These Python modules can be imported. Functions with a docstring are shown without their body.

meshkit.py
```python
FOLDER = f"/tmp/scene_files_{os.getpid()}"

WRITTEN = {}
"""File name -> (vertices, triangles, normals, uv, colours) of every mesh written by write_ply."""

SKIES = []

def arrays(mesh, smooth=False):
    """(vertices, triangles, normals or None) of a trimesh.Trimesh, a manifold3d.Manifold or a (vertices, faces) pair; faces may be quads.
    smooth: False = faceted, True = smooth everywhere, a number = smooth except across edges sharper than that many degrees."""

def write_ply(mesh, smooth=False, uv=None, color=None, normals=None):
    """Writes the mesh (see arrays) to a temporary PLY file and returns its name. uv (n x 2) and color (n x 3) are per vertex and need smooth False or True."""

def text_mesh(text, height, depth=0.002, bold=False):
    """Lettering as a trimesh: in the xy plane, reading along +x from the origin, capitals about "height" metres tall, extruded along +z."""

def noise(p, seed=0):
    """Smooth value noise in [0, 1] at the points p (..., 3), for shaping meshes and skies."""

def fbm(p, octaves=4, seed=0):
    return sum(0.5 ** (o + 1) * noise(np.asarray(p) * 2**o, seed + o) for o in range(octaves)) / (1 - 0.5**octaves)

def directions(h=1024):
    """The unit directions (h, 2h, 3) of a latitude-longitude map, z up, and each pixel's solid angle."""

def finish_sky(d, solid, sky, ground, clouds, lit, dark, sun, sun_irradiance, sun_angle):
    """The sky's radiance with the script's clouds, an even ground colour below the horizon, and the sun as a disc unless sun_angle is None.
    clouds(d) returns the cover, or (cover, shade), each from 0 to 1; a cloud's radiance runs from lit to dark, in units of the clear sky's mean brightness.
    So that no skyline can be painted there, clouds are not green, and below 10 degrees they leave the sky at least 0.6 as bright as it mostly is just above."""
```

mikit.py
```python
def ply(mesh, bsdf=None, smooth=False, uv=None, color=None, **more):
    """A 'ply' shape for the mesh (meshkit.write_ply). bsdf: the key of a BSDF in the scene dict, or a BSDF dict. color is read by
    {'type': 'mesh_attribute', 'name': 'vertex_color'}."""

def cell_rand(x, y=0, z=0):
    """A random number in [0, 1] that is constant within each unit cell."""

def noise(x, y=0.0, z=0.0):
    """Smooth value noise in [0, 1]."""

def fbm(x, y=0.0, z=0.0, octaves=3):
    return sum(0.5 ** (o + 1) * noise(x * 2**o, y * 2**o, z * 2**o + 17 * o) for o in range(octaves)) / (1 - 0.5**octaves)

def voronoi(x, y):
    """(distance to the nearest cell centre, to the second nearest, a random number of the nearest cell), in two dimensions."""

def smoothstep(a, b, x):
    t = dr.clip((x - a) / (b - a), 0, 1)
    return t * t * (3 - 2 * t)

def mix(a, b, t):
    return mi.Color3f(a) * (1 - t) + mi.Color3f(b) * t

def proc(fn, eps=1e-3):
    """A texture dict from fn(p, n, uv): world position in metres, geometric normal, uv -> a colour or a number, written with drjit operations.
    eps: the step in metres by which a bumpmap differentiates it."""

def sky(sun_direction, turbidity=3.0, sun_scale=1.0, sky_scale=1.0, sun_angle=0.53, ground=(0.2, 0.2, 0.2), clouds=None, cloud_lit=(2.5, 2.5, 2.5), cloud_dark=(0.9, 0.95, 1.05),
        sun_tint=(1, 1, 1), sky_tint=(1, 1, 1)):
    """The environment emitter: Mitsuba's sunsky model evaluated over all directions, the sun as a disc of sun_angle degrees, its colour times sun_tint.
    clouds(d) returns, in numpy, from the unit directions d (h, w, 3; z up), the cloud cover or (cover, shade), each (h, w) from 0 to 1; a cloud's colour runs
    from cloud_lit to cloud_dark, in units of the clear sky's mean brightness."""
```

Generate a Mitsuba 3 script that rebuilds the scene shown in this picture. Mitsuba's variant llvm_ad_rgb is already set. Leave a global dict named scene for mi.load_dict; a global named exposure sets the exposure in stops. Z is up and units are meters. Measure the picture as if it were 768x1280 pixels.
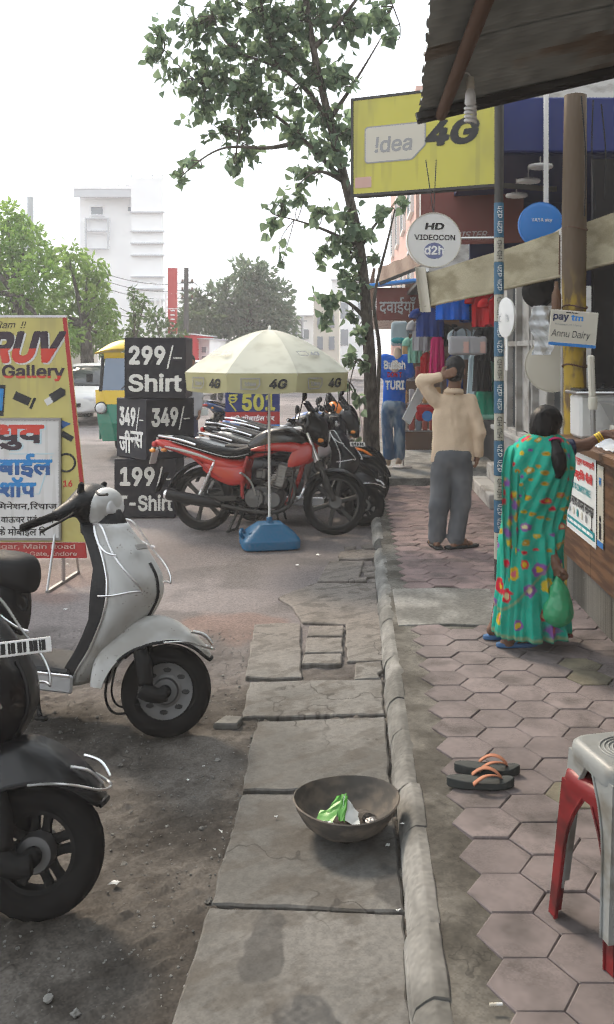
import math, glob, random
import numpy as np
import trimesh
import mitsuba as mi
import mikit, meshkit
import manifold3d as m3
import shapely
from shapely import affinity
from shapely.geometry import Polygon
from mikit import proc, noise, fbm, voronoi, cell_rand, smoothstep, mix
import drjit as dr

T = mi.ScalarTransform4f
scene, labels = {}, {}
random.seed(7)
RNG = np.random.default_rng(7)
PI = math.pi

# ------------------------------------------------------------------ camera, sky, exposure
EYE, FOC = 1.72, 1190.0
scene['haze_air'] = {'type': 'homogeneous', 'albedo': 0.99, 'sigma_t': 0.0035}
scene['camera'] = {'type': 'perspective', 'fov': math.degrees(2 * math.atan(384 / FOC)), 'fov_axis': 'x',
                   'principal_point_offset_x': -(440 - 384) / 768, 'principal_point_offset_y': -(440 - 640) / 1280,
                   'to_world': T().look_at(origin=[0, 0, EYE], target=[0, 10, EYE], up=[0, 0, 1]),
                   'near_clip': 0.05, 'far_clip': 3000.0, 'medium': {'type': 'ref', 'id': 'haze_air'}}
scene['sky'] = mikit.sky([-0.42, 0.62, 0.66], turbidity=4, sun_scale=0.5, sun_angle=12, clouds=lambda d: 1.0,
                         cloud_lit=(2.35, 2.5, 2.65), ground=(0.18, 0.17, 0.16), sun_tint=(0.94, 0.97, 1.04))
exposure = 2.75


# ------------------------------------------------------------------ helpers
def at(px, py, Y):
    """The point at depth Y (metres in front of the viewpoint) that a surveyed pixel shows."""
    return np.array([(px - 440) / FOC * Y, Y, EYE - (py - 440) / FOC * Y])


def gp(px, py, z=0.0):
    """The ground point at height z that a surveyed pixel shows."""
    Y = (EYE - z) * FOC / (py - 440)
    return np.array([(px - 440) / FOC * Y, Y, z])


def num(name):
    if name not in labels and name not in scene and not any(k.startswith(name + '__') for k in (name,)) and name not in USED:
        USED.add(name)
        return name
    i = 1
    while f'{name}_{i:03d}' in USED:
        i += 1
    USED.add(f'{name}_{i:03d}')
    return f'{name}_{i:03d}'


USED = set()


class Kit:
    """A thing as a list of parts; place() adds it to the scene, as often as wanted."""

    def __init__(self):
        self.items, self.names = [], set()

    def add(self, path, mesh, mat, smooth=35, color=None):
        p, i = path, 0
        while p in self.names:
            i += 1
            p = f'{path}_{i:03d}'
        self.names.add(p)
        self.items.append((p, mikit.ply(mesh, None, smooth, color=color), mat))
        return p

    def place(self, name, label=None, cat=None, group=None, kind=None, M=None, swap=None, skip=(), plabels=None):
        key = num(name)
        for p, d, mat in self.items:
            if p.split('__')[0].rstrip('_0123456789') in skip or p.split('__')[0] in skip:
                continue
            e = dict(d)
            mt = (swap or {}).get(mat, mat)
            e['bsdf'] = {'type': 'ref', 'id': mt}
            if M is not None:
                e['to_world'] = M
            scene[key + ('__' + p if p else '')] = e
        L = {}
        if label:
            L['label'] = label
        if cat:
            L['category'] = cat
        if group:
            L['group'] = group
        if kind:
            L['kind'] = kind
        labels[key] = L
        for p, t in (plabels or {}).items():
            labels[key + '__' + p] = {'label': t}
        return key


def single(name, mesh, mat, label=None, cat=None, group=None, kind=None, smooth=35, color=None, M=None):
    k = Kit()
    k.add('', mesh, mat, smooth, color)
    return k.place(name, label, cat, group, kind, M)


def mk(v, f):
    v, f = np.asarray(v, float), np.asarray(f, int)
    if f.shape[1] == 4:
        f = np.vstack([f[:, [0, 1, 2]], f[:, [0, 2, 3]]])
    return trimesh.Trimesh(v, f, process=False)


def cat(*ms):
    ms = [m for m in (ms[0] if len(ms) == 1 and isinstance(ms[0], (list, tuple)) else ms)]
    vs, fs, o = [], [], 0
    for m in ms:
        vs.append(np.asarray(m.vertices))
        fs.append(np.asarray(m.faces) + o)
        o += len(m.vertices)
    return mk(np.vstack(vs), np.vstack(fs))


def rot(axis, deg):
    return trimesh.transformations.rotation_matrix(math.radians(deg), axis)[:3, :3]


def tf(m, loc=(0, 0, 0), rz=0, rx=0, ry=0, s=1.0, R=None):
    v = np.asarray(m.vertices) * s
    A = np.eye(3)
    if rx: A = rot([1, 0, 0], rx) @ A
    if ry: A = rot([0, 1, 0], ry) @ A
    if rz: A = rot([0, 0, 1], rz) @ A
    if R is not None: A = np.asarray(R)
    f = np.asarray(m.faces)
    if np.linalg.det(A) * np.prod(np.broadcast_to(s, 3)) < 0: f = f[:, ::-1]
    return mk(v @ A.T + np.asarray(loc, float), f)


def box(sx, sy, sz, c=(0, 0, 0), b=0.0):
    h = np.array([sx, sy, sz]) / 2
    b = min(b, h.min() * 0.9)
    if b <= 0:
        m = trimesh.creation.box((sx, sy, sz))
        return mk(np.asarray(m.vertices) + np.asarray(c), m.faces)
    pts = []
    for s in np.ndindex(2, 2, 2):
        sg = np.array(s) * 2 - 1
        for k in range(3):
            q = h - b
            q = q.copy(); q[k] = h[k]
            pts.append(sg * q)
    m = trimesh.convex.convex_hull(np.array(pts))
    return mk(np.asarray(m.vertices) + np.asarray(c), m.faces)


def bar(p0, p1, w, h, up=(0, 0, 1), b=0.0):
    """A beam from p0 to p1, w across and h along 'up'."""
    p0, p1 = np.asarray(p0, float), np.asarray(p1, float)
    y = p1 - p0
    L = np.linalg.norm(y)
    y /= L
    if np.linalg.norm(np.cross(y, up)) < 1e-6: up = (0, 1, 0)
    x = np.cross(y, up); x /= np.linalg.norm(x)
    z = np.cross(x, y)
    return tf(box(w, L, h, b=b), (p0 + p1) / 2, R=np.stack([x, y, z], 1))


def rings(R, closed=False, caps=True):
    """A skin over rings (k, n, 3)."""
    R = np.asarray(R, float)
    k, n = R.shape[:2]
    v = R.reshape(-1, 3)
    f = []
    j = np.arange(n)
    for i in range(k if closed else k - 1):
        a, b = i * n, ((i + 1) % k) * n
        f.append(np.stack([a + j, a + (j + 1) % n, b + (j + 1) % n, b + j], 1))
    f = np.vstack(f)
    f = np.vstack([f[:, [0, 1, 2]], f[:, [0, 2, 3]]])
    if caps and not closed:
        v = np.vstack([v, R[0].mean(0), R[-1].mean(0)])
        c0, c1, L = len(v) - 2, len(v) - 1, (k - 1) * n
        f = np.vstack([f, np.stack([(j + 1) % n, j, j * 0 + c0], 1), np.stack([L + j, L + (j + 1) % n, j * 0 + c1], 1)])
    m = mk(v, f)
    if not closed and caps and m.volume < 0:
        m = mk(v, f[:, ::-1])
    return m


def spline(P, n=24, closed=False):
    from scipy.interpolate import CubicSpline
    P = np.asarray(P, float)
    if closed:
        P = np.vstack([P, P[:1]])
    d = np.r_[0, np.cumsum(np.linalg.norm(np.diff(P, axis=0), axis=1) ** 0.6)]
    cs = CubicSpline(d, P, bc_type='periodic' if closed else 'natural')
    t = np.linspace(0, d[-1], n + 1 if closed else n)
    return cs(t[:-1] if closed else t)


def tube(P, r, n=8, closed=False, flat=1.0):
    P = np.asarray(P, float)
    k = len(P)
    r = np.broadcast_to(np.asarray(r, float), (k,))
    t = (np.roll(P, -1, 0) - np.roll(P, 1, 0)) if closed else np.gradient(P, axis=0)
    t /= np.linalg.norm(t, axis=1, keepdims=True) + 1e-12
    a = np.cross(t[0], [0, 0, 1] if abs(t[0][2]) < 0.9 else [1, 0, 0])
    R = []
    for i in range(k):
        a = a - t[i] * np.dot(a, t[i]); a /= np.linalg.norm(a)
        b = np.cross(t[i], a)
        th = np.arange(n) * 2 * PI / n
        R.append(P[i] + r[i] * (np.cos(th)[:, None] * a + flat * np.sin(th)[:, None] * b))
    m = rings(R, closed)
    if closed and m.volume < 0:
        m = mk(m.vertices, m.faces[:, ::-1])
    return m


def stube(P, r, k=24, n=8, closed=False):
    if not np.isscalar(r):
        r = np.interp(np.linspace(0, 1, k), np.linspace(0, 1, len(r)), r)
    return tube(spline(P, k, closed), r, n, closed)


def lathe(prof, n=24, axis='z', c=(0, 0, 0)):
    """Profile of (r, z) turned about an axis."""
    p = np.asarray(prof, float)
    th = np.arange(n) * 2 * PI / n
    R = np.stack([np.stack([p[i, 0] * np.cos(th), p[i, 0] * np.sin(th), th * 0 + p[i, 1]], 1) for i in range(len(p))])
    m = rings(R[:-1], True) if np.allclose(p[0], p[-1]) else rings(R)
    if m.volume < 0: m = mk(m.vertices, m.faces[:, ::-1])
    v = np.asarray(m.vertices)
    f = m.faces
    if axis == 'y':
        v = v[:, [0, 2, 1]]; f = f[:, ::-1]
    if axis == 'x':
        v = v[:, [2, 0, 1]]
    return mk(v + np.asarray(c), f)


def torus(R, r, c=(0, 0, 0), axis='y', n=40, k=12, flat=1.0):
    th = np.arange(n) * 2 * PI / n
    P = np.stack([np.cos(th) * R, th * 0, np.sin(th) * R], 1)
    a = np.arange(k) * 2 * PI / k
    RR = np.stack([np.stack([(R + r * np.cos(a)) * np.cos(t), r * flat * np.sin(a), (R + r * np.cos(a)) * np.sin(t)], 1) for t in th])
    m = rings(RR, closed=True)
    if m.volume < 0: m = mk(m.vertices, m.faces[:, ::-1])
    v = np.asarray(m.vertices)
    f = m.faces
    if axis == 'z': v = v[:, [0, 2, 1]]; f = f[:, ::-1]
    return mk(v + np.asarray(c), f)


def loft(secs, n=24, sub=4):
    """A body along x: sections (x, z, half width, half height, exponent), smoothly joined."""
    S = np.asarray(secs, float)
    if sub > 1:
        from scipy.interpolate import PchipInterpolator
        t = np.arange(len(S))
        S = PchipInterpolator(t, S)(np.linspace(0, len(S) - 1, (len(S) - 1) * sub + 1))
    th = np.arange(n) * 2 * PI / n + PI / n
    R = []
    for x, z, w, h, e in S[:, :5]:
        c, s = np.cos(th), np.sin(th)
        R.append(np.stack([th * 0 + x, w * np.sign(c) * np.abs(c) ** (2 / e), z + h * np.sign(s) * np.abs(s) ** (2 / e)], 1))
    return rings(R)


def prism(poly, z0, z1, b=0.0):
    """A polygon (n, 2) as a slab from z0 to z1 with a chamfered upper edge."""
    p = np.asarray(poly, float)
    if Polygon(p).area < 0 or not Polygon(p).exterior.is_ccw: p = p[::-1]
    z = lambda q, h: np.c_[q, np.full(len(q), h)]
    if b > 0:
        nx = np.roll(p, -1, 0) - p
        nx /= np.linalg.norm(nx, axis=1, keepdims=True)
        pv = np.roll(nx, 1, 0)
        inn = np.stack([-(nx + pv)[:, 1], (nx + pv)[:, 0]], 1)
        inn /= np.linalg.norm(inn, axis=1, keepdims=True)
        q = p + inn * b * 1.2
        R = [z(p, z0), z(p, z1 - b), z(q, z1)]
    else:
        q = p
        R = [z(p, z0), z(p, z1)]
    n = len(p)
    v = np.vstack(R)
    f = []
    j = np.arange(n)
    for i in range(len(R) - 1):
        a = i * n
        f.append(np.stack([a + j, a + (j + 1) % n, a + n + (j + 1) % n], 1)); f.append(np.stack([a + j, a + n + (j + 1) % n, a + n + j], 1))
    tv, tfc = trimesh.creation.triangulate_polygon(Polygon(q), engine='earcut')
    if len(tv) == n and np.allclose(tv, q):
        top = np.asarray(tfc)
    else:
        from scipy.spatial import cKDTree
        top = cKDTree(q).query(tv)[1][np.asarray(tfc)]
    a, bq, cq = (q[top[:, i]] for i in range(3))
    fl = ((bq - a)[:, 0] * (cq - a)[:, 1] - (bq - a)[:, 1] * (cq - a)[:, 0]) < 0
    top = np.where(fl[:, None], top[:, ::-1], top)
    f.append(top + (len(R) - 1) * n); f.append(top[:, ::-1])
    return mk(v, np.vstack(f))


def plate(poly, t):
    """A shapely polygon as a plate, thickness along z (z from 0 to t)."""
    gs = list(getattr(poly, 'geoms', [poly]))
    return cat([mk(m.vertices, m.faces) for m in (trimesh.creation.extrude_polygon(g, t, engine='earcut') for g in gs if g.area > 1e-9)])


FONTS = {'L': 'Inter.woff2', 'D': 'NotoSansDevanagari-Regular.woff2', 'S': 'NotoSansDevanagari-Regular.woff2'}
_TX = {}


def text_shape(s, font='L', stroke=0, size=80):
    from PIL import Image, ImageDraw, ImageFont
    k = (s, font, stroke, size)
    if k in _TX: return _TX[k]
    ft = ImageFont.truetype(glob.glob('/opt/blender-*/*/datafiles/fonts/' + FONTS[font])[0], size)
    x0, y0, x1, y1 = ft.getbbox(s, anchor='ls', stroke_width=stroke)
    im = Image.new('L', (int(x1 - x0 + 12), int(y1 - y0 + 12)))
    ImageDraw.Draw(im).text((6 - x0, 6 - y0), s, 255, font=ft, anchor='ls', stroke_width=stroke)
    on = np.pad(np.asarray(im) > 127, ((0, 0), (1, 1))).astype(np.int8)
    rows, st = np.nonzero(np.diff(on, axis=1) == 1)
    en = np.nonzero(np.diff(on, axis=1) == -1)[1]
    g = shapely.union_all(shapely.box(st, -rows - 1, en, -rows)).buffer(0.6).buffer(-0.6).simplify(0.6)
    _TX[k] = g
    return g


def text(s, w=None, h=None, font='L', stroke=0, t=0.0015, skew=0.0, size=80):
    """Lettering in the xy plane, centred, w wide and h tall (either may be left out), t thick along +z."""
    g = text_shape(s, font, stroke, size)
    x0, y0, x1, y1 = g.bounds
    sx = w / (x1 - x0) if w else h / (y1 - y0)
    sy = h / (y1 - y0) if h else sx
    g = affinity.affine_transform(g, [sx, skew * sy, 0, sy, -sx * (x0 + x1) / 2 - skew * sy * (y0 + y1) / 2, -sy * (y0 + y1) / 2])
    return plate(g, t)


def stand(m, loc, rz=0, tilt=0, roll=0):
    """Takes a thing drawn in the xy plane (facing +z) and stands it upright facing the viewer (-y), turned by rz and leant back by tilt."""
    A = rot([0, 0, 1], rz) @ rot([1, 0, 0], -tilt) @ rot([0, 1, 0], roll) @ rot([1, 0, 0], 90)
    return tf(m, loc, R=A)


# signed-distance modelling for soft bodies
def rc(a, b, ra, rb=None):
    a, b = np.asarray(a, float), np.asarray(b, float)
    rb = ra if rb is None else rb

    def f(p):
        ba = b - a
        t = np.clip(((p - a) @ ba) / max(ba @ ba, 1e-9), 0, 1)
        return np.linalg.norm(p - a - t[..., None] * ba, axis=-1) - (ra + (rb - ra) * t)
    return f


def el(c, r, R=None):
    c, r = np.asarray(c, float), np.asarray(r, float)

    def f(p):
        q = p - c
        if R is not None: q = q @ R
        k0 = np.linalg.norm(q / r, axis=-1)
        k1 = np.linalg.norm(q / r ** 2, axis=-1)
        return k0 * (k0 - 1) / np.maximum(k1, 1e-9)
    return f


def rb(c, h, r, R=None):
    c, h = np.asarray(c, float), np.asarray(h, float)

    def f(p):
        q = p - c
        if R is not None: q = q @ R
        q = np.abs(q) - (h - r)
        return np.linalg.norm(np.maximum(q, 0), axis=-1) + np.minimum(q.max(-1), 0) - r
    return f


def union(fs, k=0.03):
    def f(p):
        d = fs[0](p)
        for g in fs[1:]:
            e = g(p)
            h = np.maximum(k - np.abs(d - e), 0) / k
            d = np.minimum(d, e) - h * h * k * 0.25
        return d
    return f


def nets(fn, lo, hi, h):
    """Surface nets of fn(p) = 0 (negative inside)."""
    ax = [np.arange(lo[i], hi[i] + h, h) for i in range(3)]
    P = np.stack(np.meshgrid(*ax, indexing='ij'), -1)
    if P.size < 400000:
        V = fn(P)
    else:                                             # only near the surface
        q = 4
        cV = fn(P[::q, ::q, ::q])
        up = np.repeat(np.repeat(np.repeat(cV, q, 0), q, 1), q, 2)[:P.shape[0], :P.shape[1], :P.shape[2]]
        V = np.where(up < 0, -1.0, 1.0)
        near = np.abs(up) < h * q * 2.2
        V[near] = fn(P[near])
    n = V.shape
    S = V < 0
    c = np.zeros((n[0] - 1, n[1] - 1, n[2] - 1), np.int8)
    for o in np.ndindex(2, 2, 2):
        c += S[o[0]:n[0] - 1 + o[0], o[1]:n[1] - 1 + o[1], o[2]:n[2] - 1 + o[2]]
    mixed = (c > 0) & (c < 8)
    idx = np.argwhere(mixed)
    acc, cnt = np.zeros((len(idx), 3)), np.zeros(len(idx))
    cor = list(np.ndindex(2, 2, 2))
    for a in cor:
        for ax_ in range(3):
            if a[ax_]: continue
            b = list(a); b[ax_] = 1
            va = V[tuple((idx + a).T)]; vb = V[tuple((idx + b).T)]
            m = (va < 0) != (vb < 0)
            t = np.where(m, va / np.where(va == vb, 1, va - vb), 0)
            q = np.array(a, float)[None].repeat(len(idx), 0)
            q[:, ax_] += t
            acc[m] += q[m]; cnt[m] += 1
    vert = (idx + acc / cnt[:, None]) * h + np.array([x[0] for x in ax])
    ids = np.full(mixed.shape, -1)
    ids[tuple(idx.T)] = np.arange(len(idx))
    F = []
    for a in range(3):
        b, d = (a + 1) % 3, (a + 2) % 3
        sl0, sl1 = [slice(None)] * 3, [slice(None)] * 3
        sl0[a], sl1[a] = slice(0, -1), slice(1, None)
        s0, s1 = S[tuple(sl0)], S[tuple(sl1)]
        e = np.argwhere(s0 != s1)
        e = e[(e[:, b] > 0) & (e[:, d] > 0) & (e[:, b] < n[b] - 1) & (e[:, d] < n[d] - 1)]
        if not len(e): continue
        q = []
        for ob, od in ((1, 1), (0, 1), (0, 0), (1, 0)):
            w = e.copy(); w[:, b] -= ob; w[:, d] -= od
            q.append(ids[tuple(w.T)])
        q = np.stack(q, 1)
        ins = s0[tuple(e.T)]
        F.append(np.where(ins[:, None], q, q[:, ::-1]))
    F = np.vstack(F)
    m = mk(vert, F)
    if m.volume < 0: m = mk(m.vertices, m.faces[:, ::-1])
    return m


def vn(p, f=1.0, seed=0, o=3):
    return meshkit.fbm(np.asarray(p) * f, o, seed)


def grid(fn, us, vs):
    """A sheet of points fn(u, v) over two parameter lists."""
    U, W = np.meshgrid(us, vs, indexing='ij')
    P = fn(U, W)
    n, m = U.shape
    i, j = np.meshgrid(np.arange(n - 1), np.arange(m - 1), indexing='ij')
    q = np.stack([i * m + j, (i + 1) * m + j, (i + 1) * m + j + 1, i * m + j + 1], -1).reshape(-1, 4)
    return mk(np.stack(P, -1).reshape(-1, 3), q)


def thick(m, t):
    """A sheet given thickness t along its vertex normals, edges closed."""
    v, f = np.asarray(m.vertices), np.asarray(m.faces)
    n = meshkit.arrays(m, True)[2]
    e = np.sort(np.vstack([f[:, [0, 1]], f[:, [1, 2]], f[:, [2, 0]]]), 1)
    o = np.vstack([f[:, [0, 1]], f[:, [1, 2]], f[:, [2, 0]]])
    _, inv, cn = np.unique(e, axis=0, return_inverse=True, return_counts=True)
    bd = o[cn[inv.ravel()] == 1]
    N = len(v)
    side = np.vstack([np.stack([bd[:, 1], bd[:, 0], bd[:, 0] + N], 1), np.stack([bd[:, 1], bd[:, 0] + N, bd[:, 1] + N], 1)])
    return mk(np.vstack([v, v - n * t]), np.vstack([f, f[:, ::-1] + N, side]))


# ------------------------------------------------------------------ materials
def col(c):
    return {'type': 'rgb', 'value': [float(x) for x in c]} if not isinstance(c, dict) else c


def mat(name, c, rough=0.6, spec=0.5, metal=0.0, coat=0.0, sheen=0.0, two=False):
    b = {'type': 'principled', 'base_color': col(c), 'roughness': rough, 'specular': spec}
    if metal: b['metallic'] = metal
    if coat: b['clearcoat'] = coat; b['clearcoat_gloss'] = 0.9
    if sheen: b['sheen'] = sheen
    scene[name] = {'type': 'twosided', 'b': b}
    return name


def vmat(name, rough=0.7, spec=0.3, coat=0.0, two=True):
    return mat(name, {'type': 'mesh_attribute', 'name': 'vertex_color'}, rough, spec, coat=coat, two=two)


def bump(name, inner, fn, scale, eps=0.002):
    scene[name] = {'type': 'twosided', 'b': {'type': 'bumpmap', 'scale': scale, 'tex': proc(fn, eps), 'b': inner}}
    return name


def pm(name, fn, rough=0.8, spec=0.3, bfn=None, bscale=1.0, eps=0.002, metal=0.0):
    """A procedural material: colour fn, optional bump fn (metres)."""
    b = {'type': 'principled', 'base_color': proc(fn), 'roughness': rough if not callable(rough) else proc(rough), 'specular': spec, 'metallic': metal}
    if bfn is not None:
        b = {'type': 'bumpmap', 'scale': bscale, 'arbitrary': proc(bfn, eps), 'b': b}
    scene[name] = {'type': 'twosided', 'b': b}
    return name


def C3(a):
    return mi.Color3f(*[float(x) for x in a])


vmat('painted_vary', 0.65, 0.3)
vmat('stone_vary', 0.85, 0.25)
vmat('cloth_vary', 0.9, 0.1)
vmat('gloss_vary', 0.35, 0.5)
mat('rubber', (0.014, 0.0135, 0.013), 0.85, 0.12)
mat('black_plastic', (0.011, 0.011, 0.012), 0.5, 0.3)
mat('black_matt', (0.015, 0.0145, 0.014), 0.75, 0.2)
mat('black_gloss', (0.008, 0.008, 0.009), 0.3, 0.35, coat=0.25)
mat('seat_vinyl', (0.012, 0.0115, 0.012), 0.6, 0.25)
mat('chrome', (0.75, 0.75, 0.76), 0.18, metal=1.0)
mat('steel', (0.52, 0.52, 0.52), 0.35, metal=1.0)
mat('dull_steel', (0.32, 0.31, 0.3), 0.5, metal=1.0)
mat('engine_metal', (0.14, 0.14, 0.14), 0.5, metal=0.7)
mat('dark_metal', (0.06, 0.058, 0.055), 0.55, metal=0.6)
mat('red_paint', (0.46, 0.024, 0.015), 0.3, 0.5, coat=0.8)
mat('white_paint', (0.62, 0.62, 0.6), 0.35, 0.5, coat=0.6)
mat('silver_paint', (0.42, 0.43, 0.44), 0.35, 0.5, metal=0.4, coat=0.6)
mat('blue_paint', (0.03, 0.1, 0.3), 0.3, 0.5, coat=0.8)
mat('orange_paint', (0.75, 0.2, 0.02), 0.35, 0.5, coat=0.6)
mat('lens_red', (0.45, 0.01, 0.01), 0.2, 0.6, coat=1)
mat('lens_amber', (0.7, 0.25, 0.02), 0.25, 0.6, coat=1)
mat('lens_clear', (0.55, 0.56, 0.57), 0.12, 0.8, coat=1)
mat('text_white', (0.8, 0.8, 0.79), 0.6)
mat('text_black', (0.02, 0.02, 0.02), 0.6)
# ------------------------------------------------------------------ road, verge, flagstones, kerb, pavement
RZ, FZ = -0.10, -0.075


def road_col(p, n, uv):
    big = fbm(p.x * 0.35 + 3, p.y * 0.35, 0.0, 3)
    mid = fbm(p.x * 2.3, p.y * 2.3, 1.0, 3)
    fine = noise(p.x * 90, p.y * 90)
    base = mix(C3((0.136, 0.121, 0.119)), C3((0.207, 0.184, 0.180)), smoothstep(0.3, 0.7, big))
    base = mix(base, C3((0.090, 0.083, 0.080)), smoothstep(0.52, 0.75, mid) * 0.6)
    red = smoothstep(0.58, 0.7, fbm(p.x * 1.4 + 11, p.y * 1.1 + 5, 0.0, 3)) * smoothstep(9.5, 6.0, p.y) * smoothstep(4.5, 6.0, p.y)
    base = mix(base, C3((0.20, 0.125, 0.10)), red * 0.55)
    spk = noise(p.x * 210 + 3, p.y * 210)
    return base * (0.72 + 0.4 * fine + 0.18 * spk)


def road_bump(p, n, uv):
    return 0.004 * fbm(p.x * 25, p.y * 25, 0.0, 3) + 0.002 * noise(p.x * 120, p.y * 120)


pm('asphalt', road_col, 0.85, 0.3, road_bump, 1.0, 0.004)


def dirt_col(p, n, uv):
    a = fbm(p.x * 3.0, p.y * 3.0, 2.0, 4)
    b = fbm(p.x * 11, p.y * 11, 5.0, 3)
    c = noise(p.x * 70, p.y * 70, 3.0)
    d = mix(C3((0.054, 0.048, 0.042)), C3((0.118, 0.107, 0.096)), smoothstep(0.3, 0.7, a))
    d = mix(d, C3((0.038, 0.032, 0.027)), smoothstep(0.55, 0.72, b) * 0.45)
    d = mix(d, C3((0.17, 0.155, 0.135)), smoothstep(0.86, 0.96, c) * 0.2)
    d = d * (0.62 + 0.45 * noise(p.x * 150, p.y * 150) + 0.4 * fbm(p.x * 38, p.y * 38, 4.0, 3))
    ln = smoothstep(0.035, 0.0, dr.abs(fbm(p.x * 4.5, p.y * 4.5, 9.0, 3) - 0.5)) * smoothstep(0.5, 0.62, noise(p.x * 1.7, p.y * 1.7, 6.0))
    d = mix(d, C3((0.03, 0.025, 0.02)), ln * 0.5)
    far = smoothstep(4.7, 6.6, p.y + 1.2 * (a - 0.5)) 
    far = dr.maximum(far, smoothstep(-1.6, -2.6, p.x + (a - 0.5)) * smoothstep(3.0, 4.5, p.y))
    return mix(d, road_col(p, n, uv), far)


pm('dirt', dirt_col, 0.95, 0.15, lambda p, n, uv: 0.007 * fbm(p.x * 30, p.y * 30, 0.0, 4), 1.0, 0.003)

single('road', grid(lambda u, v: (u, v, u * 0 + RZ - 0.012), [-400, -40, -8, 0.235, 0.24], [-3, 4, 9, 20, 60, 300, 900]), 'asphalt', kind='structure', smooth=False)
single('ground', grid(lambda u, v: (u, v, u * 0 - 0.16), [0.2, 8, 400], [-40, 20, 900]), 'asphalt', kind='structure', smooth=False)


def verge(u, v):
    P = np.stack([u, v, u * 0], -1)
    w = np.clip((u + 4.3) / 0.6, 0, 1) * np.clip((9.5 - v) / 1.5, 0, 1)
    h = (vn(P, 3.0, 1) - 0.5) * 0.02 + (vn(P, 14.0, 2, 2) - 0.5) * 0.012 + np.maximum(vn(P, 40, 5, 2) - 0.62, 0) * 0.05
    far = np.clip((v - 4.8) / 1.5, 0, 1)
    return u, v, RZ + 0.002 + h * w * (1 - 0.8 * far) - (1 - w) * 0.012


single('dirt_verge', grid(verge, np.arange(-4.3, 0.2, 0.025), np.arange(1.4, 9.5, 0.025)), 'dirt', kind='structure', smooth=True)


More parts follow.
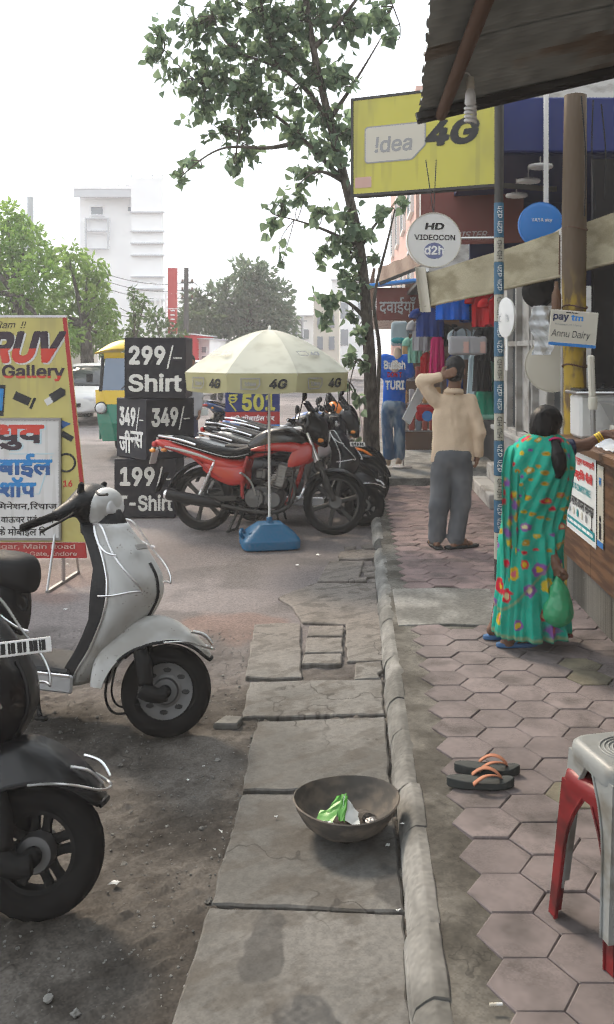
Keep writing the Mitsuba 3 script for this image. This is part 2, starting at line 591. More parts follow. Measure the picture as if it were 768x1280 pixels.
# the row of stone flags between the road and the kerb: outlines in metres
def flag_col(p, n, uv):
    tone = fbm(p.x * 1.7 + 4, p.y * 1.7, 0.0, 3)
    a = noise(p.x * 0.9 + 9, p.y * 1.6, 4.0)
    vein = fbm(p.x * 6 + p.y * 3, p.y * 16 - p.x * 12, 2.0, 4)
    g = mix(C3((0.092, 0.090, 0.084)), C3((0.155, 0.150, 0.141)), smoothstep(0.3, 0.72, tone))
    g = mix(g, C3((0.165, 0.138, 0.12)), smoothstep(5.0, 6.5, p.y) * 0.6)
    g = mix(g, C3((0.075, 0.067, 0.057)), smoothstep(0.5, 0.68, vein) * 0.55)
    wet1 = smoothstep(1.0, 0.8, dr.sqrt(dr.square((p.x + 0.06 + 0.25 * (p.y - 2.4)) / 0.13) + dr.square((p.y - 2.40) / 0.30)) + 1.1 * (fbm(p.x * 7, p.y * 7, 1.0, 3) - 0.5))
    wet2 = smoothstep(1.0, 0.8, dr.sqrt(dr.square((p.x + 0.27) / 0.07) + dr.square((p.y - 2.86) / 0.22)) + 1.1 * (fbm(p.x * 9, p.y * 9, 4.0, 3) - 0.5))
    wet3 = smoothstep(1.0, 0.8, dr.sqrt(dr.square((p.x - 0.13) / 0.07) + dr.square((p.y - 3.2) / 0.17)) + 1.3 * (fbm(p.x * 9, p.y * 9, 7.0, 3) - 0.5))
    w = dr.maximum(dr.maximum(wet1, wet2 * 0.8), wet3 * 0.8)
    ck = smoothstep(0.012, 0.0, dr.abs(fbm(p.x * 2.6 + 5, p.y * 1.9, 3.0, 5) - 0.5)) * smoothstep(0.5, 0.7, noise(p.x * 3.2, p.y * 3.2, 8.0))
    soil = smoothstep(0.56, 0.74, fbm(p.x * 9, p.y * 9, 12.0, 4))
    g = mix(g, C3((0.062, 0.054, 0.045)), soil * 0.6)
    g = mix(g, C3((0.03, 0.027, 0.024)), ck * 0.8)
    return mix(g, C3((0.040, 0.039, 0.038)), w * 0.85) * (0.72 + 0.3 * noise(p.x * 60, p.y * 60) + 0.26 * noise(p.x * 170, p.y * 170))


def flag_bump(p, n, uv):
    return 0.006 * fbm(p.x * 5 + p.y * 2, p.y * 13 - p.x * 9, 2.0, 4) + 0.002 * noise(p.x * 50, p.y * 50)


pm('flagstone', flag_col, lambda p, n, uv: 0.78 - 0.35 * smoothstep(1.0, 0.8, dr.sqrt(dr.square((p.x + 0.06 + 0.25 * (p.y - 2.4)) / 0.13) + dr.square((p.y - 2.40) / 0.30))), 0.4, flag_bump, 1.0, 0.004)

FK = Kit()
flags = [
    [(205, 1310), (262, 1134), (400, 1138), (505, 1143), (514, 1310)],
    [(264, 1129), (283, 1060), (303, 992), (400, 991), (488, 990), (497, 1060), (506, 1137)],
    [(304, 987), (310, 945), (322, 902), (400, 899), (481, 896), (485, 940), (488, 985)],
    [(304, 896), (308, 872), (313, 852), (395, 850), (478, 849), (480, 872), (481, 892)],
    [(307, 846), (313, 812), (318, 781), (346, 779), (376, 780), (377, 847), (340, 849)],
    [(387, 783), (430, 783), (429, 796), (384, 796)],
    [(384, 798), (429, 798), (429, 816), (381, 817)],
    [(381, 819), (428, 818), (427, 831), (377, 831)],
    [(348, 746), (372, 736), (395, 728), (470, 728), (475, 765), (478, 800), (480, 825), (434, 826), (432, 780), (379, 777), (366, 758)],
    [(445, 829), (477, 827), (479, 838), (473, 842), (476, 848), (443, 850)],
    [(412, 701), (455, 701), (448, 726), (397, 726)],
    [(425, 689), (452, 686), (470, 687), (470, 697), (446, 699), (424, 698)],
    [(450, 707), (473, 706), (472, 712), (452, 713)], [(455, 715), (472, 714), (471, 720), (456, 721)],
    [(448, 722), (460, 721), (459, 726), (447, 727)], [(462, 722), (474, 721), (473, 727), (461, 727)], [(430, 682), (445, 681), (444, 685), (431, 686)], [(452, 680), (469, 678), (469, 684), (455, 685)],
]
for i, poly in enumerate(flags):
    dz = RNG.uniform(-0.004, 0.005) if i else 0
    if i in (5, 6, 7): dz = 0.006
    if i > 11: dz = RNG.uniform(-0.012, 0.004)
    P = np.array([gp(x, y, FZ)[:2] for x, y in poly])
    Q = []
    for a, b_ in zip(P, np.roll(P, -1, 0)):                   # rough, hand-cut edges
        n_ = max(2, int(np.linalg.norm(b_ - a) / 0.06))
        for k in range(n_):
            q = a + (b_ - a) * k / n_
            Q.append(q + (RNG.normal(0, 0.004, 2) if k else 0))
    FK.add('flagstone', prism(np.array(Q), FZ - 0.035 + dz, FZ + dz, 0.006), 'flagstone', 30)
FK.place('flagstone_path', kind='structure')


def cement_col(p, n, uv):
    a = fbm(p.x * 5, p.y * 5, 0.0, 4)
    b = noise(p.x * 45, p.y * 45)
    c = mix(C3((0.068, 0.063, 0.054)), C3((0.14, 0.132, 0.117)), smoothstep(0.3, 0.7, a))
    ck = smoothstep(0.02, 0.0, dr.abs(fbm(p.x * 9 + 2, p.y * 7, 6.0, 4) - 0.5)) * smoothstep(0.5, 0.7, noise(p.x * 6, p.y * 6, 1.0))
    c = mix(c, C3((0.03, 0.028, 0.024)), ck * 0.5)
    c = mix(c, C3((0.19, 0.185, 0.17)), smoothstep(0.9, 0.97, noise(p.x * 60, p.y * 60, p.z * 60)) * 0.6)
    return c * (0.62 + 0.4 * b + 0.35 * noise(p.x * 160, p.y * 160, p.z * 160))


pm('cement', cement_col, 0.9, 0.2, lambda p, n, uv: 0.006 * fbm(p.x * 18, p.y * 18, p.z * 18, 4), 1.0, 0.003)

# kerb stones: rounded concrete lengths, a little out of line
KK = Kit()
y, i = 1.5, 0
while y < 13.2:
    L = RNG.uniform(0.27, 0.4)
    if not (8.15 < y < 8.45):
        xr = float(np.interp(y, [1.5, 5, 8, 13], [0.262, 0.278, 0.288, 0.33])) + RNG.normal(0, 0.003)
        w = 0.10 if y > 2.7 else 0.112
        dz = RNG.normal(0, 0.004) - 0.004
        R = []
        ys = np.linspace(y + 0.001, y + L - 0.001, 7)
        for k, yy in enumerate(ys):
            e = 0.004 if k in (0, 6) else 0
            pr = [(xr - w, -0.12), (xr - w + 0.002 + e, -0.062), (xr - w + 0.014 + e, -0.03), (xr - 0.6 * w, -0.006 - e), (xr - 0.42 * w, 0.004 - e), (xr - 0.32 * w, 0.003 - e), (xr - 0.06 * w, -0.001 - e), (xr - e, -0.008), (xr, -0.12)]
            q = np.array([(a, yy, b + dz) for a, b in pr])
            q[:, [0, 2]] += (vn(q, 18, 3, 3)[:, None] - 0.5) * 0.007
            R.append(q)
        t = 0.12 + 0.05 * RNG.random()
        m = rings(R)
        vv = np.asarray(m.vertices)
        g = 0.72 + 0.7 * (vn(vv, 9, 5, 3) - 0.3)
        KK.add('kerb_stone', m, 'kerb_stone', 40)
    y += L
pm('kerb_stone', lambda p, n, uv: mix(C3((0.125, 0.122, 0.113)), C3((0.225, 0.22, 0.207)), smoothstep(0.3, 0.68, fbm(p.x * 6, p.y * 4, p.z * 9, 4))) * (0.8 + 0.4 * noise(p.x * 70, p.y * 70, p.z * 70)),
   0.9, 0.2, lambda p, n, uv: 0.005 * fbm(p.x * 30, p.y * 30, p.z * 30, 3), 1.0, 0.003)
KK.place('kerb', kind='structure')

# pavement: cement bed with hexagonal pavers
PK = Kit()
S, W = 0.221, 0.2552


def bed(u, v):
    P = np.stack([u, v, u * 0], -1)
    edge = np.clip((0.44 - u) / 0.1, 0, 1)
    return u, v, -0.014 + 0.010 * edge + (vn(P, 8, 9) - 0.5) * 0.012 * edge + (vn(P, 40, 4, 2) - 0.5) * 0.003


PK.add('bed', grid(bed, np.r_[np.arange(0.262, 0.5, 0.012), np.arange(0.5, 2.4, 0.06)], np.arange(1.3, 12.5, 0.03)), 'cement', True)
vmat('paver_base', 0.82, 0.3, two=False)
scene['paver_base'] = scene['paver_base']['b']
pb_ = {'type': 'principled', 'base_color': col((0.055, 0.05, 0.046)), 'roughness': 0.9, 'specular': 0.15}
scene['paver'] = {'type': 'twosided', 'b': {'type': 'blendbsdf', 'weight': proc(lambda p, n, uv: dr.clip(0.42 * smoothstep(0.46, 0.76, fbm(p.x * 6, p.y * 6, 0.0, 4)) + 0.25 * noise(p.x * 170, p.y * 170) * smoothstep(0.3, 0.7, noise(p.x * 11, p.y * 11, 2.0)) + 0.16 * noise(p.x * 60, p.y * 60), 0, 0.85)),
                          'a': scene.pop('paver_base'), 'b': pb_}}


def paver_col(p, n, uv):
    return p


hexa = np.array([(math.cos(a), math.sin(a)) for a in np.arange(6) * PI / 3]) * (W / 2 - 0.002)
far_m, far_c = [], []
cnt = 0
yellow = [(0.87, 3.62), (1.33, 5.32), (1.24, 5.05)]
for r in range(0, 50):
    for c in range(0, 9):
        cx = 0.365 + W / 2 + c * 0.75 * W
        cy = 1.93 + r * S + (S / 2 if c % 2 else 0)
        if cx > 0.29 * cy + 0.35 or cy > 12.25 or cx > 1.72: continue
        if 6.0 < cy < 6.95 and cx < 1.0: continue
        v = RNG.normal(0, 1)
        red = min(max((cy - 5.6) / 1.6, 0), 1)
        base = np.array([0.182, 0.154, 0.153]) * (1 - red) + np.array([0.225, 0.166, 0.162]) * red
        if any(abs(cx - a) < W * 0.38 and abs(cy - b) < S * 0.5 for a, b in yellow): base = np.array([0.175, 0.158, 0.115])
        base = base * (1 + 0.07 * v)
        tilt = RNG.normal(0, 0.006, 2)
        zt = RNG.normal(0, 0.0016)
        hx = hexa + RNG.normal(0, 0.0008, (6, 2))
        if cy < 9.2:
            # three concentric rings so that wear shows on the surface
            m = prism(hx, -0.03, 0.0, 0.0035)
            m = m.subdivide_to_size(0.045)
            m = mk(m.vertices, m.faces)
        else:
            m = prism(hx, -0.03, 0.0, 0.0035)
        v_ = np.asarray(m.vertices).copy()
        v_[:, 2] += zt + v_[:, :2] @ tilt
        v_[:, :2] += (cx, cy)
        d = np.abs(np.asarray(m.vertices)[:, :2]).max(1) / (W / 2)
        wear = 0.80 + 0.55 * (vn(v_, 7, 3, 3) - 0.15) - 0.10 * (d > 0.8)
        cc = base[None] * wear[:, None]
        m = mk(v_, m.faces)
        if cnt < 299 and cy < 10.2:
            PK.add('paver', m, 'paver', False, cc); cnt += 1
        else:
            far_m.append(m); far_c.append(cc)
pv = PK.add('paver_field', cat(far_m), 'paver', False, np.vstack(far_c))
pk_ = PK.place('pavement', kind='structure')
labels[pk_ + '__' + pv] = {'kind': 'stuff', 'label': 'reddish hexagonal pavers further along the pavement'}
single('cement_patch', prism([(0.292, 5.98), (0.62, 6.02), (0.98, 5.97), (1.0, 6.9), (0.6, 6.93), (0.295, 6.9)], -0.04, 0.003, 0.004), 'kerb_stone', kind='structure', smooth=False)
# ------------------------------------------------------------------ two-wheelers
def steer_tf(ms, deg, pivot, rake):
    ax = np.array([-math.sin(math.radians(rake)), 0, math.cos(math.radians(rake))])
    A = rot(ax, deg)
    pv = np.asarray(pivot)
    return mk((np.asarray(ms.vertices) - pv) @ A.T + pv, ms.faces)


def wheel(k, name, c, R, tr, n, alloy, st=lambda m: m, disc=True, twin=False, tw=None):
    tw = tw or tr
    """Tyre with tread blocks, cast rim with n spokes, hub and brake."""
    ty = torus(R - tr, tr, c, 'y', 56, 14, tw / tr)
    v = np.asarray(ty.vertices) - c
    r = np.hypot(v[:, 0], v[:, 2]); th = np.arctan2(v[:, 2], v[:, 0])
    tread = (r > R - tr * 0.55) * (np.sin(th * 28 + np.abs(v[:, 1]) * 90) > 0.2) * 0.0035
    v = v * (1 - (tread / np.maximum(r, 1e-6))[:, None] * [1, 0, 1])
    k.add(name + '__tyre', st(mk(v + c, ty.faces)), 'rubber', True)
    ri = R - tr * 1.75
    ms = [lathe([(ri - 0.012, -tw * .62), (ri + tr * .5, -tw * .72), (ri + tr * .5, -tw * .5), (ri + .003, -tw * .35), (ri + .003, tw * .35), (ri + tr * .5, tw * .5), (ri + tr * .5, tw * .72), (ri - 0.012, tw * .62), (ri - .012, -tw * .62)], 48, 'y', c),
          lathe([(0, -.055), (.038, -.055), (.042, -.02), (.042, .02), (.038, .055), (0, .055)], 20, 'y', c)]
    for i in range(n):
        a = 2 * PI * i / n + 0.3
        for o in ((-0.022, 0.022) if twin else (0,)):
            d = np.array([math.cos(a), 0, math.sin(a)]); s = np.array([-math.sin(a), 0, math.cos(a)])
            p0, p1 = c + d * 0.03 + s * o * 0.7, c + d * (ri - 0.004) + s * o
            ms.append(tube([p0, (p0 + p1) / 2, p1], [0.017, 0.011 if twin else 0.014, 0.013 if twin else 0.018], 8, flat=1.4))
    k.add(name, st(cat(ms)), alloy, 35)
    if disc:
        k.add(name + '__brake_drum', st(lathe([(0, -.062), (.055, -.06), (.062, -.045), (.062, .03), (0, .03)], 26, 'y', c)), 'engine_metal', 35)


def arc_guard(c, R, w, a0, a1, drop=0.03, n=30, t=0.004, wf=None):
    """A mudguard: an arched strip round a wheel from angle a0 to a1 (degrees)."""
    def f(u, v):
        ww = w * (1 if wf is None else np.interp(u, [a0, (a0 + a1) / 2, a1], wf))
        r = R - drop * np.abs(v) ** 2.6
        return c[0] + r * np.cos(np.radians(u)), c[1] + ww * v, c[2] + r * np.sin(np.radians(u))
    m = grid(f, np.linspace(a0, a1, n), np.linspace(-1, 1, 11))
    return thick(mk(m.vertices, m.faces), t)


def motorcycle():
    k = Kit()
    rw, fw = np.array([0, 0, .305]), np.array([1.29, 0, .298])
    head, rake = np.array([1.0, 0, .95]), 25
    st = lambda m: steer_tf(m, 20, head, rake)
    wheel(k, 'rear_wheel', rw, .305, .048, 6, 'wheel_dark')
    wheel(k, 'front_wheel', fw, .298, .040, 6, 'wheel_dark', st)
    k.add('tank', loft([(.44, .80, .05, .04, 2.2), (.52, .835, .10, .085, 2.3), (.66, .875, .135, .115, 2.5), (.82, .895, .145, .115, 2.5), (.95, .885, .11, .085, 2.3), (1.02, .87, .05, .04, 2)], 28), 'tank_paint', 60)
    k.add('tank__fuel_cap', lathe([(0, 0), (.04, 0), (.04, .012), (.03, .018), (0, .018)], 18, 'z', (.78, 0, 1.005)), 'chrome')
    for s in (-1, 1):
        k.add('tank__stripe', tf(loft([(.50, .78, .012, .01, 2), (.62, .80, .02, .03, 2), (.8, .82, .02, .045, 2.2), (.98, .80, .012, .05, 2)], 14), (0, s * .128, 0)), 'body_paint', 60)
        k.add('shroud', tf(loft([(.86, .66, .008, .03, 2), (.93, .72, .018, .09, 2.3), (1.02, .76, .02, .10, 2.3), (1.09, .78, .01, .05, 2)], 14), (0, s * .125, 0)), 'body_paint', 60)
        k.add('side_panel', tf(loft([(.02, .62, .012, .03, 2), (.15, .57, .03, .075, 2.4), (.32, .53, .035, .09, 2.6), (.44, .56, .02, .07, 2.2)], 16), (0, s * .10, 0)), 'body_paint', 60)
    seat = loft([(-.33, .875, .06, .02, 2.2), (-.26, .868, .105, .042, 2.5), (-.08, .82, .125, .05, 2.7), (.12, .767, .13, .05, 2.7), (.3, .74, .125, .055, 2.6), (.44, .765, .10, .055, 2.4), (.53, .80, .06, .035, 2.2)], 26)
    k.add('seat', seat, 'seat_vinyl', 60)
    for s in (-1, 1): k.add('seat__piping', stube([(-.3, s * .085, .85), (-.08, s * .122, .795), (.12, s * .127, .742), (.3, s * .122, .712), (.47, s * .09, .745)], .005, 20, 6), 'silver_paint')
    k.add('tail_cowl', loft([(-.50, .845, .03, .015, 2), (-.42, .825, .075, .04, 2.4), (-.24, .782, .11, .048, 2.6), (0, .705, .13, .06, 2.6), (.2, .64, .13, .07, 2.5), (.38, .62, .10, .07, 2.3), (.45, .63, .05, .05, 2)], 24), 'body_paint', 60)
    for s in (-1, 1): k.add('tail_cowl__stripe', tf(loft([(-.36, .80, .004, .006, 2), (-.1, .745, .006, .014, 2), (.15, .67, .004, .006, 2)], 10), (0, s * .127, 0)), 'silver_paint')
    k.add('tail_lamp', box(.05, .12, .055, (-.50, 0, .82), .015), 'lens_red')
    k.add('grab_rail', stube([(-.05, -.13, .82), (-.25, -.13, .875), (-.42, -.10, .90), (-.46, 0, .905), (-.42, .10, .90), (-.25, .13, .875), (-.05, .13, .82)], .012, 32, 8), 'chrome')
    k.add('rear_mudguard', arc_guard(rw, .36, .085, 55, 165, .03), 'black_plastic', 40)
    k.add('rear_mudguard__mud_flap', bar((-.38, 0, .55), (-.47, 0, .36), .14, .006), 'rubber')
    k.add('number_plate', bar((-.50, 0, .76), (-.53, 0, .63), .17, .004), 'text_white')
    for s in (-1, 1):
        k.add('indicator', tf(loft([(-.03, 0, .012, .012, 2), (0, 0, .024, .02, 2), (.02, 0, .02, .016, 2)], 12), (-.47, s * .15, .76)), 'lens_amber')
        k.add('shock_absorber', cat(tube([(.0, s * .12, .34), (.14, s * .12, .66)], .016, 10), stube([(.02 + .1 * t + .0, s * .12 + .026 * math.cos(t * 50), .39 + .24 * t) for t in np.linspace(0, 1, 60)], .006, 160, 5)), 'chrome')
        k.add('swingarm', bar((-.02, s * .09, .305), (.46, s * .08, .33), .03, .05, b=.006), 'dark_metal')
        k.add('footpeg', cat(tube([(.40, s * .10, .33), (.42, s * .27, .335)], .014, 8)), 'rubber')
    k.add('frame', cat(stube([(1.0, 0, .86), (.97, 0, .62), (.90, 0, .42), (.82, 0, .27)], .022, 16), stube([(.98, 0, .88), (.7, 0, .78), (.46, 0, .72), (-.2, 0, .74)], .022, 18),
                       *[stube([(.46, s * .09, .72), (.42, s * .1, .55), (.42, s * .1, .32)], .018, 14) for s in (-1, 1)], *[stube([(.44, s * .1, .45), (.2, s * .12, .52), (-.1, s * .12, .72)], .013, 14) for s in (-1, 1)]), 'frame_paint')
    k.add('engine', cat(box(.34, .19, .2, (.64, 0, .33), .05), lathe([(0, -.14), (.085, -.135), (.095, -.12), (.095, .12), (.085, .135), (0, .14)], 26, 'y', (.54, 0, .33)), lathe([(0, -.12), (.07, -.12), (.08, -.1), (.08, .1), (.07, .12), (0, .12)], 24, 'y', (.72, 0, .32))), 'engine_metal', 35)
    fins = [tf(box(.17 - .004 * i, .17, .007, b=.002), (.70 + .018 * i, 0, .44 + .024 * i), ry=12) for i in range(9)]
    k.add('engine__cylinder', cat(fins + [tf(box(.11, .11, .24, b=.02), (.78, 0, .54), ry=12)]), 'dull_steel')
    k.add('carburettor', tf(box(.12, .09, .1, b=.02), (.58, 0, .55)), 'engine_metal')
    k.add('exhaust_pipe', stube([(.85, -.05, .52), (.92, -.09, .45), (.90, -.12, .30), (.78, -.14, .215), (.5, -.15, .215), (.22, -.165, .26)], .02, 30, 10), 'dark_metal', True)
    mf = loft([(-.42, 0, .028, .028, 2), (-.40, 0, .05, .05, 2), (-.2, 0, .054, .054, 2), (.02, 0, .046, .046, 2), (.14, 0, .022, .022, 2)], 18)
    k.add('silencer', tf(mf, (.10, -.175, .285), ry=9), 'black_plastic', 50)
    k.add('silencer__tip', tf(lathe([(0.014, 0), (.042, 0), (.048, .02), (.048, .05), (.02, .05), (.014, 0)], 18, 'x'), (-.325, -.175, .352), ry=9), 'chrome')
    k.add('chain_cover', bar((.02, .075, .36), (.46, .075, .37), .02, .07, b=.01), 'black_plastic')
    k.add('main_stand', cat(tube([(.40, -.1, .26), (.30, -.14, .015)], .014, 8), tube([(.40, .1, .26), (.30, .14, .015)], .014, 8), tube([(.3, -.17, .015), (.3, .17, .015)], .012, 8)), 'dark_metal')
    k.add('kick_lever', stube([(.56, -.14, .36), (.50, -.16, .50), (.44, -.19, .56), (.44, -.26, .57)], .01, 16, 6), 'steel')
    # steered part
    for s in (-1, 1):
        k.add('fork', st(tube([(1.115, s * .078, .68), (1.005, s * .078, .94)], .017, 10)), 'chrome', True)
        k.add('fork__slider', st(tube([(1.275, s * .078, .31), (1.262, s * .078, .345), (1.115, s * .078, .68)], [.024, .026, .025], 10)), 'dark_metal', True)
        k.add('indicator', st(tf(loft([(-.02, 0, .02, .016, 2), (0, 0, .024, .02, 2), (.03, 0, .012, .012, 2)], 12), (1.12, s * .17, .86))), 'lens_amber')
        k.add('mirror', st(cat(stube([(.90, s * .24, 1.03), (.92, s * .30, 1.14), (.93, s * .34, 1.2)], .006, 10, 6), tf(loft([(-.008, 0, .02, .015, 2), (0, 0, .065, .043, 2.6), (.018, 0, .06, .038, 2.6), (.034, 0, .03, .02, 2)], 18), (.93, s * .37, 1.235)))), 'black_plastic')
        k.add('handlebar__grip', st(tube([(.845, s * .27, 1.015), (.80, s * .385, 1.005)], .018, 10)), 'rubber')
        k.add('handlebar__lever', st(stube([(.87, s * .22, 1.02), (.90, s * .27, 1.02), (.87, s * .38, 1.0)], .006, 10, 6)), 'steel')
        k.add('handlebar__switch_box', st(tf(box(.05, .055, .05, b=.012), (.862, s * .225, 1.018))), 'black_plastic')
    k.add('handlebar', st(stube([(.80, -.385, 1.005), (.86, -.22, 1.02), (.96, -.09, 1.0), (.97, 0, .985), (.96, .09, 1.0), (.86, .22, 1.02), (.80, .385, 1.005)], .012, 40, 8)), 'steel')
    k.add('front_mudguard', st(arc_guard(fw, .325, .06, 15, 150, .035, wf=[.6, 1, .8])), 'guard_paint', 40)
    k.add('headlamp_cowl', st(loft([(.98, 1.05, .06, .05, 2.3), (1.03, 1.03, .13, .13, 2.5), (1.12, .99, .135, .15, 2.5), (1.19, .94, .11, .12, 2.4), (1.21, .92, .08, .085, 2.4)], 24)), 'guard_paint', 60)
    k.add('headlamp_cowl__visor', st(tf(thick(grid(lambda u, v: (1.02 + .10 * (1 - u) - .05 * v * v, v * .11 * (1 - .35 * u), 1.11 + .14 * u), np.linspace(0, 1, 7), np.linspace(-1, 1, 9)), .004))), 'black_gloss')
    k.add('headlamp', st(tf(loft([(-.02, 0, .08, .075, 2.4), (.0, 0, .078, .072, 2.4), (.025, 0, .04, .036, 2.2)], 22), (1.205, 0, .92))), 'lens_clear', 60)
    k.add('instrument_cluster', st(tf(box(.06, .17, .07, b=.02), (.98, 0, 1.06), ry=-30)), 'black_plastic')
    for s in (-1, 1): k.add('leg_guard', stube([(.90, s * .05, .62), (.94, s * .22, .60), (.94, s * .29, .48), (.90, s * .22, .32), (.84, s * .06, .29)], .012, 26, 8), 'chrome' if s > 0 else 'dark_metal')
    return k


def scooter(black=False):
    """A step-through scooter: front axle at x = 0, facing +x."""
    k = Kit()
    R = .212
    fw, rw = np.array([0, 0, R]), np.array([-1.24, 0, R])
    sd = 16 if black else 24
    pivot, rake = np.array([-.2, 0, .62]), 24
    st = lambda m: steer_tf(m, sd, pivot, rake)
    paint = 'scooter_paint'
    wheel(k, 'rear_wheel', rw, R, .046, 5, 'black_matt')
    wheel(k, 'front_wheel', fw, R, .05, 5 if black else 3, 'black_matt' if black else 'dull_steel', st, twin=black)
    if not black:
        k.add('front_wheel__disc', st(lathe([(0, -.036), (.05, -.04), (.075, -.028), (.11, -.034), (.128, -.045), (.128, .045), (.11, .034), (.05, .04), (0, .036)], 40, 'y', fw)), 'wheel_grey', 35)
        for a in np.arange(8) * PI / 4: k.add('front_wheel__slot', st(tf(lathe([(0, -.002), (.011, -.002), (.011, .002), (0, .002)], 12, 'y'), fw + np.array([.095 * math.cos(a), -.034, .095 * math.sin(a)]), s=[1.7, 1, 1])), 'text_black')
    # trailing-link suspension on both sides
    for s in (-1, 1):
        k.add('fork', st(cat(stube([(-.14, s * .085, .42), (-.10, s * .105, .32), (-.085, s * .115, .24)], [.034, .04, .034], 12, 10), stube([(-.10, s * .12, .225), (-.04, s * .125, .20), (.015, s * .12, .205)], [.042, .036, .03], 12, 10), lathe([(0, -.02), (.03, -.02), (.03, .02), (0, .02)], 16, 'y', (0, s * .085, R)))), 'black_matt', True)
    # front fender

    def fend(u, v):
        ph = np.radians(u)
        ro = np.interp(u, [38, 46, 60, 75, 100, 120, 150, 178], [.255, .262, .275, .292, .345, .365, .37, .345])
        dp = np.interp(u, [38, 46, 60, 75, 100, 120, 150, 178], [.012, .025, .04, .06, .12, .135, .11, .06])
        w = np.interp(u, [38, 46, 70, 100, 120, 178], [.04, .07, .10, .118, .122, .125])
        r = ro - dp * np.abs(v) ** 3.2
        return fw[0] + r * np.cos(ph), w * np.sign(v) * np.abs(v) ** .62, fw[2] + r * np.sin(ph)
    k.add('front_fender', st(thick(grid(fend, np.linspace(38, 178, 44), np.linspace(-1, 1, 21)), .004)), paint, 60)
    k.add('front_fender__trim', st(cat(*[tube(np.stack(fend(np.linspace(39, 150, 30), np.full(30, s * 1.0)), 1), .008, 8) for s in (-1, 1)], tube(np.stack(fend(np.full(12, 38.), np.linspace(-1, 1, 12)), 1), .011, 8))), 'black_plastic')
    k.add('front_fender__guard', st(cat(*[stube([(-.02, s * .128, .435), (.07, s * .115, .44), (.15, s * .085, .425), (.20, s * .05, .41), (.215, 0, .41)], .0045, 20, 7) for s in (-1, 1)], *[stube([(.10, s * .085, .485), (.16, s * .07, .47), (.20, s * .05, .43)], .005, 14, 7) for s in (-1, 1)])), 'chrome')
    # apron (leg shield) as stacked outlines
    lv = [(.23, -.36, -.41, .15), (.30, -.30, -.375, .175), (.40, -.225, -.31, .185), (.50, -.15, -.26, .195), (.58, -.095, -.23, .198), (.66, -.065, -.218, .196), (.73, -.075, -.224, .188), (.80, -.115, -.25, .172), (.88, -.175, -.295, .148), (.95, -.235, -.345, .118), (.985, -.255, -.365, .095)]
    from scipy.interpolate import PchipInterpolator
    L = np.array(lv)
    zz = np.linspace(L[0, 0], L[-1, 0], 34)
    A = PchipInterpolator(L[:, 0], L[:, 1:])(zz)

    def ringset(off, thk):
        RR = []
        for z, (xf, xe, w) in zip(zz, A):
            t = np.linspace(-PI / 2, PI / 2, 25)
            x = xe + off + (xf - xe) * np.cos(t) ** .9
            y = w * np.sin(t)
            xi = xe + off - thk + (xf - xe) * 0.55 * np.cos(t[::-1]) ** .9
            yi = (w - .012) * np.sin(t[::-1])
            RR.append(np.r_[np.c_[x, y, x * 0 + z], np.c_[xi, yi, xi * 0 + z]])
        return RR
    k.add('apron', rings(ringset(0, .02)), paint, 60)
    RR = []
    for z, (xf, xe, w) in zip(zz, A):
        t = np.linspace(-PI / 2, PI / 2, 15)
        w2 = w - .008
        y = w2 * np.sin(t)
        xo = xe - .022 + (xf - xe) * .2 * np.cos(t)
        xi = np.minimum(xe - .085, -.325 + .10 * (z - .6) * 0) - .02 * np.cos(t[::-1])
        RR.append(np.r_[np.c_[xo, y, y * 0 + z], np.c_[xi, y[::-1] * .93, y * 0 + z]])
    k.add('inner_shield', rings(RR), 'black_plastic', 60)
    for s in (-1, 1):
        e = np.array([(a[1] - .004, s * (a[2] + .004), z) for z, a in zip(zz, A)])
        k.add('edge_trim', tube(e[2:], .006, 8), 'chrome', True)
        k.add('crash_guard', cat(stube([(-.37, s * .105, .985), (-.31, s * .14, .985), (-.22, s * .175, .87), (-.13, s * .18, .775), (-.08, s * .155, .715), (-.07, s * .14, .69)], .005, 28, 7), stube([(-.265, s * .205, .665), (-.18, s * .20, .675), (-.11, s * .175, .69), (-.07, s * .14, .69)], .005, 18, 7), stube([(-.30, s * .172, .905), (-.24, s * .19, .865), (-.19, s * .185, .855)], .005, 10, 7)), 'chrome', True)
        k.add('indicator', tf(loft([(-.05, 0, .008, .012, 2), (0, 0, .02, .03, 2.4), (.05, 0, .012, .02, 2)], 14), (-.185, s * .155, .72), rz=-s * 42, ry=-28), 'lens_clear', 60)
    k.add('nose_groove', tube([(xf + .003, 0, z) for z, (xf, xe, w) in zip(zz, A)][6:26], .008, 8), 'black_plastic')
    if black:
        PLR = rot([0, 0, 1], -38) @ rot([0, 1, 0], -22)
        k.add('number_plate', tf(box(.006, .20, .05, b=.002), (-.085, -.02, .85), R=PLR), 'text_white')
        for x_, w_ in ((-.085, .012), (-.068, .014), (-.046, .008), (-.032, .013), (-.008, .015), (.010, .010), (.034, .012), (.050, .014), (.067, .006), (.080, .013)):
            k.add('number_plate__mark', tf(box(w_, .034, .0015), R=PLR @ np.stack([[0, 1, 0], [0, 0, 1], [1, 0, 0]], 1), loc=np.array([-.085, -.02, .85]) + PLR @ np.array([.004, x_ * .9, 0])), 'text_black', False)
    else:
        k.add('badge', tf(box(.006, .075, .03, b=.002), (-.135, -.05, .885), ry=-38, rz=-12), 'dull_steel')
    # floor, body, seat
    k.add('floorboard', tf(box(.56, .36, .045, b=.012), (-.70, 0, .285)), 'black_plastic')
    for s in (-1, 1):
        p = k.add('floor_side', tf(box(.62, .02, .085, b=.008), (-.70, s * .185, .245)), 'silver_paint')
        k.add(p + '__trim', tf(box(.60, .012, .014, b=.004), (-.70, s * .197, .285)), 'chrome')
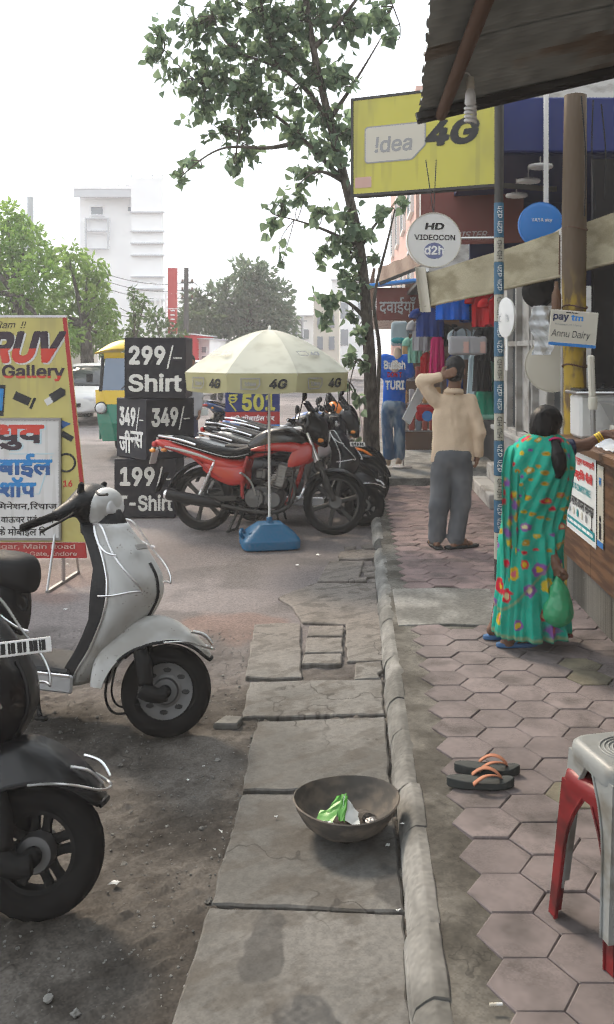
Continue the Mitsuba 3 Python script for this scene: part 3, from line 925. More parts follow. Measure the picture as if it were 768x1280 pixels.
    k.add('rear_body', loft([(-1.66, .60, .05, .05, 2.2), (-1.55, .58, .14, .12, 2.5), (-1.3, .53, .19, .17, 2.6), (-1.05, .50, .19, .19, 2.6), (-.92, .46, .16, .19, 2.4), (-.86, .42, .12, .16, 2.2)], 28), paint, 60)
    k.add('seat', loft([(-1.55, .79, .08, .03, 2.3), (-1.48, .775, .13, .05, 2.5), (-1.2, .755, .15, .06, 2.7), (-1.0, .735, .15, .075, 2.6), (-.90, .725, .135, .085, 2.5), (-.80, .705, .10, .09, 2.4), (-.755, .68, .05, .06, 2.2)], 28), 'seat_vinyl', 60)
    k.add('under_seat', loft([(-1.3, .62, .15, .08, 2.5), (-.95, .6, .15, .09, 2.5), (-.85, .55, .11, .12, 2.4), (-.81, .5, .06, .1, 2.2)], 20), 'black_plastic', 60)
    k.add('bag_hook', stube([(-.80, -.03, .60), (-.76, -.05, .585), (-.755, -.05, .55), (-.78, -.05, .535), (-.80, -.05, .56)], .006, 18, 6), 'black_plastic')
    k.add('tail_lamp', box(.05, .18, .06, (-1.66, 0, .60), .015), 'lens_red')
    k.add('engine', cat(loft([(-1.45, .24, .05, .06, 2.3), (-1.2, .24, .08, .1, 2.4), (-.95, .25, .07, .08, 2.4)], 18)), 'engine_metal')
    k.add('silencer', tf(loft([(-.3, 0, .03, .03, 2), (-.26, 0, .055, .055, 2.3), (.1, 0, .055, .055, 2.3), (.2, 0, .02, .02, 2)], 16), (-1.35, -.17, .26), ry=8), 'black_plastic')
    k.add('main_stand', cat(tube([(-.95, -.12, .2), (-.90, -.13, .02)], .012, 8), tube([(-.95, .12, .2), (-.90, .13, .02)], .012, 8), tube([(-.95, -.12, .19), (-.95, .12, .19)], .012, 8)), 'dark_metal')
    k.add('side_stand', cat(stube([(-.62, -.13, .22), (-.58, -.17, .12), (-.545, -.20, .085)], .012, 10, 8), box(.06, .03, .02, (-.535, -.205, .08), .006)), 'black_matt')
    k.add('brake_cable', cat(stube([(-.27, -.05, .30), (-.28, -.07, .17), (-.22, -.09, .11), (-.10, -.10, .14)], .006, 20, 6), stube([(-.26, -.02, .30), (-.26, -.05, .19), (-.2, -.08, .14), (-.08, -.10, .17)], .005, 20, 6)), 'rubber')
    # handlebar unit
    hs = (lambda m: tf(steer_tf(m, 4, pivot, rake), (-.075, 0, -.025)))
    k.add('steering_column', hs(stube([(-.24, 0, .90), (-.275, 0, 1.0), (-.335, 0, 1.07)], [.085, .085, .08], 12, 14)), 'black_plastic', True)
    k.add('handlebar_cover', hs(nets(union([el((-.36, 0, 1.115), (.085, .13, .07)), rc((-.39, -.02, 1.11), (-.42, -.24, 1.05), .06, .03), rc((-.39, .02, 1.11), (-.42, .24, 1.05), .06, .03), rb((-.34, 0, 1.03), (.06, .075, .09), .03)], .06), (-.56, -.32, .88), (-.2, .32, 1.24), .011)), 'black_plastic', True)
    k.add('headlamp_shell', hs(nets(union([el((-.30, 0, 1.10), (.07, .12, .08)), el((-.31, 0, 1.03), (.055, .09, .07))], .05), (-.42, -.2, .9), (-.12, .2, 1.25), .012)), paint, True)
    k.add('headlamp', hs(tf(loft([(-.04, 0, .085, .045, 2.5), (.0, 0, .08, .042, 2.5), (.008, 0, .05, .03, 2.3)], 22), (-.240, 0, 1.09), ry=-12)), 'lens_clear', 60)
    for s in (-1, 1):
        k.add('grip', hs(tube([(-.42, s * .24, 1.05), (-.46, s * .31, 1.025), (-.51, s * .385, .995), (-.515, s * .392, .993)], [.021, .019, .019, .014], 12)), 'rubber', True)
        k.add('brake_lever', hs(stube([(-.36, s * .20, 1.06), (-.36, s * .26, 1.04), (-.42, s * .38, .98)], .006, 14, 6)), 'black_matt')
    for s in (-1, 1): k.add('mirror_mount', hs(tube([(-.385, s * .10, 1.13), (-.375, s * .115, 1.19), (-.37, s * .12, 1.20)], [.02, .015, .009], 10)), 'black_matt')
    k.add('brake_lever', hs(stube([(-.30, -.1, 1.16), (-.25, -.16, 1.15), (-.19, -.20, 1.155)], .007, 10, 6)), 'dark_metal')
    return k


mat('wheel_dark', (0.035, 0.034, 0.033), 0.5, 0.4)
mat('tank_paint', (0.015, 0.014, 0.014), 0.25, 0.5, coat=1.0)
mat('frame_red', (0.35, 0.02, 0.015), 0.4, 0.5)
mat('wheel_grey', (0.2, 0.2, 0.2), 0.5, 0.5, metal=0.5)


def dusty_white(p, n, uv):
    d = smoothstep(0.42, 0.7, fbm(p.x * 9, p.y * 9, p.z * 9, 4)) * 0.5 + smoothstep(0.55, 0.1, p.z) * 0.35
    sp = smoothstep(0.80, 0.86, noise(p.x * 95, p.y * 95, p.z * 95)) * smoothstep(0.5, 0.65, noise(p.x * 12, p.y * 12, p.z * 12))
    c = mix(C3((0.47, 0.475, 0.465)), C3((0.29, 0.275, 0.245)), dr.clip(d, 0, 1))
    return mix(c, C3((0.12, 0.08, 0.06)), sp * 0.7)


pm('scooter_white', dusty_white, 0.38, 0.5)


def place_bike(k, name, fx, fy, heading, lean, wb, label, catg, group=None, swap=None, s=1.0, skip=()):
    """Stands a two-wheeler with its front axle over (fx, fy), heading in degrees from +x, leaning to its left."""
    M = T().translate([fx, fy, RZ]).rotate([0, 0, 1], heading).scale(s).rotate([1, 0, 0], -lean).translate([-wb, 0, 0])
    return k.place(name, label, catg, group, M=M, swap=swap, skip=skip)


white = scooter(False)
place_bike(white, 'scooter', gp(205, 921, RZ)[0], gp(205, 921, RZ)[1], -17, 5, 0, 'dusty white step-through scooter with chrome guard wires, black grip and steel front wheel', 'scooter', swap={'scooter_paint': 'scooter_white'})
blk = scooter(True)
place_bike(blk, 'scooter', gp(44, 1149, RZ)[0], gp(44, 1149, RZ)[1], -14, 5, 0, 'glossy black scooter with twin-spoke alloy wheel cut off by the left edge', 'scooter', swap={'scooter_paint': 'black_gloss'})
place_bike(blk, 'scooter', 0.13, 9.95, -14, 5, 0, 'black scooter whose small wheel pokes out just behind the red motorcycle', 'scooter', 'two-wheelers parked in a row along the kerb', swap={'scooter_paint': 'black_gloss'})
moto = motorcycle()
GB = 'two-wheelers parked in a row along the kerb'
place_bike(moto, 'motorcycle', gp(418, 669, RZ)[0], gp(418, 669, RZ)[1], 170 - 180, 5, 1.29, 'red and black motorcycle parked nearest, right behind the umbrella pole', 'motorcycle', GB, swap={'body_paint': 'red_paint', 'frame_paint': 'frame_red', 'guard_paint': 'black_gloss'}, s=1.06)
place_bike(moto, 'motorcycle', .0, 10.5, -6, 6, 1.29, 'black motorcycle with silver tail cowl, third vehicle of the kerb row', 'motorcycle', GB, swap={'body_paint': 'silver_paint', 'frame_paint': 'dark_metal', 'guard_paint': 'black_gloss'})
place_bike(moto, 'motorcycle', .14, 11.05, -11, 5, 1.29, 'white and black motorcycle with white side panels in the kerb row', 'motorcycle', GB, swap={'body_paint': 'white_paint', 'tank_paint': 'silver_paint', 'frame_paint': 'dark_metal', 'guard_paint': 'black_gloss'})
place_bike(moto, 'motorcycle', .02, 11.6, -4, 6, 1.29, 'motorcycle with bright orange front cowl and mudguard in the kerb row', 'motorcycle', GB, swap={'body_paint': 'black_gloss', 'frame_paint': 'dark_metal', 'guard_paint': 'orange_paint'}, s=1.05)
place_bike(moto, 'motorcycle', .14, 12.2, -7, 5, 1.29, 'silver and black motorcycle near the far end of the kerb row', 'motorcycle', GB, swap={'body_paint': 'silver_paint', 'tank_paint': 'silver_paint', 'frame_paint': 'dark_metal', 'guard_paint': 'black_gloss'})
place_bike(moto, 'motorcycle', -.05, 13.0, -8, 5, 1.29, 'farthest motorcycle of the kerb row, dark blue', 'motorcycle', GB, swap={'body_paint': 'blue_paint', 'tank_paint': 'blue_paint', 'frame_paint': 'dark_metal', 'guard_paint': 'black_gloss'})
place_bike(moto, 'motorcycle', -1.95, 19.5, 65, 5, 1.29, 'small blue motorcycle standing further up the road beyond the price poster', 'motorcycle', swap={'body_paint': 'blue_paint', 'frame_paint': 'dark_metal', 'guard_paint': 'blue_paint'})
# ------------------------------------------------------------------ the shops along the right of the pavement
mat('wood_dark', {'type': 'rgb', 'value': [0.12, 0.06, 0.03]}, 0.5, 0.4)
pm('sign_yellow', lambda p, n, uv: mix(C3((0.52, 0.48, 0.08)), C3((0.36, 0.33, 0.085)), dr.clip(smoothstep(0.45, 0.75, fbm(p.x * 3, p.y * 3, p.z * 1.2, 4)) * 0.7 + smoothstep(0.62, 0.8, noise(p.x * 28, 0.0, p.z * 1.5)) * 0.35, 0, 1)), 0.4, 0.4)
mat('cream', (0.55, 0.52, 0.44), 0.6)
pm('white_wall', lambda p, n, uv: mix(C3((0.40, 0.39, 0.37)), C3((0.22, 0.205, 0.185)), smoothstep(0.4, 0.75, fbm(p.x * 4, p.y * 4, p.z * 6, 4))), 0.85, 0.2)
mat('white_matt', (0.7, 0.7, 0.68), 0.55)
mat('navy', (0.015, 0.022, 0.07), 0.45)
mat('royal_blue', (0.009, 0.021, 0.13), 0.5)
mat('sky_blue', (0.04, 0.22, 0.62), 0.4)
mat('maroon', (0.13, 0.03, 0.022), 0.6)
mat('dark_room', (0.016, 0.015, 0.016), 0.8)  # near-black colour stands in for the shade inside the stalls
mat('rust', (0.10, 0.055, 0.035), 0.75)
mat('pink_wall', (0.55, 0.36, 0.31), 0.85)
mat('glass_dark', (0.02, 0.025, 0.03), 0.15, 0.8)
mat('teal', (0.02, 0.25, 0.27), 0.5)
mat('text_red', (0.55, 0.03, 0.03), 0.5)
mat('text_blue', (0.03, 0.18, 0.5), 0.5)
mat('text_grey', (0.3, 0.3, 0.3), 0.6)
mat('disc_blue', (0.16, 0.18, 0.32), 0.5)
pm('wood', lambda p, n, uv: mix(C3((0.17, 0.085, 0.04)), C3((0.075, 0.035, 0.018)), smoothstep(0.3, 0.7, fbm(p.x * 5, p.y * 3, p.z * 28, 4))) * (0.75 + 0.5 * fbm(p.x * 3, p.y * 3, p.z * 3, 3)), 0.45, 0.4)
pm('tin', lambda p, n, uv: mix(C3((0.24, 0.26, 0.25)), C3((0.15, 0.115, 0.085)), smoothstep(0.5, 0.72, fbm(p.x * 2.5, p.y * 2.5, 1.0, 4))) * (0.75 + 0.5 * noise(p.x * 14, p.y * 5)), 0.6, 0.4)
pm('canvas', lambda p, n, uv: mix(C3((0.42, 0.38, 0.27)), C3((0.27, 0.235, 0.155)), smoothstep(0.35, 0.7, fbm(p.x * 6, p.y * 6, p.z * 9, 4))) * (0.9 + 0.2 * noise(p.x * 180, p.y * 180, p.z * 180)), 0.9, 0.1)
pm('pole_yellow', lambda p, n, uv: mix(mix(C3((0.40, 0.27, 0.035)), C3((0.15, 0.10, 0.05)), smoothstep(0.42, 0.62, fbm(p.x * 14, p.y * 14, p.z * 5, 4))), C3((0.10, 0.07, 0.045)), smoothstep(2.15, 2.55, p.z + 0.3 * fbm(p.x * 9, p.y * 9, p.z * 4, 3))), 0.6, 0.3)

# tin roof overhead, on a rusty pipe rafter
RK = Kit()


def roof_z(x, y):
    return 2.985 + 0.235 * (x - 0.357)


def tin_sheet(y0, y1, dz, x1):
    def f(u, v):
        x0 = 0.357 - 0.048 * (5 - v) + 0.006 * np.sin(v * 31) + 0.003 * np.sin(v * 83)
        x = x0 + (x1 - x0) * u
        return x, v, roof_z(x, v) + dz + 0.011 * np.sin(v * 2 * PI / 0.085) + 0.006 * np.sin(x * 5 + v)
    return thick(grid(f, np.linspace(0, 1, 22), np.arange(y0, y1, 0.0107)), 0.0015)


for i, (a, b_) in enumerate([(3.95, 5.02), (2.95, 4.05), (1.95, 3.05), (0.95, 2.05)]):
    RK.add('corrugated_sheet', tin_sheet(a, b_, 0.006 * (i % 2), 3.1), 'tin', True)
RK.add('rafter', tube([(.47, 1.0, roof_z(.47, 0) - .055), (.47, 5.0, roof_z(.47, 0) - .047)], .031, 12), 'rust', True)
RK.add('rafter', tube([(1.7, 1.0, roof_z(1.7, 0) - .055), (1.7, 5.0, roof_z(1.7, 0) - .055)], .038, 12), 'rust', True)
RK.add('edge_angle', cat(bar((.34, 4.985, roof_z(.34, 0) - .028), (3.1, 4.985, roof_z(3.1, 0) - .028), .04, .035), bar((.34, 5.006, roof_z(.34, 0) - .035), (3.1, 5.006, roof_z(3.1, 0) - .035), .004, .06)), 'dark_metal')
RK.add('rear_post', tube([(2.9, 4.9, -.02), (2.9, 4.9, roof_z(2.9, 0) - .04)], .03, 10), 'rust', True)
RK.add('rear_post', tube([(2.9, 1.2, -.02), (2.9, 1.2, roof_z(2.9, 0) - .04)], .03, 10), 'rust', True)
RK.place('tin_roof', 'rusty corrugated tin roof overhead, running out over the pavement at the top right', 'roof')

# spiral lamp hanging under the tin roof
BK = Kit()
bx_, by_ = 0.555, 4.45
zt = roof_z(bx_, by_) + .075
BK.add('cord', stube([(bx_ - .03, by_, zt - .08), (bx_ - .008, by_, zt - .085), (bx_, by_, zt - .10)], .004, 10, 6), 'white_matt')
BK.add('holder', lathe([(0, -.10), (.016, -.10), (.019, -.13), (.019, -.155), (0, -.155)], 14, 'z', (bx_, by_, zt)), 'cream')
BK.add('base', lathe([(0, -.155), (.014, -.155), (.025, -.18), (.027, -.225), (.018, -.235), (0, -.235)], 18, 'z', (bx_, by_, zt)), 'white_matt')
tt = np.linspace(0, 1, 90)
BK.add('spiral_tube', tube(np.stack([bx_ + .024 * np.cos(tt * 8 * PI), by_ + .024 * np.sin(tt * 8 * PI), zt - .238 - .075 * tt], 1), .0075, 8), 'white_matt', True)
BK.place('spiral_lamp', 'white spiral energy saving lamp hanging from the tin roof', 'lamp')

# snack counter
CX, CY0, CY1 = 1.517, 3.6, 6.86
CK = Kit()
CK.add('plinth', box(1.0, CY1 - CY0 - .02, .30, (CX + .53, (CY0 + CY1) / 2, .135), .01), 'cement')
nP = 4
for i in range(nP):
    y0 = CY0 + (CY1 - CY0) * i / nP
    y1 = CY0 + (CY1 - CY0) * (i + 1) / nP
    CK.add('front_panel', box(.03, y1 - y0 - .006, .80, (CX + .015, (y0 + y1) / 2, .685), .004), 'wood')
CK.add('end_panel', box(.9, .03, .80, (CX + .49, CY1 - .02, .685), .004), 'wood')
CK.add('corner_batten', box(.035, .05, .80, (CX + .006, CY1 - .03, .685), .005), 'wood_dark')
CK.add('top', box(.86, CY1 - CY0 + .06, .035, (CX + .39, (CY0 + CY1) / 2, 1.107), .008), 'wood')
CK.add('top__edge_strip', box(.012, CY1 - CY0 + .06, .05, (CX - .047, (CY0 + CY1) / 2, 1.095), .003), 'wood_dark')
CK.place('snack_counter', 'brown wooden snack counter on a grey cement plinth where the woman stands', 'counter')
RT = np.stack([[0, -1, 0], [0, 0, 1], [-1, 0, 0]], 1)      # drawn in xy -> on a wall facing -x


def on_counter(m, y, z, out=0.0):
    return tf(m, (CX - 0.003 - out, y, z), R=RT)


# two paper notices pasted on the counter front
NK = Kit()
w, h = .80, .60
PY, PZ = 6.28, .80
sh = grid(lambda u, v: ((u - .5) * w, (v - .5) * h - .05 * 0 * u, .004 + .012 * np.clip(v - .85, 0, 1) * 6 * (1 - u) + .003 * np.sin(u * 9) * (v > .8)), np.linspace(0, 1, 20), np.linspace(0, 1, 16))
NK.add('sheet', on_counter(thick(sh, .001), PY, PZ), 'white_matt', True)
for s, y, hh, ww, mt, ft, st_ in (('यहाँ का पूर्ण शाकाहारी', .20, .06, .70, 'text_red', 'D', 2), ('प्लास्टिक थैली', .105, .085, .62, 'text_red', 'D', 3), ('100 % COMPOSTABLE', .02, .045, .52, 'teal', 'L', 1), ('के साथ अपना सामान', -.075, .085, .66, 'text_black', 'D', 2)):
    NK.add('lettering', on_counter(tf(text(s, ww, hh, ft, st_, .0012), (.02, y, .009)), PY, PZ), mt, False)
NK.add('border', on_counter(box(.74, .055, .001, (0, -.235, .0065)), PY, PZ), 'teal')
NK.add('lettering', on_counter(tf(cat(*[box(.02 + .012 * (i % 3), .02, .001, (-.33 + .04 * i, 0, 0)) for i in range(17)]), (0, -.235, .0075)), PY, PZ), 'text_white', False)
NK.add('figure', on_counter(tf(cat(box(.012, .09, .001, (0, 0, 0)), tf(box(.012, .05, .001), (.018, .05, 0), rz=-28), tf(box(.012, .05, .001), (-.016, .05, 0), rz=28), box(.05, .012, .001, (0, -.045, 0))), (.30, -.155, .0075)), PY, PZ), 'text_black')
for i in range(5):
    NK.add('emblem', on_counter(tf(lathe([(0, 0), (.026, 0), (.026, .001), (0, .001)], 16, 'z'), (-.30 + .115 * i, -.155, .0075)), PY, PZ), ['text_grey', 'cream', 'teal', 'cream', 'text_grey'][i])
NK.place('paper_notice', 'large white notice with red lettering and a teal bottom band pasted on the counter', 'notice')
NK = Kit()
PY2, PZ2 = 5.78, .78
NK.add('sheet', on_counter(box(.14, .50, .001, (0, 0, .004)), PY2, PZ2), 'cream')
NK.add('picture', on_counter(cat(box(.05, .10, .001, (0, -.15, .0055)), tf(lathe([(0, 0), (.022, 0), (.022, .001), (0, .001)], 14, 'z'), (0, -.075, .0055))), PY2, PZ2), 'text_black')
NK.add('border', on_counter(box(.14, .035, .001, (0, -.23, .0056)), PY2, PZ2), 'text_blue')
NK.add('lettering', on_counter(tf(text('जय', .06, .05, 'D', 2, .001), (0, .15, .0055)), PY2, PZ2), 'text_blue', False)
NK.place('paper_notice', 'narrow cream notice with a small dark figure beside the large one on the counter', 'notice')

# goods on the counter
k = Kit()
k.add('body', box(.34, .30, .30, (1.72, 6.62, 1.277), .02), 'white_paint')
k.add('rim', box(.40, .36, .022, (1.72, 6.62, 1.44), .008), 'steel')
k.add('lid', tf(loft([(-.17, 0, .10, .006, 4), (-.16, 0, .15, .012, 5), (.16, 0, .15, .012, 5), (.17, 0, .10, .006, 4)], 24), (1.72, 6.62, 1.458)), 'black_gloss', 60)
k.add('lid__knob', lathe([(0, 0), (.02, 0), (.012, .02), (.022, .035), (0, .04)], 16, 'z', (1.74, 6.58, 1.468)), 'black_plastic')
k.place('food_warmer', 'pale square food warmer with steel rim on the counter', 'food warmer')
k = Kit()
cx_, cy_ = 1.60, 6.30
k.add('shaft', tube([(cx_, cy_, 1.125), (cx_ - .004, cy_, 1.36)], .017, 12), 'dull_steel', True)
k.add('collar', lathe([(0, 1.34), (.028, 1.34), (.03, 1.36), (.03, 1.42), (.026, 1.425), (0, 1.425)], 18, 'z', (cx_ - .004, cy_, 0)), 'cream')
k.add('handle', tf(box(.042, .042, .28, b=.01), (cx_ - .012, cy_, 1.56), ry=-2), 'cream')
k.place('lighter_stand', 'tall white upright handle on a metal shaft standing on the counter', 'tool')
k = Kit()
k.add('base', box(.42, .42, .11, (1.93, 6.15, 1.18), .012), 'cream')
k.add('tray', tf(rings([[(-.20, -.2, 0), (.2, -.2, 0), (.2, .2, 0), (-.2, .2, 0)], [(-.26, -.26, .13), (.26, -.26, .13), (.26, .26, .13), (-.26, .26, .13)], [(-.25, -.25, .13), (.25, -.25, .13), (.25, .25, .13), (-.25, .25, .13)], [(-.19, -.19, .01), (.19, -.19, .01), (.19, .19, .01), (-.19, .19, .01)]]), (1.93, 6.15, 1.25)), 'steel', False)
k.add('rim', cat(*[bar((1.93 + a, 6.15 + b_, 1.385), (1.93 + c, 6.15 + d, 1.385), .02, .012) for a, b_, c, d in ((-.26, -.26, .26, -.26), (.26, -.26, .26, .26), (.26, .26, -.26, .26), (-.26, .26, -.26, -.26))]), 'steel')
k.add('ladle', stube([(1.85, 6.1, 1.36), (1.98, 6.05, 1.44), (2.12, 6.0, 1.52)], .006, 10, 6), 'steel')
k.place('serving_tray', 'steel serving tray on a cream box at the right edge of the counter', 'tray')
pk = grid(lambda u, v: (CX + .02 + .16 * u + .01 * np.sin(v * 20), 5.62 + .62 * v, 1.13 + .028 * np.sin(PI * u) * (1 + .4 * np.sin(v * 23 + u * 5)) + .004 * np.sin(v * 61)), np.linspace(0, 1, 14), np.linspace(0, 1, 44))
mat('plastic_film', (0.62, 0.64, 0.66), 0.18, 0.7)
single('plastic_packet', thick(pk, .008), 'plastic_film', 'crinkled clear plastic packet lying along the counter edge', 'packet', smooth=True)

# thick painted post at the counter corner
PKt = Kit()
xx, yy = at(719, 300, 6.98)[:2]
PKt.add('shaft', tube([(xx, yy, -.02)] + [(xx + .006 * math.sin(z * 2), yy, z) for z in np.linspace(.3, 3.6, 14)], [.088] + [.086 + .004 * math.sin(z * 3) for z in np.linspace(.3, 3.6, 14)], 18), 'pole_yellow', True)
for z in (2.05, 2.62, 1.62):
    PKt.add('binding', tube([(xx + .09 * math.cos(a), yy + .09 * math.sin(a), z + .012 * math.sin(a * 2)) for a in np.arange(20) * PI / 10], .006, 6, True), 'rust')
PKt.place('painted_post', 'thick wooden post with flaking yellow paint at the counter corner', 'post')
for i, (px, py0, py1) in enumerate(((727, 120, 270), (742, 125, 262), (752, 130, 250))):
    a, b_ = at(px, py0, 6.85), at(px + 4, py1, 6.85)
    single('loose_cable', stube([a, (a + b_) / 2 + [.02 * (-1) ** i, 0, 0], b_], .005, 14, 6), 'black_plastic', ['thin loose cable hanging closest to the top of the yellow post', 'middle one of the loose cables right of the yellow post', 'shortest loose cable, farthest right of the yellow post'][i], 'cable', 'cables hanging beside the yellow post')

# payment sign on the post
k = Kit()
c = at(717, 411, 6.78)
wS, hS = .335, .255
S_ = lambda m: stand(m, c, rz=-4, roll=5)
k.add('board', S_(box(wS, hS, .02, (0, 0, 0), .003)), 'cream')
k.add('lower_edge', S_(box(wS, .022, .004, (0, -hS / 2 + .011, .0115))), 'text_blue')
k.add('lettering', S_(tf(text('pay', h=.052, stroke=3), (-.094, .07, .0105))), 'navy', False)
k.add('lettering', S_(tf(text('tm', h=.04, w=.085, stroke=3), (.02, .077, .0105))), 'sky_blue', False)
k.add('lettering', S_(tf(text('Accepted Here', w=.19, h=.014, stroke=1), (-.04, .024, .0105))), 'text_grey', False)
scr = 'Annu Dairy'
k.add('handwriting', S_(tf(text(scr, w=.27, h=.062, skew=.12), (-.015, -.045, .0105))), 'text_black', False)
k.add('clip', S_(box(.085, .006, .004, (-.02, .112, .012))), 'text_black')
k.place('payment_sign', 'square cream sign with navy and sky blue lettering hanging on the yellow post', 'sign')

# crumpled plastic strip and white dish behind it
cs = at(677, 413, 7.05)
m = grid(lambda u, v: (cs[0] + (u - .5) * .14 + .02 * np.sin(v * 7), cs[1] + .02 * np.sin(u * 9 + v * 13) + .012 * np.sin(v * 29), cs[2] + (v - .5) * .36), np.linspace(0, 1, 12), np.linspace(0, 1, 24))
single('plastic_sleeve', thick(m, .004), 'plastic_film', 'crumpled clear plastic sleeve hanging left of the payment sign', 'plastic sleeve', smooth=40)


def dish_sign(c, R, rz, parts, label, catg, face='white_matt', thickk=.05, rim='cream', dome=0.0, tilt=0, extra=None):
    k = Kit()
    F = lambda m: stand(m, c, rz=rz, tilt=tilt)
    pr = [(0, -thickk), (R * .94, -thickk), (R, -thickk * .8), (R, -.006), (R * .975, 0)] + [(R * .975 * math.cos(a), dome * math.sin(a)) for a in np.linspace(.15, PI / 2 - .01, 7)] + [(0, dome)]
    k.add('face', F(lathe(pr, 48)), face, 40)
    k.add('rim', F(lathe([(R * .985, -.01), (R * 1.012, -.01), (R * 1.012, .004), (R * .985, .004), (R * .985, -.01)], 48)), rim)
    for nm, m, mt in parts: k.add(nm, F(m), mt, False)
    for nm, m, mt in (extra or ()): k.add(nm, m, mt, 40)
    return k.place('dish_sign', label, catg)


def disc2(r, x, y, z=.001, sx=1.0):
    return tf(lathe([(0, 0), (r, 0), (r, .0015), (0, .0015)], 36), (x, y, z), s=[sx, 1, 1])


c = at(543, 300, 7.25)
pole = at(624, 297, 7.18)
dish_sign(c, .208, 6, [('lettering', tf(text('HD', w=.145, h=.052, stroke=4, skew=.2), (.005, .105, .001)), 'text_black'), ('lettering', tf(text('VIDEOCON', w=.315, h=.042, stroke=2), (.005, .02, .001)), 'text_black'),
                       ('disc', disc2(.062, 0, -.082, .0005, 1.25), 'disc_blue'), ('disc_lettering', tf(text('d2h', h=.068, stroke=3), (0, -.078, .0025)), 'text_white')],
          'round white lightbox sign with black lettering and a blue grey disc, hung from a rod', 'sign', thickk=.09,
          extra=[('rod', tube([c + [.15, .05, .02], [pole[0], pole[1], pole[2]]], .010, 10), 'steel'), ('hanger', tube([c + [0, .045, .2], c + [-.06, .045, .62]], .004, 6), 'dark_metal'), ('hanger', tube([c + [0, .045, .2], c + [.02, .045, .62]], .004, 6), 'dark_metal')])
c = at(690, 457, 7.35)
dish_sign(c, .205, -18, [('lettering', tf(text('VIDEOCON', w=.31, h=.05, stroke=2, skew=-.1), (0, .055, .001)), 'text_black'), ('disc', disc2(.085, .02, -.07, .0005), 'text_grey'), ('disc_lettering', tf(text('d2h', h=.075, stroke=3), (.02, -.065, .0025)), 'text_white')],
          'cream round dish sign with a grey disc, half hidden behind the yellow post', 'sign', face='cream', dome=.012)
c = at(677, 281, 7.75)
dish_sign(c, .185, 4, [('lettering', tf(text('TATA sky', w=.17, h=.034, stroke=1), (0, .035, .021)), 'text_white')], 'sky blue domed dish sign rising behind the canvas valance', 'sign', face='sky_blue', rim='sky_blue', dome=.02)
k = Kit()
c = at(632, 397, 7.05)
F = lambda m: stand(m, c, rz=-74)
k.add('face', F(lathe([(0, -.022), (.14, -.02), (.15, 0), (.14, .005), (0, .02)], 36)), 'white_matt')
k.add('lettering', F(tf(text('d2h', w=.16), (0, 0, .014))), 'text_grey', False)
k.add('stem', F(box(.03, .30, .012, (0, -.24, -.012), .003)), 'white_matt')
k.place('edge_on_sign', 'small white dish seen edge on, fixed to the sticker covered pole', 'sign')

# sticker-covered pole
mat('sticker_blue', (0.03, 0.105, 0.18), 0.45)
mat('sticker_cream', (0.40, 0.385, 0.32), 0.6)
k = Kit()
x0, y0 = pole[0], 7.18
k.add('shaft', tube([(x0, y0, -.02), (x0, y0, 3.75)], .034, 16), 'dark_metal', True)
z, i = .16, 0
while z < 2.82:
    L = [.20, .24, .18, .26][i % 4]
    blue = i % 2
    th = np.linspace(-2.6, 2.6, 25) - PI / 2
    r = .0365 + .0008 * (i % 2)
    zz_ = np.linspace(z, z + L, 2)
    m = grid(lambda u, v: (x0 + r * np.cos(u), y0 + r * np.sin(u), v), th, zz_)
    st_ = k.add('sticker', thick(m, .001), 'sticker_blue' if blue else 'sticker_cream', True)
    for j in range(2):
        tt_ = tf(text('d2h' if blue else 'HD', w=L * .34), (0, 0, 0), rz=90)
        tt_ = stand(tt_, (x0, y0 - r - .0025, z + L * (.28 + .44 * j)))
        k.add(st_ + '__lettering', tt_, 'text_white' if blue else 'text_black', False)
    z += L + .004
    i += 1
k.place('sticker_pole', 'thin pole wrapped in alternating cream and blue stickers beside the woman', 'pole')

# canvas valance running back from the post to the garment shop
a0, a1 = at(531, 342, 8.4), at(531, 383, 8.4)
b0, b1 = at(790, 258, 6.85), at(790, 322, 6.85)


def val(u, v):
    top = a0[None, None] + (b0 - a0) * u[..., None]
    bot = a1[None, None] + (b1 - a1) * u[..., None]
    p = top + (bot - top) * v[..., None]
    wv = .012 * np.sin(u * 17 + v * 2) + .008 * np.sin(u * 41) * v
    return p[..., 0] + wv * .4, p[..., 1] + wv, p[..., 2] - .012 * np.sin(u * PI) 


k = Kit()
k.add('cloth', thick(grid(val, np.linspace(0, 1, 50), np.linspace(0, 1, 9)), .004), 'canvas', True)
k.add('hem', tube([np.array(val(np.array([[u]]), np.array([[1.0]]))).ravel() for u in np.linspace(0, 1, 30)], .013, 8), 'canvas', True)
k.add('fold', tf(thick(grid(lambda u, v: (.045 * np.sin(u * 3) + .05 * v, .03 * np.cos(u * 5), -v * .40), np.linspace(0, 1.6, 14), np.linspace(0, 1, 10)), .004), a0 + [-.04, -.02, .06]), 'cream', True)
k.add('batten', bar(a0 + (b0 - a0) * .70, a1 + (b1 - a1) * .70, .03, .02, up=(1, 0, 0)), 'rust')
k.place('canvas_valance', 'beige canvas valance stretched from the shops to the yellow post', 'awning')

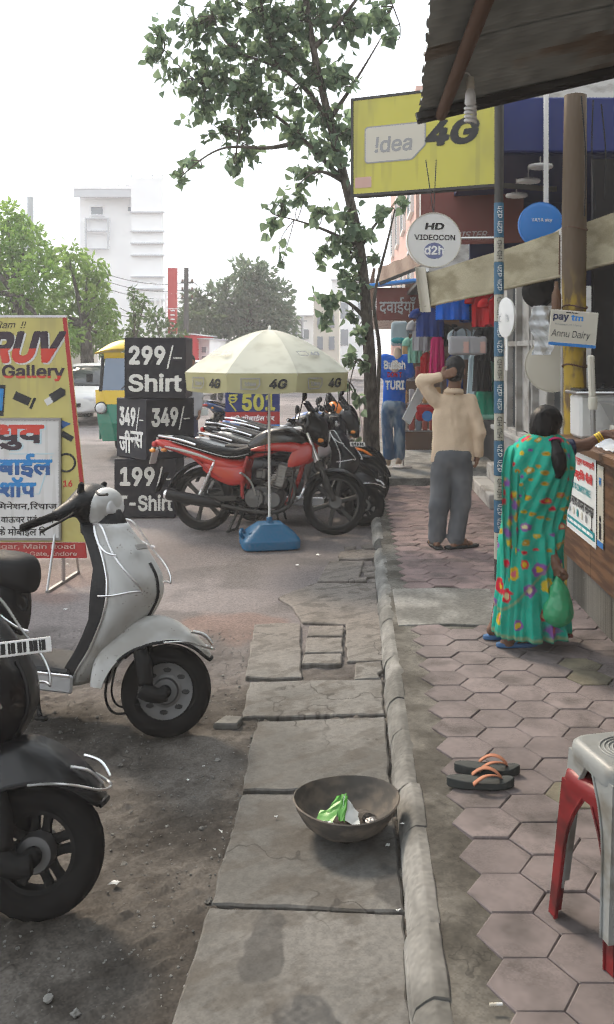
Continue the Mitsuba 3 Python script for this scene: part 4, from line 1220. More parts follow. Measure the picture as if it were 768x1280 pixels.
# the big yellow lightbox sign
cS = at(529, 176, 7.75)
k = Kit()
G = lambda m: stand(m, cS, rz=-24, roll=0)
wI, hI = 1.245, .79
k.add('face', G(box(wI, hI, .02, (0, 0, -.012), .003)), 'sign_yellow')
k.add('case', G(box(wI + .02, hI + .02, .14, (0, 0, -.094), .006)), 'dark_metal')
k.add('frame', G(cat(box(wI + .03, .022, .03, (0, hI / 2 + .008, -.012)), box(wI + .03, .022, .03, (0, -hI / 2 - .008, -.012)), box(.022, hI + .04, .03, (-wI / 2 - .008, 0, -.012)), box(.022, hI + .04, .03, (wI / 2 + .008, 0, -.012)))), 'dark_metal')
rr = Polygon([(-.24, -.115), (.14, -.115), (.24, -.02), (.24, .13), (-.24, .13)]).buffer(.02)
k.add('panel_edge', G(tf(plate(rr.buffer(.011), .003), (-.245, -.0, -.001))), 'text_grey', False)
k.add('panel', G(tf(plate(rr, .003), (-.245, -.0, .0005))), 'cream', False)
k.add('lettering', G(tf(text('!dea', h=.135, stroke=2, skew=.1), (-.255, .0, .0045))), 'text_grey', False)
k.add('lettering', G(tf(text('4G', w=.44, h=.21, stroke=5, skew=.25), (.25, .05, .0008))), 'text_black', False)
k.add('sticker', G(box(.15, .09, .002, (-.53, -.30, .0008))), 'pink_wall')
k.add('bracket', cat(bar(cS + [.56, .3, .3], cS + [1.2, .55, .3], .04, .04), bar(cS + [.56, .3, -.3], cS + [1.2, .55, -.3], .04, .04)), 'dark_metal')
k.place('lightbox_sign', 'large yellow lightbox sign with 4G lettering jutting over the pavement', 'sign')

# first shop behind the counter: fascia, ceiling, lamps, glazed front
k = Kit()
k.add('fascia', box(1.3, .05, .46, (1.86, 8.05, 3.64), .01), 'royal_blue')
k.add('side_wall', box(.08, 3.3, 1.5, (3.2, 9.3, 3.2)), 'navy')
k.add('ceiling', box(2.1, 2.6, .05, (2.15, 9.4, 3.42)), 'navy')
k.add('back_panel', box(1.9, .06, .95, (2.27, 10.7, 2.94)), 'navy')
k.add('corner_post', box(.035, .035, 2.5, (at(683, 200, 7.9)[0], 7.9, 2.7)), 'white_matt')
k.add('front_wall', box(.12, 3.7, .86, (1.70, 8.85, .43), .01), 'white_wall')
k.add('window_sill', box(.20, 3.7, .05, (1.66, 8.85, .885), .008), 'white_wall')
ys = [10.45, 9.75, 9.2, 8.55, 8.4, 7.75, 7.2]
for y_ in ys: k.add('frame_post', box(.07, .055, 1.75, (1.62, y_, 1.79), .004), 'white_wall')
for z_ in (.93, 2.64, 1.8): k.add('frame_rail', box(.06, 3.2, .05, (1.622, 8.82, z_), .004), 'white_wall')
for i, (y0, y1) in enumerate(zip(ys[1:], ys[:-1])):
    k.add('glazing' if i in (1, 3, 5) else 'shutter_panel', box(.012, y1 - y0 - .06, 1.64, (1.65, (y0 + y1) / 2, 1.79)), ['white_wall', 'glass_dark', 'white_wall', 'glass_dark', 'white_wall', 'glass_dark'][i])
k.place('phone_shop', 'white framed shop front under a royal blue fascia beside the counter', 'shop')
for i, (px, py, Y) in enumerate(((676, 210, 8.15), (661, 228, 8.6), (646, 246, 9.2))):
    c = at(px, py, Y)
    k = Kit()
    k.add('disc', lathe([(0, 0), (.10, .0), (.108, .012), (.10, .028), (.02, .04), (0, .04)], 30, 'z', c), 'white_matt')
    k.add('stem', tube([c + [0, 0, .035], [c[0], c[1], 3.40]], .006, 6), 'white_matt')
    k.place('disc_lamp', ['nearest and highest flat white disc lamp in the dark blue shop', 'middle flat white disc lamp in the dark blue shop', 'farthest and lowest flat white disc lamp in the dark blue shop'][i], 'lamp', 'disc lamps in the dark blue shop')
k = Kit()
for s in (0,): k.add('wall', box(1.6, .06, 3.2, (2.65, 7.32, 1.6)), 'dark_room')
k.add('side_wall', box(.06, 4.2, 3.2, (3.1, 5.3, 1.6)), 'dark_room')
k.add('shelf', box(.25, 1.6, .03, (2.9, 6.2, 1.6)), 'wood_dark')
k.place('kiosk_wall', 'back wall of the snack kiosk at the right edge, near black for interior shade', 'wall')
c = at(673, 365, 7.6)
single('black_bag', tf(nets(union([el((0, 0, 0), (.13, .09, .13)), el((.02, 0, .1), (.12, .08, .06))], .05), (-.2, -.14, -.18), (.2, .14, .2), .014), c), 'black_matt', 'black rounded bag hanging under the canvas valance near the post', 'bag', smooth=True)
single('bottle_strip', tf(lathe([(0, 0), (.03, 0), (.035, .03), (.035, .15), (.015, .21), (.014, .25), (0, .25)], 16), at(696, 395, 6.9)), 'wood_dark', 'brown bottle hanging by the top of the payment sign', 'bottle')

# maroon board with letters under the blue shop ceiling
k = Kit()
c = at(590, 270, 10.2)
k.add('board', stand(box(1.1, .60, .03), c, rz=-15), 'maroon')
k.add('lettering', stand(tf(text('SISTER', h=.07, skew=.35, stroke=1), (.0, -.2, .016)), c, rz=-15), 'text_grey', False)
k.place('maroon_board', 'dark maroon board with pale letters behind the round lightbox sign', 'sign')

# garment stall further along: platform, walls, goods
single('shop_platform', prism([(.36, 12.36), (2.6, 12.36), (2.6, 18), (.36, 18)], -.12, .08, .012), 'kerb_stone', kind='structure', smooth=False)
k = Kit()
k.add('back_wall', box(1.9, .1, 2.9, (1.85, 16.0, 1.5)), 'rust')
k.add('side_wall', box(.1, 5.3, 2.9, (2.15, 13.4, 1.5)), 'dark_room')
k.add('canopy', box(1.5, 4.5, .05, (1.6, 13.2, 2.62)), 'dark_metal')
k.add('step', box(.40, 1.6, .34, (1.90, 11.2, .17), .012), 'white_wall')
k.add('step', box(.2, 1.6, .16, (1.6, 11.2, .08), .012), 'white_wall')
k.add('rail', tube([(.75, 12.6, 2.2), (2.1, 12.6, 2.2)], .014, 8), 'steel')
k.place('garment_stall', 'open fronted garment stall with dark walls and a white step', 'shop')


def garment(name, px, py, Y, w, h, mt, label, sleeves=True, flare=1.0, group=None, catg='garment', seed=0, rz=0):
    """A hanging garment: front and back sheets with soft folds, the shoulders sloping from a hanger."""
    c = at(px, py, Y)

    def outline(v):
        sh_ = np.clip((1 - v) * 9, 0, 1)
        return w / 2 * (0.45 + .55 * np.clip(v * 7, 0, 1)) * (1 + (flare - 1) * v)

    def f(u, v, sgn):
        x = outline(v) * u
        dep = sgn * (.03 + .03 * v) * np.sqrt(np.clip(1 - u * u, 0, 1)) + .018 * np.sin(u * 8 + seed + v * 2) * v + .01 * np.sin(u * 19 + seed * 2) * v
        return x, dep, -v * h - .02 * np.abs(u) * (v < .12)
    A = [grid(lambda u, v: f(u, v, s), np.linspace(-1, 1, 25), np.linspace(0, 1, 18)) for s in (-1, 1)]
    A[1] = mk(A[1].vertices, A[1].faces[:, ::-1])
    ms = list(A)
    if sleeves:
        for s in (-1, 1):
            ms.append(stube([(s * w * .38, 0, -.06), (s * w * .55, 0, -.22 * h), (s * w * .60, 0, -.38 * h)], [.05, .055, .06], 12, 10))
    k = Kit()
    R_ = rot([0, 0, 1], rz)
    k.add('cloth', tf(cat(ms), c, R=R_), mt, True)
    k.add('hanger', tf(cat(tube([(-w * .3, 0, -.03), (0, 0, .03), (w * .3, 0, -.03)], .006, 6), stube([(0, 0, .03), (0, 0, .07), (.02, 0, .09), (.03, 0, .07)], .004, 10, 5)), c, R=R_), 'dark_metal')
    return k.place(name, label, catg, group)


for nm, c_ in (('cloth_navy', (.02, .04, .16)), ('cloth_blue', (.015, .12, .55)), ('cloth_red', (.42, .015, .02)), ('cloth_pink', (.5, .02, .13)), ('cloth_green', (.01, .20, .12)), ('cloth_mint', (.20, .42, .33)), ('cloth_black', (.015, .015, .016)), ('cloth_pale', (.38, .46, .50)), ('cloth_grey', (.33, .33, .34)), ('skin_plastic', (.55, .42, .32))):
    mat(nm, c_, 0.85, 0.2, sheen=0.3)
garment('hanging_shirt', 538, 384, 11.6, .34, .36, 'cloth_navy', 'navy blue shirt hanging at the left end of the stall rail', seed=1)
garment('hanging_shirt', 566, 368, 11.3, .40, .30, 'cloth_blue', 'bright blue shirt hanging under the middle of the canvas valance', seed=2)
garment('hanging_shirt', 590, 366, 11.5, .30, .36, 'cloth_navy', 'dark blue shirt squeezed between the bright blue and the red one', seed=5)
garment('hanging_shirt', 606, 362, 11.2, .30, .44, 'cloth_red', 'red shirt hanging just left of the sticker pole', seed=3)
garment('hanging_shirt', 637, 362, 10.8, .22, .26, 'cloth_red', 'red cloth end showing just right of the sticker pole', seed=7, sleeves=False)
garment('hanging_scarf', 547, 416, 12.2, .16, .52, 'cloth_pink', 'crimson pink scarf hanging down behind the man', False, 1.3, seed=4, catg='scarf')
garment('hanging_scarf', 593, 440, 11.6, .15, .52, 'cloth_pale', 'pale blue cloth panel hanging behind the black shawl', False, 1.2, seed=6, catg='scarf', rz=20)
garment('hanging_shawl', 603, 436, 11.2, .18, .50, 'cloth_black', 'long black shawl over the green dress', False, 1.3, seed=8, catg='shawl')
for (px, py, Y, w, h, mt, lab, sl) in ((527, 398, 12.4, .24, .42, 'cloth_grey', 'grey top hanging above the display rack at its left end', True), (519, 420, 12.7, .20, .36, 'cloth_mint', 'mint green top hanging by the left edge of the stall', True), (556, 404, 12.3, .24, .30, 'cloth_black', 'black top hanging between the navy shirt and the pink scarf', True),
                                        (580, 410, 12.1, .26, .40, 'cloth_pale', 'pale blue shirt hanging behind the grey shoulder bags', True), (612, 408, 11.0, .22, .40, 'cloth_black', 'black garment hanging above the green dress', True), (533, 440, 12.6, .16, .40, 'cloth_red', 'red scarf hanging over the edge of the display rack', False), (569, 440, 12.2, .22, .5, 'cloth_navy', 'navy trousers hanging behind the head of the man', False), (618, 372, 10.6, .22, .3, 'cloth_red', 'second red shirt hanging right behind the sticker pole', True)):
    garment('hanging_shirt' if sl else 'hanging_cloth', px, py, Y, w, h, mt, lab, sl, seed=px, rz=(px % 5) * 6 - 12)
k = Kit()
c = at(609, 455, 11.4)
k.add('bodice', tf(nets(union([rc((0, 0, -.03), (0, 0, -.2), .08, .075), rc((-.05, 0, -.02), (-.12, 0, -.12), .035), rc((.05, 0, -.02), (.12, 0, -.12), .035)], .05), (-.2, -.14, -.32), (.2, .14, .1), .016), c), 'cloth_mint', True)
fl = [(z, .075 + .11 * ((z + .2) / -.45) ** .8) for z in np.linspace(-.2, -.65, 12)]
th = np.arange(40) * 2 * PI / 40
k.add('skirt', tf(rings([np.stack([(r + .018 * ((z + .2) / -.45) * np.sin(th * 9)) * np.cos(th), .7 * (r + .018 * ((z + .2) / -.45) * np.sin(th * 9)) * np.sin(th), th * 0 + z], 1) for z, r in fl]), c), 'cloth_green', True)
k.add('skirt__hem_band', tf(rings([np.stack([(r + .004 + .018 * ((z + .2) / -.45) * np.sin(th * 9)) * np.cos(th), .7 * (r + .004 + .018 * ((z + .2) / -.45) * np.sin(th * 9)) * np.sin(th), th * 0 + z], 1) for z, r in [(-.60, .075 + .11 * (.4 / .45) ** .8), (-.66, .189)]]), c), 'cloth_mint', True)
k.place('hanging_dress', 'long green dress with a mint bodice and pale hem hanging by the step', 'dress')
for i, (px, py, w, h, lab) in enumerate(((575, 432, .26, .22, 'grey shoulder bag with peach patches, left one of the pair above the man'), (597, 432, .22, .22, 'grey shoulder bag nearest the sticker pole, right one of the pair'))):
    k = Kit()
    c = at(px, py, 11.0)
    k.add('body', tf(nets(rb((0, 0, 0), (w / 2, .07, h / 2), .04), (-.2, -.12, -.18), (.2, .12, .18), .014), c), 'cloth_grey', True)
    k.add('strap', stube([c + [-w * .3, 0, h * .45], c + [-w * .2, 0, h * .9], c + [w * .2, 0, h * .9], c + [w * .3, 0, h * .45]], .009, 16, 6), 'dark_metal')
    k.add('patch', tf(box(.06, .006, .13, b=.002), c + [w * .25, -.072, -.02]), 'pink_wall')
    k.place('shoulder_bag', lab, 'bag')
# display rack with packets
k = Kit()
c0 = at(527, 440, 13.0)
for z in (.55, .95, 1.3, 1.65, 2.0): k.add('shelf', box(.62, .3, .02, (1.05, 14.2, z)), 'dull_steel')
for x in (.75, 1.35): k.add('upright', box(.025, .025, 2.1, (x, 14.34, 1.12)), 'dull_steel')
k.place('display_rack', 'steel display rack full of small packets between mannequin and man', 'rack')
cols = [(.55, .5, .4), (.35, .06, .04), (.5, .48, .45), (.12, .1, .09), (.5, .3, .12), (.2, .25, .3)]
for i, c_ in enumerate(cols): mat(f'packet_{i}', c_, .4)
ORD = ['first', 'second', 'third', 'fourth', 'fifth', 'sixth']
SHN = {.56: 'lowest', .96: 'second lowest', 1.31: 'middle', 1.66: 'second highest', 2.01: 'highest'}
for z in (.56, .96, 1.31, 1.66, 2.01):
    for j in range(6):
        w_, h_ = RNG.uniform(.06, .085), RNG.uniform(.12, .24)
        single('packet', box(w_, .10, h_, (.79 + j * .098, 14.12 + RNG.uniform(-.02, .02), z + h_ / 2 + .001), .01), f'packet_{RNG.integers(0, 6)}', f'{ORD[j]} packet from the left on the {SHN[z]} shelf of the display rack', 'packet', 'packets on the display rack')
single('leaning_board', bar(at(508, 527, 13.1), at(527, 488, 13.6), .14, .02, up=(0, 1, .2)), 'white_matt', 'white board leaning at a slant against the display rack', 'board')
k = Kit()
c = at(532, 516, 13.4)
k.add('body', tf(box(.26, .2, .22, b=.03), c), 'cloth_red')
k.add('wheel', tf(lathe([(0, -.02), (.07, -.02), (.075, 0), (.07, .02), (0, .02)], 22, 'y'), c + [.02, -.115, -.04]), 'sky_blue')
k.place('toy_truck', 'small red toy with a round blue front at the foot of the rack', 'toy')

# brown signboard of the medicine shop and its awnings
k = Kit()
c = at(499, 380, 14.6)
k.add('board', stand(box(.70, .50, .05, b=.005), c, rz=-8), 'maroon')
k.add('lettering', stand(tf(text('दवाईयाँ', w=.56, h=.27, font='D', stroke=1), (-.02, -.03, .027)), c, rz=-8), 'text_grey', False)
k.add('blue_edge', stand(tf(box(.95, .05, .3, b=.01), (-.1, .32, -.02), rz=6), c, rz=-8), 'sky_blue')
k.place('medicine_sign', 'brown red signboard with grey Devanagari letters below a blue awning edge', 'sign')
k = Kit()
m = grid(lambda u, v: (.42 + .75 * u, 15.2 - .7 * v, 3.05 + .30 * u - .28 * v + .01 * np.sin(u * 22)), np.linspace(0, 1, 24), np.linspace(0, 1, 6))
k.add('sheet', thick(m, .01), 'rust', True)
k.add('edge', bar((.42, 14.5, 2.76), (1.17, 14.5, 3.06), .02, .05), 'dark_metal')
k.place('brown_awning', 'sloping brown awning above the medicine signboard', 'awning')
# buildings beyond
k = Kit()
k.add('wall', box(5.0, 12, 7.0, (3.75, 24.5, 3.4)), 'pink_wall')
for i in range(4):
    for z in (3.2, 5.2):
        w_ = k.add('window', box(.06, 1.1, 1.2, (1.24, 19.8 + i * 2.9, z), .01), 'glass_dark')
        k.add(w_ + '__frame', cat(*[box(.1, 1.24, .06, (1.23, 19.8 + i * 2.9, z + dz)) for dz in (-.63, .63)], *[box(.1, .06, 1.3, (1.23, 19.8 + i * 2.9 + dy, z)) for dy in (-.6, .6)]), 'white_matt')
k.add('balcony', box(.9, 11, .12, (.85, 24.5, 2.5)), 'white_wall')
for i in range(28): k.add('balcony__baluster', box(.03, .03, .8, (.45, 19.3 + i * .39, 2.96)), 'rust')
k.add('balcony__rail', box(.05, 11, .05, (.45, 24.5, 3.37)), 'rust')
k.place('pink_building', 'pink orange building with a railed balcony behind the medicine shop', 'building')
k = Kit()
k.add('wall', box(4.0, 2.2, 6.5, (3.3, 17.2, 3.2)), 'white_wall')
k.add('blue_panel', box(.7, .05, 1.6, (1.7, 16.05, 4.4)), 'sky_blue')
k.add('pipe', tube([(1.25, 16.02, .1), (1.25, 16.02, 6)], .05, 8), 'white_matt')
k.place('white_building', 'pale building with a light blue panel seen below the yellow lightbox sign', 'building')

# the shop row goes on unseen behind the viewpoint, added to block sky light
k = Kit()
k.add('wall', box(5.0, 18.0, 6.5, (6.0, -2.2, 3.2)), 'white_wall')
for i in range(5): k.add('shutter', box(.06, 2.6, 2.4, (3.46, -9.4 + 3.4 * i, 1.3)), 'dull_steel')
k.add('parapet', box(5.2, 18.2, .3, (6.0, -2.2, 6.6)), 'white_wall')
k.place('added_shop_row', 'pale two storey shop row continuing unseen at the right, added to darken the pavement', 'building')
# ------------------------------------------------------------------ trees
scene['leaf'] = {'type': 'principledthin', 'base_color': {'type': 'mesh_attribute', 'name': 'vertex_color'}, 'roughness': 0.5, 'diff_trans': 1.4, 'spec_trans': 0.0, 'eta': 1.3}
pm('bark', lambda p, n, uv: mix(C3((0.05, 0.042, 0.035)), C3((0.12, 0.105, 0.088)), smoothstep(0.3, 0.7, fbm(p.x * 22, p.y * 22, p.z * 7, 4))), 0.9, 0.15, lambda p, n, uv: 0.01 * fbm(p.x * 35, p.y * 35, p.z * 9, 3), 1.0, 0.003)


def leaves(C, D, L, Wd, shape, rng, colour, droop=0.6):
    """Many leaves: centres C (n, 3), directions D, lengths L; shape = outline points (t, half width). Each leaf is folded along its midrib."""
    n = len(C)
    D = D / (np.linalg.norm(D, axis=1, keepdims=True) + 1e-9)
    up = rng.normal(0, 1, (n, 3))
    X = np.cross(D, up); X /= np.linalg.norm(X, axis=1, keepdims=True) + 1e-9
    N = np.cross(X, D)
    sh = np.asarray(shape)
    V = []
    m = len(sh)
    for t, w in sh:
        bend = -0.18 * t * t
        mid = C + D * (t * L)[:, None] + N * (bend * L)[:, None]
        lift = 0.30 * w
        V += [mid + X * (w * Wd)[:, None] + N * (lift * Wd)[:, None], mid, mid - X * (w * Wd)[:, None] + N * (lift * Wd)[:, None]]
    V = np.stack(V, 1)
    q = []
    for i in range(m - 1):
        a, b_ = 3 * i, 3 * i + 3
        for s in (0, 1):
            q += [[a + s, a + s + 1, b_ + s + 1], [a + s, b_ + s + 1, b_ + s]]
    q = np.array(q)
    F = (q[None] + (np.arange(n) * 3 * m)[:, None, None]).reshape(-1, 3)
    return mk(V.reshape(-1, 3), F), np.repeat(colour, 3 * m, 0)


HEART = [(0, .02), (.12, .42), (.30, .52), (.55, .38), (.80, .14), (1.0, .0)]
LANCE = [(0, .05), (.4, .5), (1.0, .02)]

# the slender broad-leaved tree standing at the kerb
rng = np.random.default_rng(21)
k = Kit()
base = np.array([.27, 13.0, -.12])
trunk_pts = [base, at(463, 540, 12.95), at(463, 470, 12.8), at(459, 400, 12.6), at(450, 310, 12.3), at(432, 228, 12.0), at(412, 150, 11.7), at(392, 60, 11.4), at(378, -40, 11.2), at(372, -140, 11.0)]
k.add('trunk', stube(trunk_pts, [.125, .095, .085, .075, .065, .058, .048, .04, .032, .02], 60, 14), 'bark', True)
k.add('side_stem', stube([base + [.10, -.05, 0], at(472, 500, 12.9), at(474, 430, 12.9), at(468, 380, 12.8), at(480, 320, 12.7), at(494, 262, 12.6)], [.04, .032, .028, .024, .018, .01], 30, 10), 'bark', True)
limbs = [[(432, 228, 12.0), (380, 175, 11.8), (320, 130, 11.7), (260, 110, 11.6), (205, 62, 11.5)], [(412, 150, 11.7), (350, 85, 11.5), (290, 60, 11.3), (262, 5, 11.2)], [(392, 60, 11.4), (430, 20, 11.3), (470, -20, 11.2), (500, 30, 11.3)],
         [(380, 175, 11.8), (330, 185, 11.6), (280, 185, 11.5), (225, 222, 11.4)], [(450, 310, 12.3), (400, 285, 12.1), (350, 270, 12.0)], [(432, 228, 12.0), (395, 215, 11.7), (370, 235, 11.6)], [(459, 400, 12.6), (425, 375, 12.5), (405, 395, 12.4)],
         [(450, 310, 12.3), (470, 280, 12.4), (490, 258, 12.4)], [(350, 85, 11.5), (330, 20, 11.3), (320, -60, 11.2)], [(412, 150, 11.7), (445, 100, 11.7), (478, 45, 11.7)], [(463, 470, 12.8), (447, 450, 12.5), (438, 478, 12.4)], [(378, -40, 11.2), (300, -80, 11.0), (230, -60, 11.0)], [(378, -40, 11.2), (430, -110, 11.1), (480, -120, 11.0)],
         [(320, 130, 11.7), (300, 165, 11.6), (295, 205, 11.5)]]
twigs = []
for L in limbs:
    P = [at(*q) for q in L]
    k.add('limb', stube(P, [.035, .022, .012, .006], 26, 7), 'bark', True)
    twigs.append(spline(P, 30))
TW = np.vstack(twigs + [spline([np.asarray(p) for p in trunk_pts[3:]], 40)])
clusters = [(200, 62, 26), (185, 70, 12), (215, 90, 22), (270, 95, 30), (320, 85, 36), (365, 60, 36), (340, 30, 36), (375, 165, 28), (300, 140, 26), (245, 35, 38), (232, 105, 26), (290, 62, 42), (252, 132, 32), (304, 112, 42), (345, 62, 42), (330, 135, 36), (282, 165, 26), (312, 190, 24), (222, 222, 17), (240, 200, 12), (296, 208, 20), (360, 25, 38), (402, 20, 38),
            (440, 30, 34), (472, 15, 26), (482, 45, 14), (388, 92, 38), (425, 92, 34), (402, 142, 38), (362, 120, 26), (412, 188, 36), (386, 216, 26), (436, 160, 26), (350, 252, 20), (345, 280, 16), (400, 258, 24), (430, 270, 24), (380, 240, 18), (416, 300, 22), (442, 318, 28),
            (398, 330, 14), (352, 330, 9), (438, 350, 26), (410, 372, 22), (404, 398, 16), (450, 288, 22), (480, 265, 16), (500, 250, 13), (472, 322, 12), (447, 420, 16), (438, 442, 16), (430, 480, 11), (456, 455, 12), (449, 500, 12), (270, 20, 30), (320, 15, 34), (190, 40, 14), (262, 80, 30),
            (300, -50, 60), (380, -60, 60), (450, -60, 50), (230, -50, 40), (340, -130, 50), (430, -140, 50), (440, 530, 10), (448, 555, 8), (436, 395, 14)]
Cs, Ds, Ls = [], [], []
tws = []
for (px, py, r) in clusters:
    n = int(r * r / 17) + 6
    Yc = np.interp(py, [-100, 120, 300, 500], [11.1, 11.6, 12.2, 12.5])
    c = at(px, py, Yc)
    rad = r / FOC * Yc
    # a few twigs of the cluster, leaves hung along them
    root = TW[np.argmin(np.linalg.norm(TW - c, axis=1))]
    ns = max(2, n // 9)
    for s in range(ns):
        d = rng.normal(0, 1, 3) * [1, .9, .8]
        e = c + d / np.linalg.norm(d) * rad * rng.uniform(.5, 1.1)
        P = spline([root, (root + c) / 2 + rng.normal(0, .05, 3), c + (e - c) * .3, e], 12)
        tws.append(tube(P, np.linspace(.007, .003, 12), 4))
        mm = max(3, n // ns)
        tpos = P[rng.integers(5, 12, mm)] + rng.normal(0, rad * .22, (mm, 3))
        Cs.append(tpos)
        dd = rng.normal(0, .7, (mm, 3)) + (e - c) / (rad + 1e-6) * .5 + [0, 0, -.75]
        Ds.append(dd)
        Ls.append(rng.uniform(.075, .15, mm))
Cs, Ds, Ls = np.vstack(Cs), np.vstack(Ds), np.hstack(Ls)
hue = rng.random((len(Cs), 1))
colr = np.array([.135, .195, .135]) * (1 - hue) + np.array([.21, .29, .165]) * hue
colr *= rng.uniform(.7, 1.25, (len(Cs), 1))
m, cc = leaves(Cs, Ds, Ls, Ls * .95, HEART, rng, colr)
cr = k.add('crown', m, 'leaf', False, cc)
k.add('twig_mass', cat(tws), 'bark', False)
kk_ = k.place('kerb_tree', 'slender tree with big heart shaped leaves leaning over the road from the kerb', 'tree', plabels={})
labels[kk_ + '__' + cr] = {'kind': 'stuff', 'label': 'loose crown of dangling heart shaped leaves'}
labels[kk_ + '__twig_mass'] = {'kind': 'stuff', 'label': 'thin grey twigs carrying the leaves'}


def far_tree(name, label, X, Y, z0, clumps, leaf, col1, col2, seed, trunk_r=.25, group=None, dens=1.0, droop=0.5, vines=None):
    """A tree standing at (X, Y): trunk, limbs to every clump (x, y, z, rx, rz) and leaf sprays through each clump's volume."""
    rng = np.random.default_rng(seed)
    k = Kit()
    top = max(c[2] for c in clumps)
    mid = np.array([X, Y, z0 + (top - z0) * .45])
    k.add('trunk', stube([(X, Y, RZ - .1), (X + .1, Y, z0 * .6), mid], [trunk_r, trunk_r * .8, trunk_r * .5], 16, 10), 'bark', True)
    Cs, Ds, Ls = [], [], []
    for (cx, cy, cz, rx, rz_) in clumps:
        c = np.array([cx, cy, cz])
        k.add('limb', stube([mid - [0, 0, .3], (mid + c) / 2 + [0, 0, -.1], c], [trunk_r * .4, trunk_r * .2, .03], 10, 6), 'bark', True)
        n = int(dens * 900 * rx * rz_)
        d = rng.normal(0, 1, (n, 3)); d /= np.linalg.norm(d, axis=1, keepdims=True)
        r = rng.random((n, 1)) ** .45
        sub = rng.normal(0, 1, (26, 3)); sub /= np.linalg.norm(sub, axis=1, keepdims=True)
        # sprays: pull the leaves towards sub-clumps so that gaps open between them
        near = sub[np.argmax(d @ sub.T, 1)]
        d = d * .55 + near * rng.uniform(.25, .6, (n, 1))
        p = c + d * r * [rx, rx, rz_]
        Cs.append(p)
        Ds.append(d + rng.normal(0, .6, (n, 3)) + [0, 0, -droop])
        Ls.append(rng.uniform(.6, 1.3, n) * leaf)
    Cs, Ds, Ls = np.vstack(Cs), np.vstack(Ds), np.hstack(Ls)
    t = np.clip(vn(Cs, 1.3, seed) * 1.5 - .25 + rng.normal(0, .12, len(Cs)), 0, 1)[:, None]
    colr = np.array(col1) * (1 - t) + np.array(col2) * t
    m, cc = leaves(Cs, Ds, Ls, Ls * .5, LANCE, rng, colr)
    p = k.add('crown', m, 'leaf', False, cc)
    key = k.place(name, label, 'tree', group)
    labels[key + '__' + p] = {'kind': 'stuff', 'label': 'leafy crown'}
    return key


def clump_px(lst, Y, rng):
    out = []
    for px, py, rx, ry in lst:
        c = at(px, py, Y + rng.uniform(-1.2, 1.2))
        out.append((c[0], c[1], c[2], rx / FOC * Y, ry / FOC * Y))
    return out


r_ = np.random.default_rng(4)
far_tree('neem_tree', 'bright green feathery tree at the left edge behind the yellow board', at(20, 400, 26)[0], 26, 2.0, clump_px([(10, 275, 30, 28), (30, 310, 38, 32), (0, 330, 40, 40), (45, 350, 36, 30), (10, 385, 45, 30), (60, 330, 26, 24), (20, 415, 40, 22), (70, 420, 36, 20), (30, 290, 26, 24), (-40, 300, 40, 40), (55, 385, 30, 22), (-60, 360, 50, 50)], 26, r_), .17, (.15, .27, .06), (.28, .41, .11), 3, dens=1.3)
far_tree('neem_tree', 'drooping green tree with hanging sprays beside the white tower block', at(105, 400, 27)[0], 27, 1.5, clump_px([(85, 320, 26, 20), (110, 340, 24, 24), (95, 365, 32, 26), (125, 380, 22, 28), (75, 395, 30, 26), (105, 405, 30, 24), (135, 405, 14, 22), (125, 350, 14, 20), (95, 425, 34, 18), (130, 425, 20, 18), (60, 410, 26, 24)], 27, r_), .17, (.14, .25, .06), (.26, .38, .10), 8, dens=1.4, droop=1.2)
far_tree('roadside_tree', 'rounded dark grey green tree far down the road above the umbrella', at(312, 420, 44)[0], 44, 2.2, clump_px([(312, 350, 32, 26), (285, 375, 32, 26), (335, 372, 34, 28), (310, 395, 40, 26), (350, 400, 24, 24), (270, 402, 28, 22), (318, 340, 18, 14), (300, 415, 40, 16), (340, 416, 34, 16)], 44, r_), .30, (.09, .14, .09), (.15, .20, .12), 12, trunk_r=.35, dens=.75)
far_tree('roadside_tree', 'smaller hazy green tree left of the rounded tree by the wire pole', at(246, 430, 42)[0], 42, 1.5, clump_px([(246, 378, 18, 16), (240, 398, 18, 18), (258, 400, 18, 18), (225, 405, 16, 18)], 42, r_), .28, (.055, .085, .04), (.09, .125, .055), 15, trunk_r=.2, dens=.8)
far_tree('hedge_bush', 'low green bush below the white tower block behind the price boxes', at(205, 430, 34)[0], 34, .6, clump_px([(195, 400, 16, 16), (215, 415, 16, 14), (180, 425, 18, 16), (150, 430, 20, 18), (120, 432, 22, 18)], 34, r_), .22, (.06, .11, .035), (.12, .18, .06), 17, trunk_r=.1, dens=.7)
far_tree('creeper', 'pole wrapped in green creeper between the drooping tree and the tower', at(168, 420, 30)[0], 30, 1.0, clump_px([(167, 370, 6, 14), (169, 392, 7, 14), (166, 412, 8, 14), (180, 378, 7, 10)], 30, r_), .16, (.06, .11, .035), (.12, .18, .06), 19, trunk_r=.12, dens=1.6)
labels['creeper']['category'] = 'creeper'
labels['hedge_bush']['category'] = 'bush'

cl = []  # unseen crown added overhead to darken the near ground
r_ = np.random.default_rng(9)
for i in range(22):
    cl.append((r_.uniform(-2.6, 1.2), r_.uniform(-6.5, 2.4), r_.uniform(4.3, 7.2), r_.uniform(.8, 1.3), r_.uniform(.6, .9)))
far_tree('roadside_tree', 'added unseen tree behind the viewpoint that shades the foreground', .2, -2.6, 3.4, cl, .20, (.06, .10, .04), (.10, .15, .06), 31, trunk_r=.16, dens=.55)

# ------------------------------------------------------------------ far buildings
mat('far_white', (0.82, 0.82, 0.82), 0.8)
mat('far_grey', (0.52, 0.53, 0.55), 0.7)
mat('banner_red', (0.48, 0.07, 0.07), 0.6)
mat('far_pane', (0.22, 0.24, 0.27), 0.3, 0.6)
mat('far_cream', (0.6, 0.56, 0.48), 0.8)
k = Kit()
YB = 58


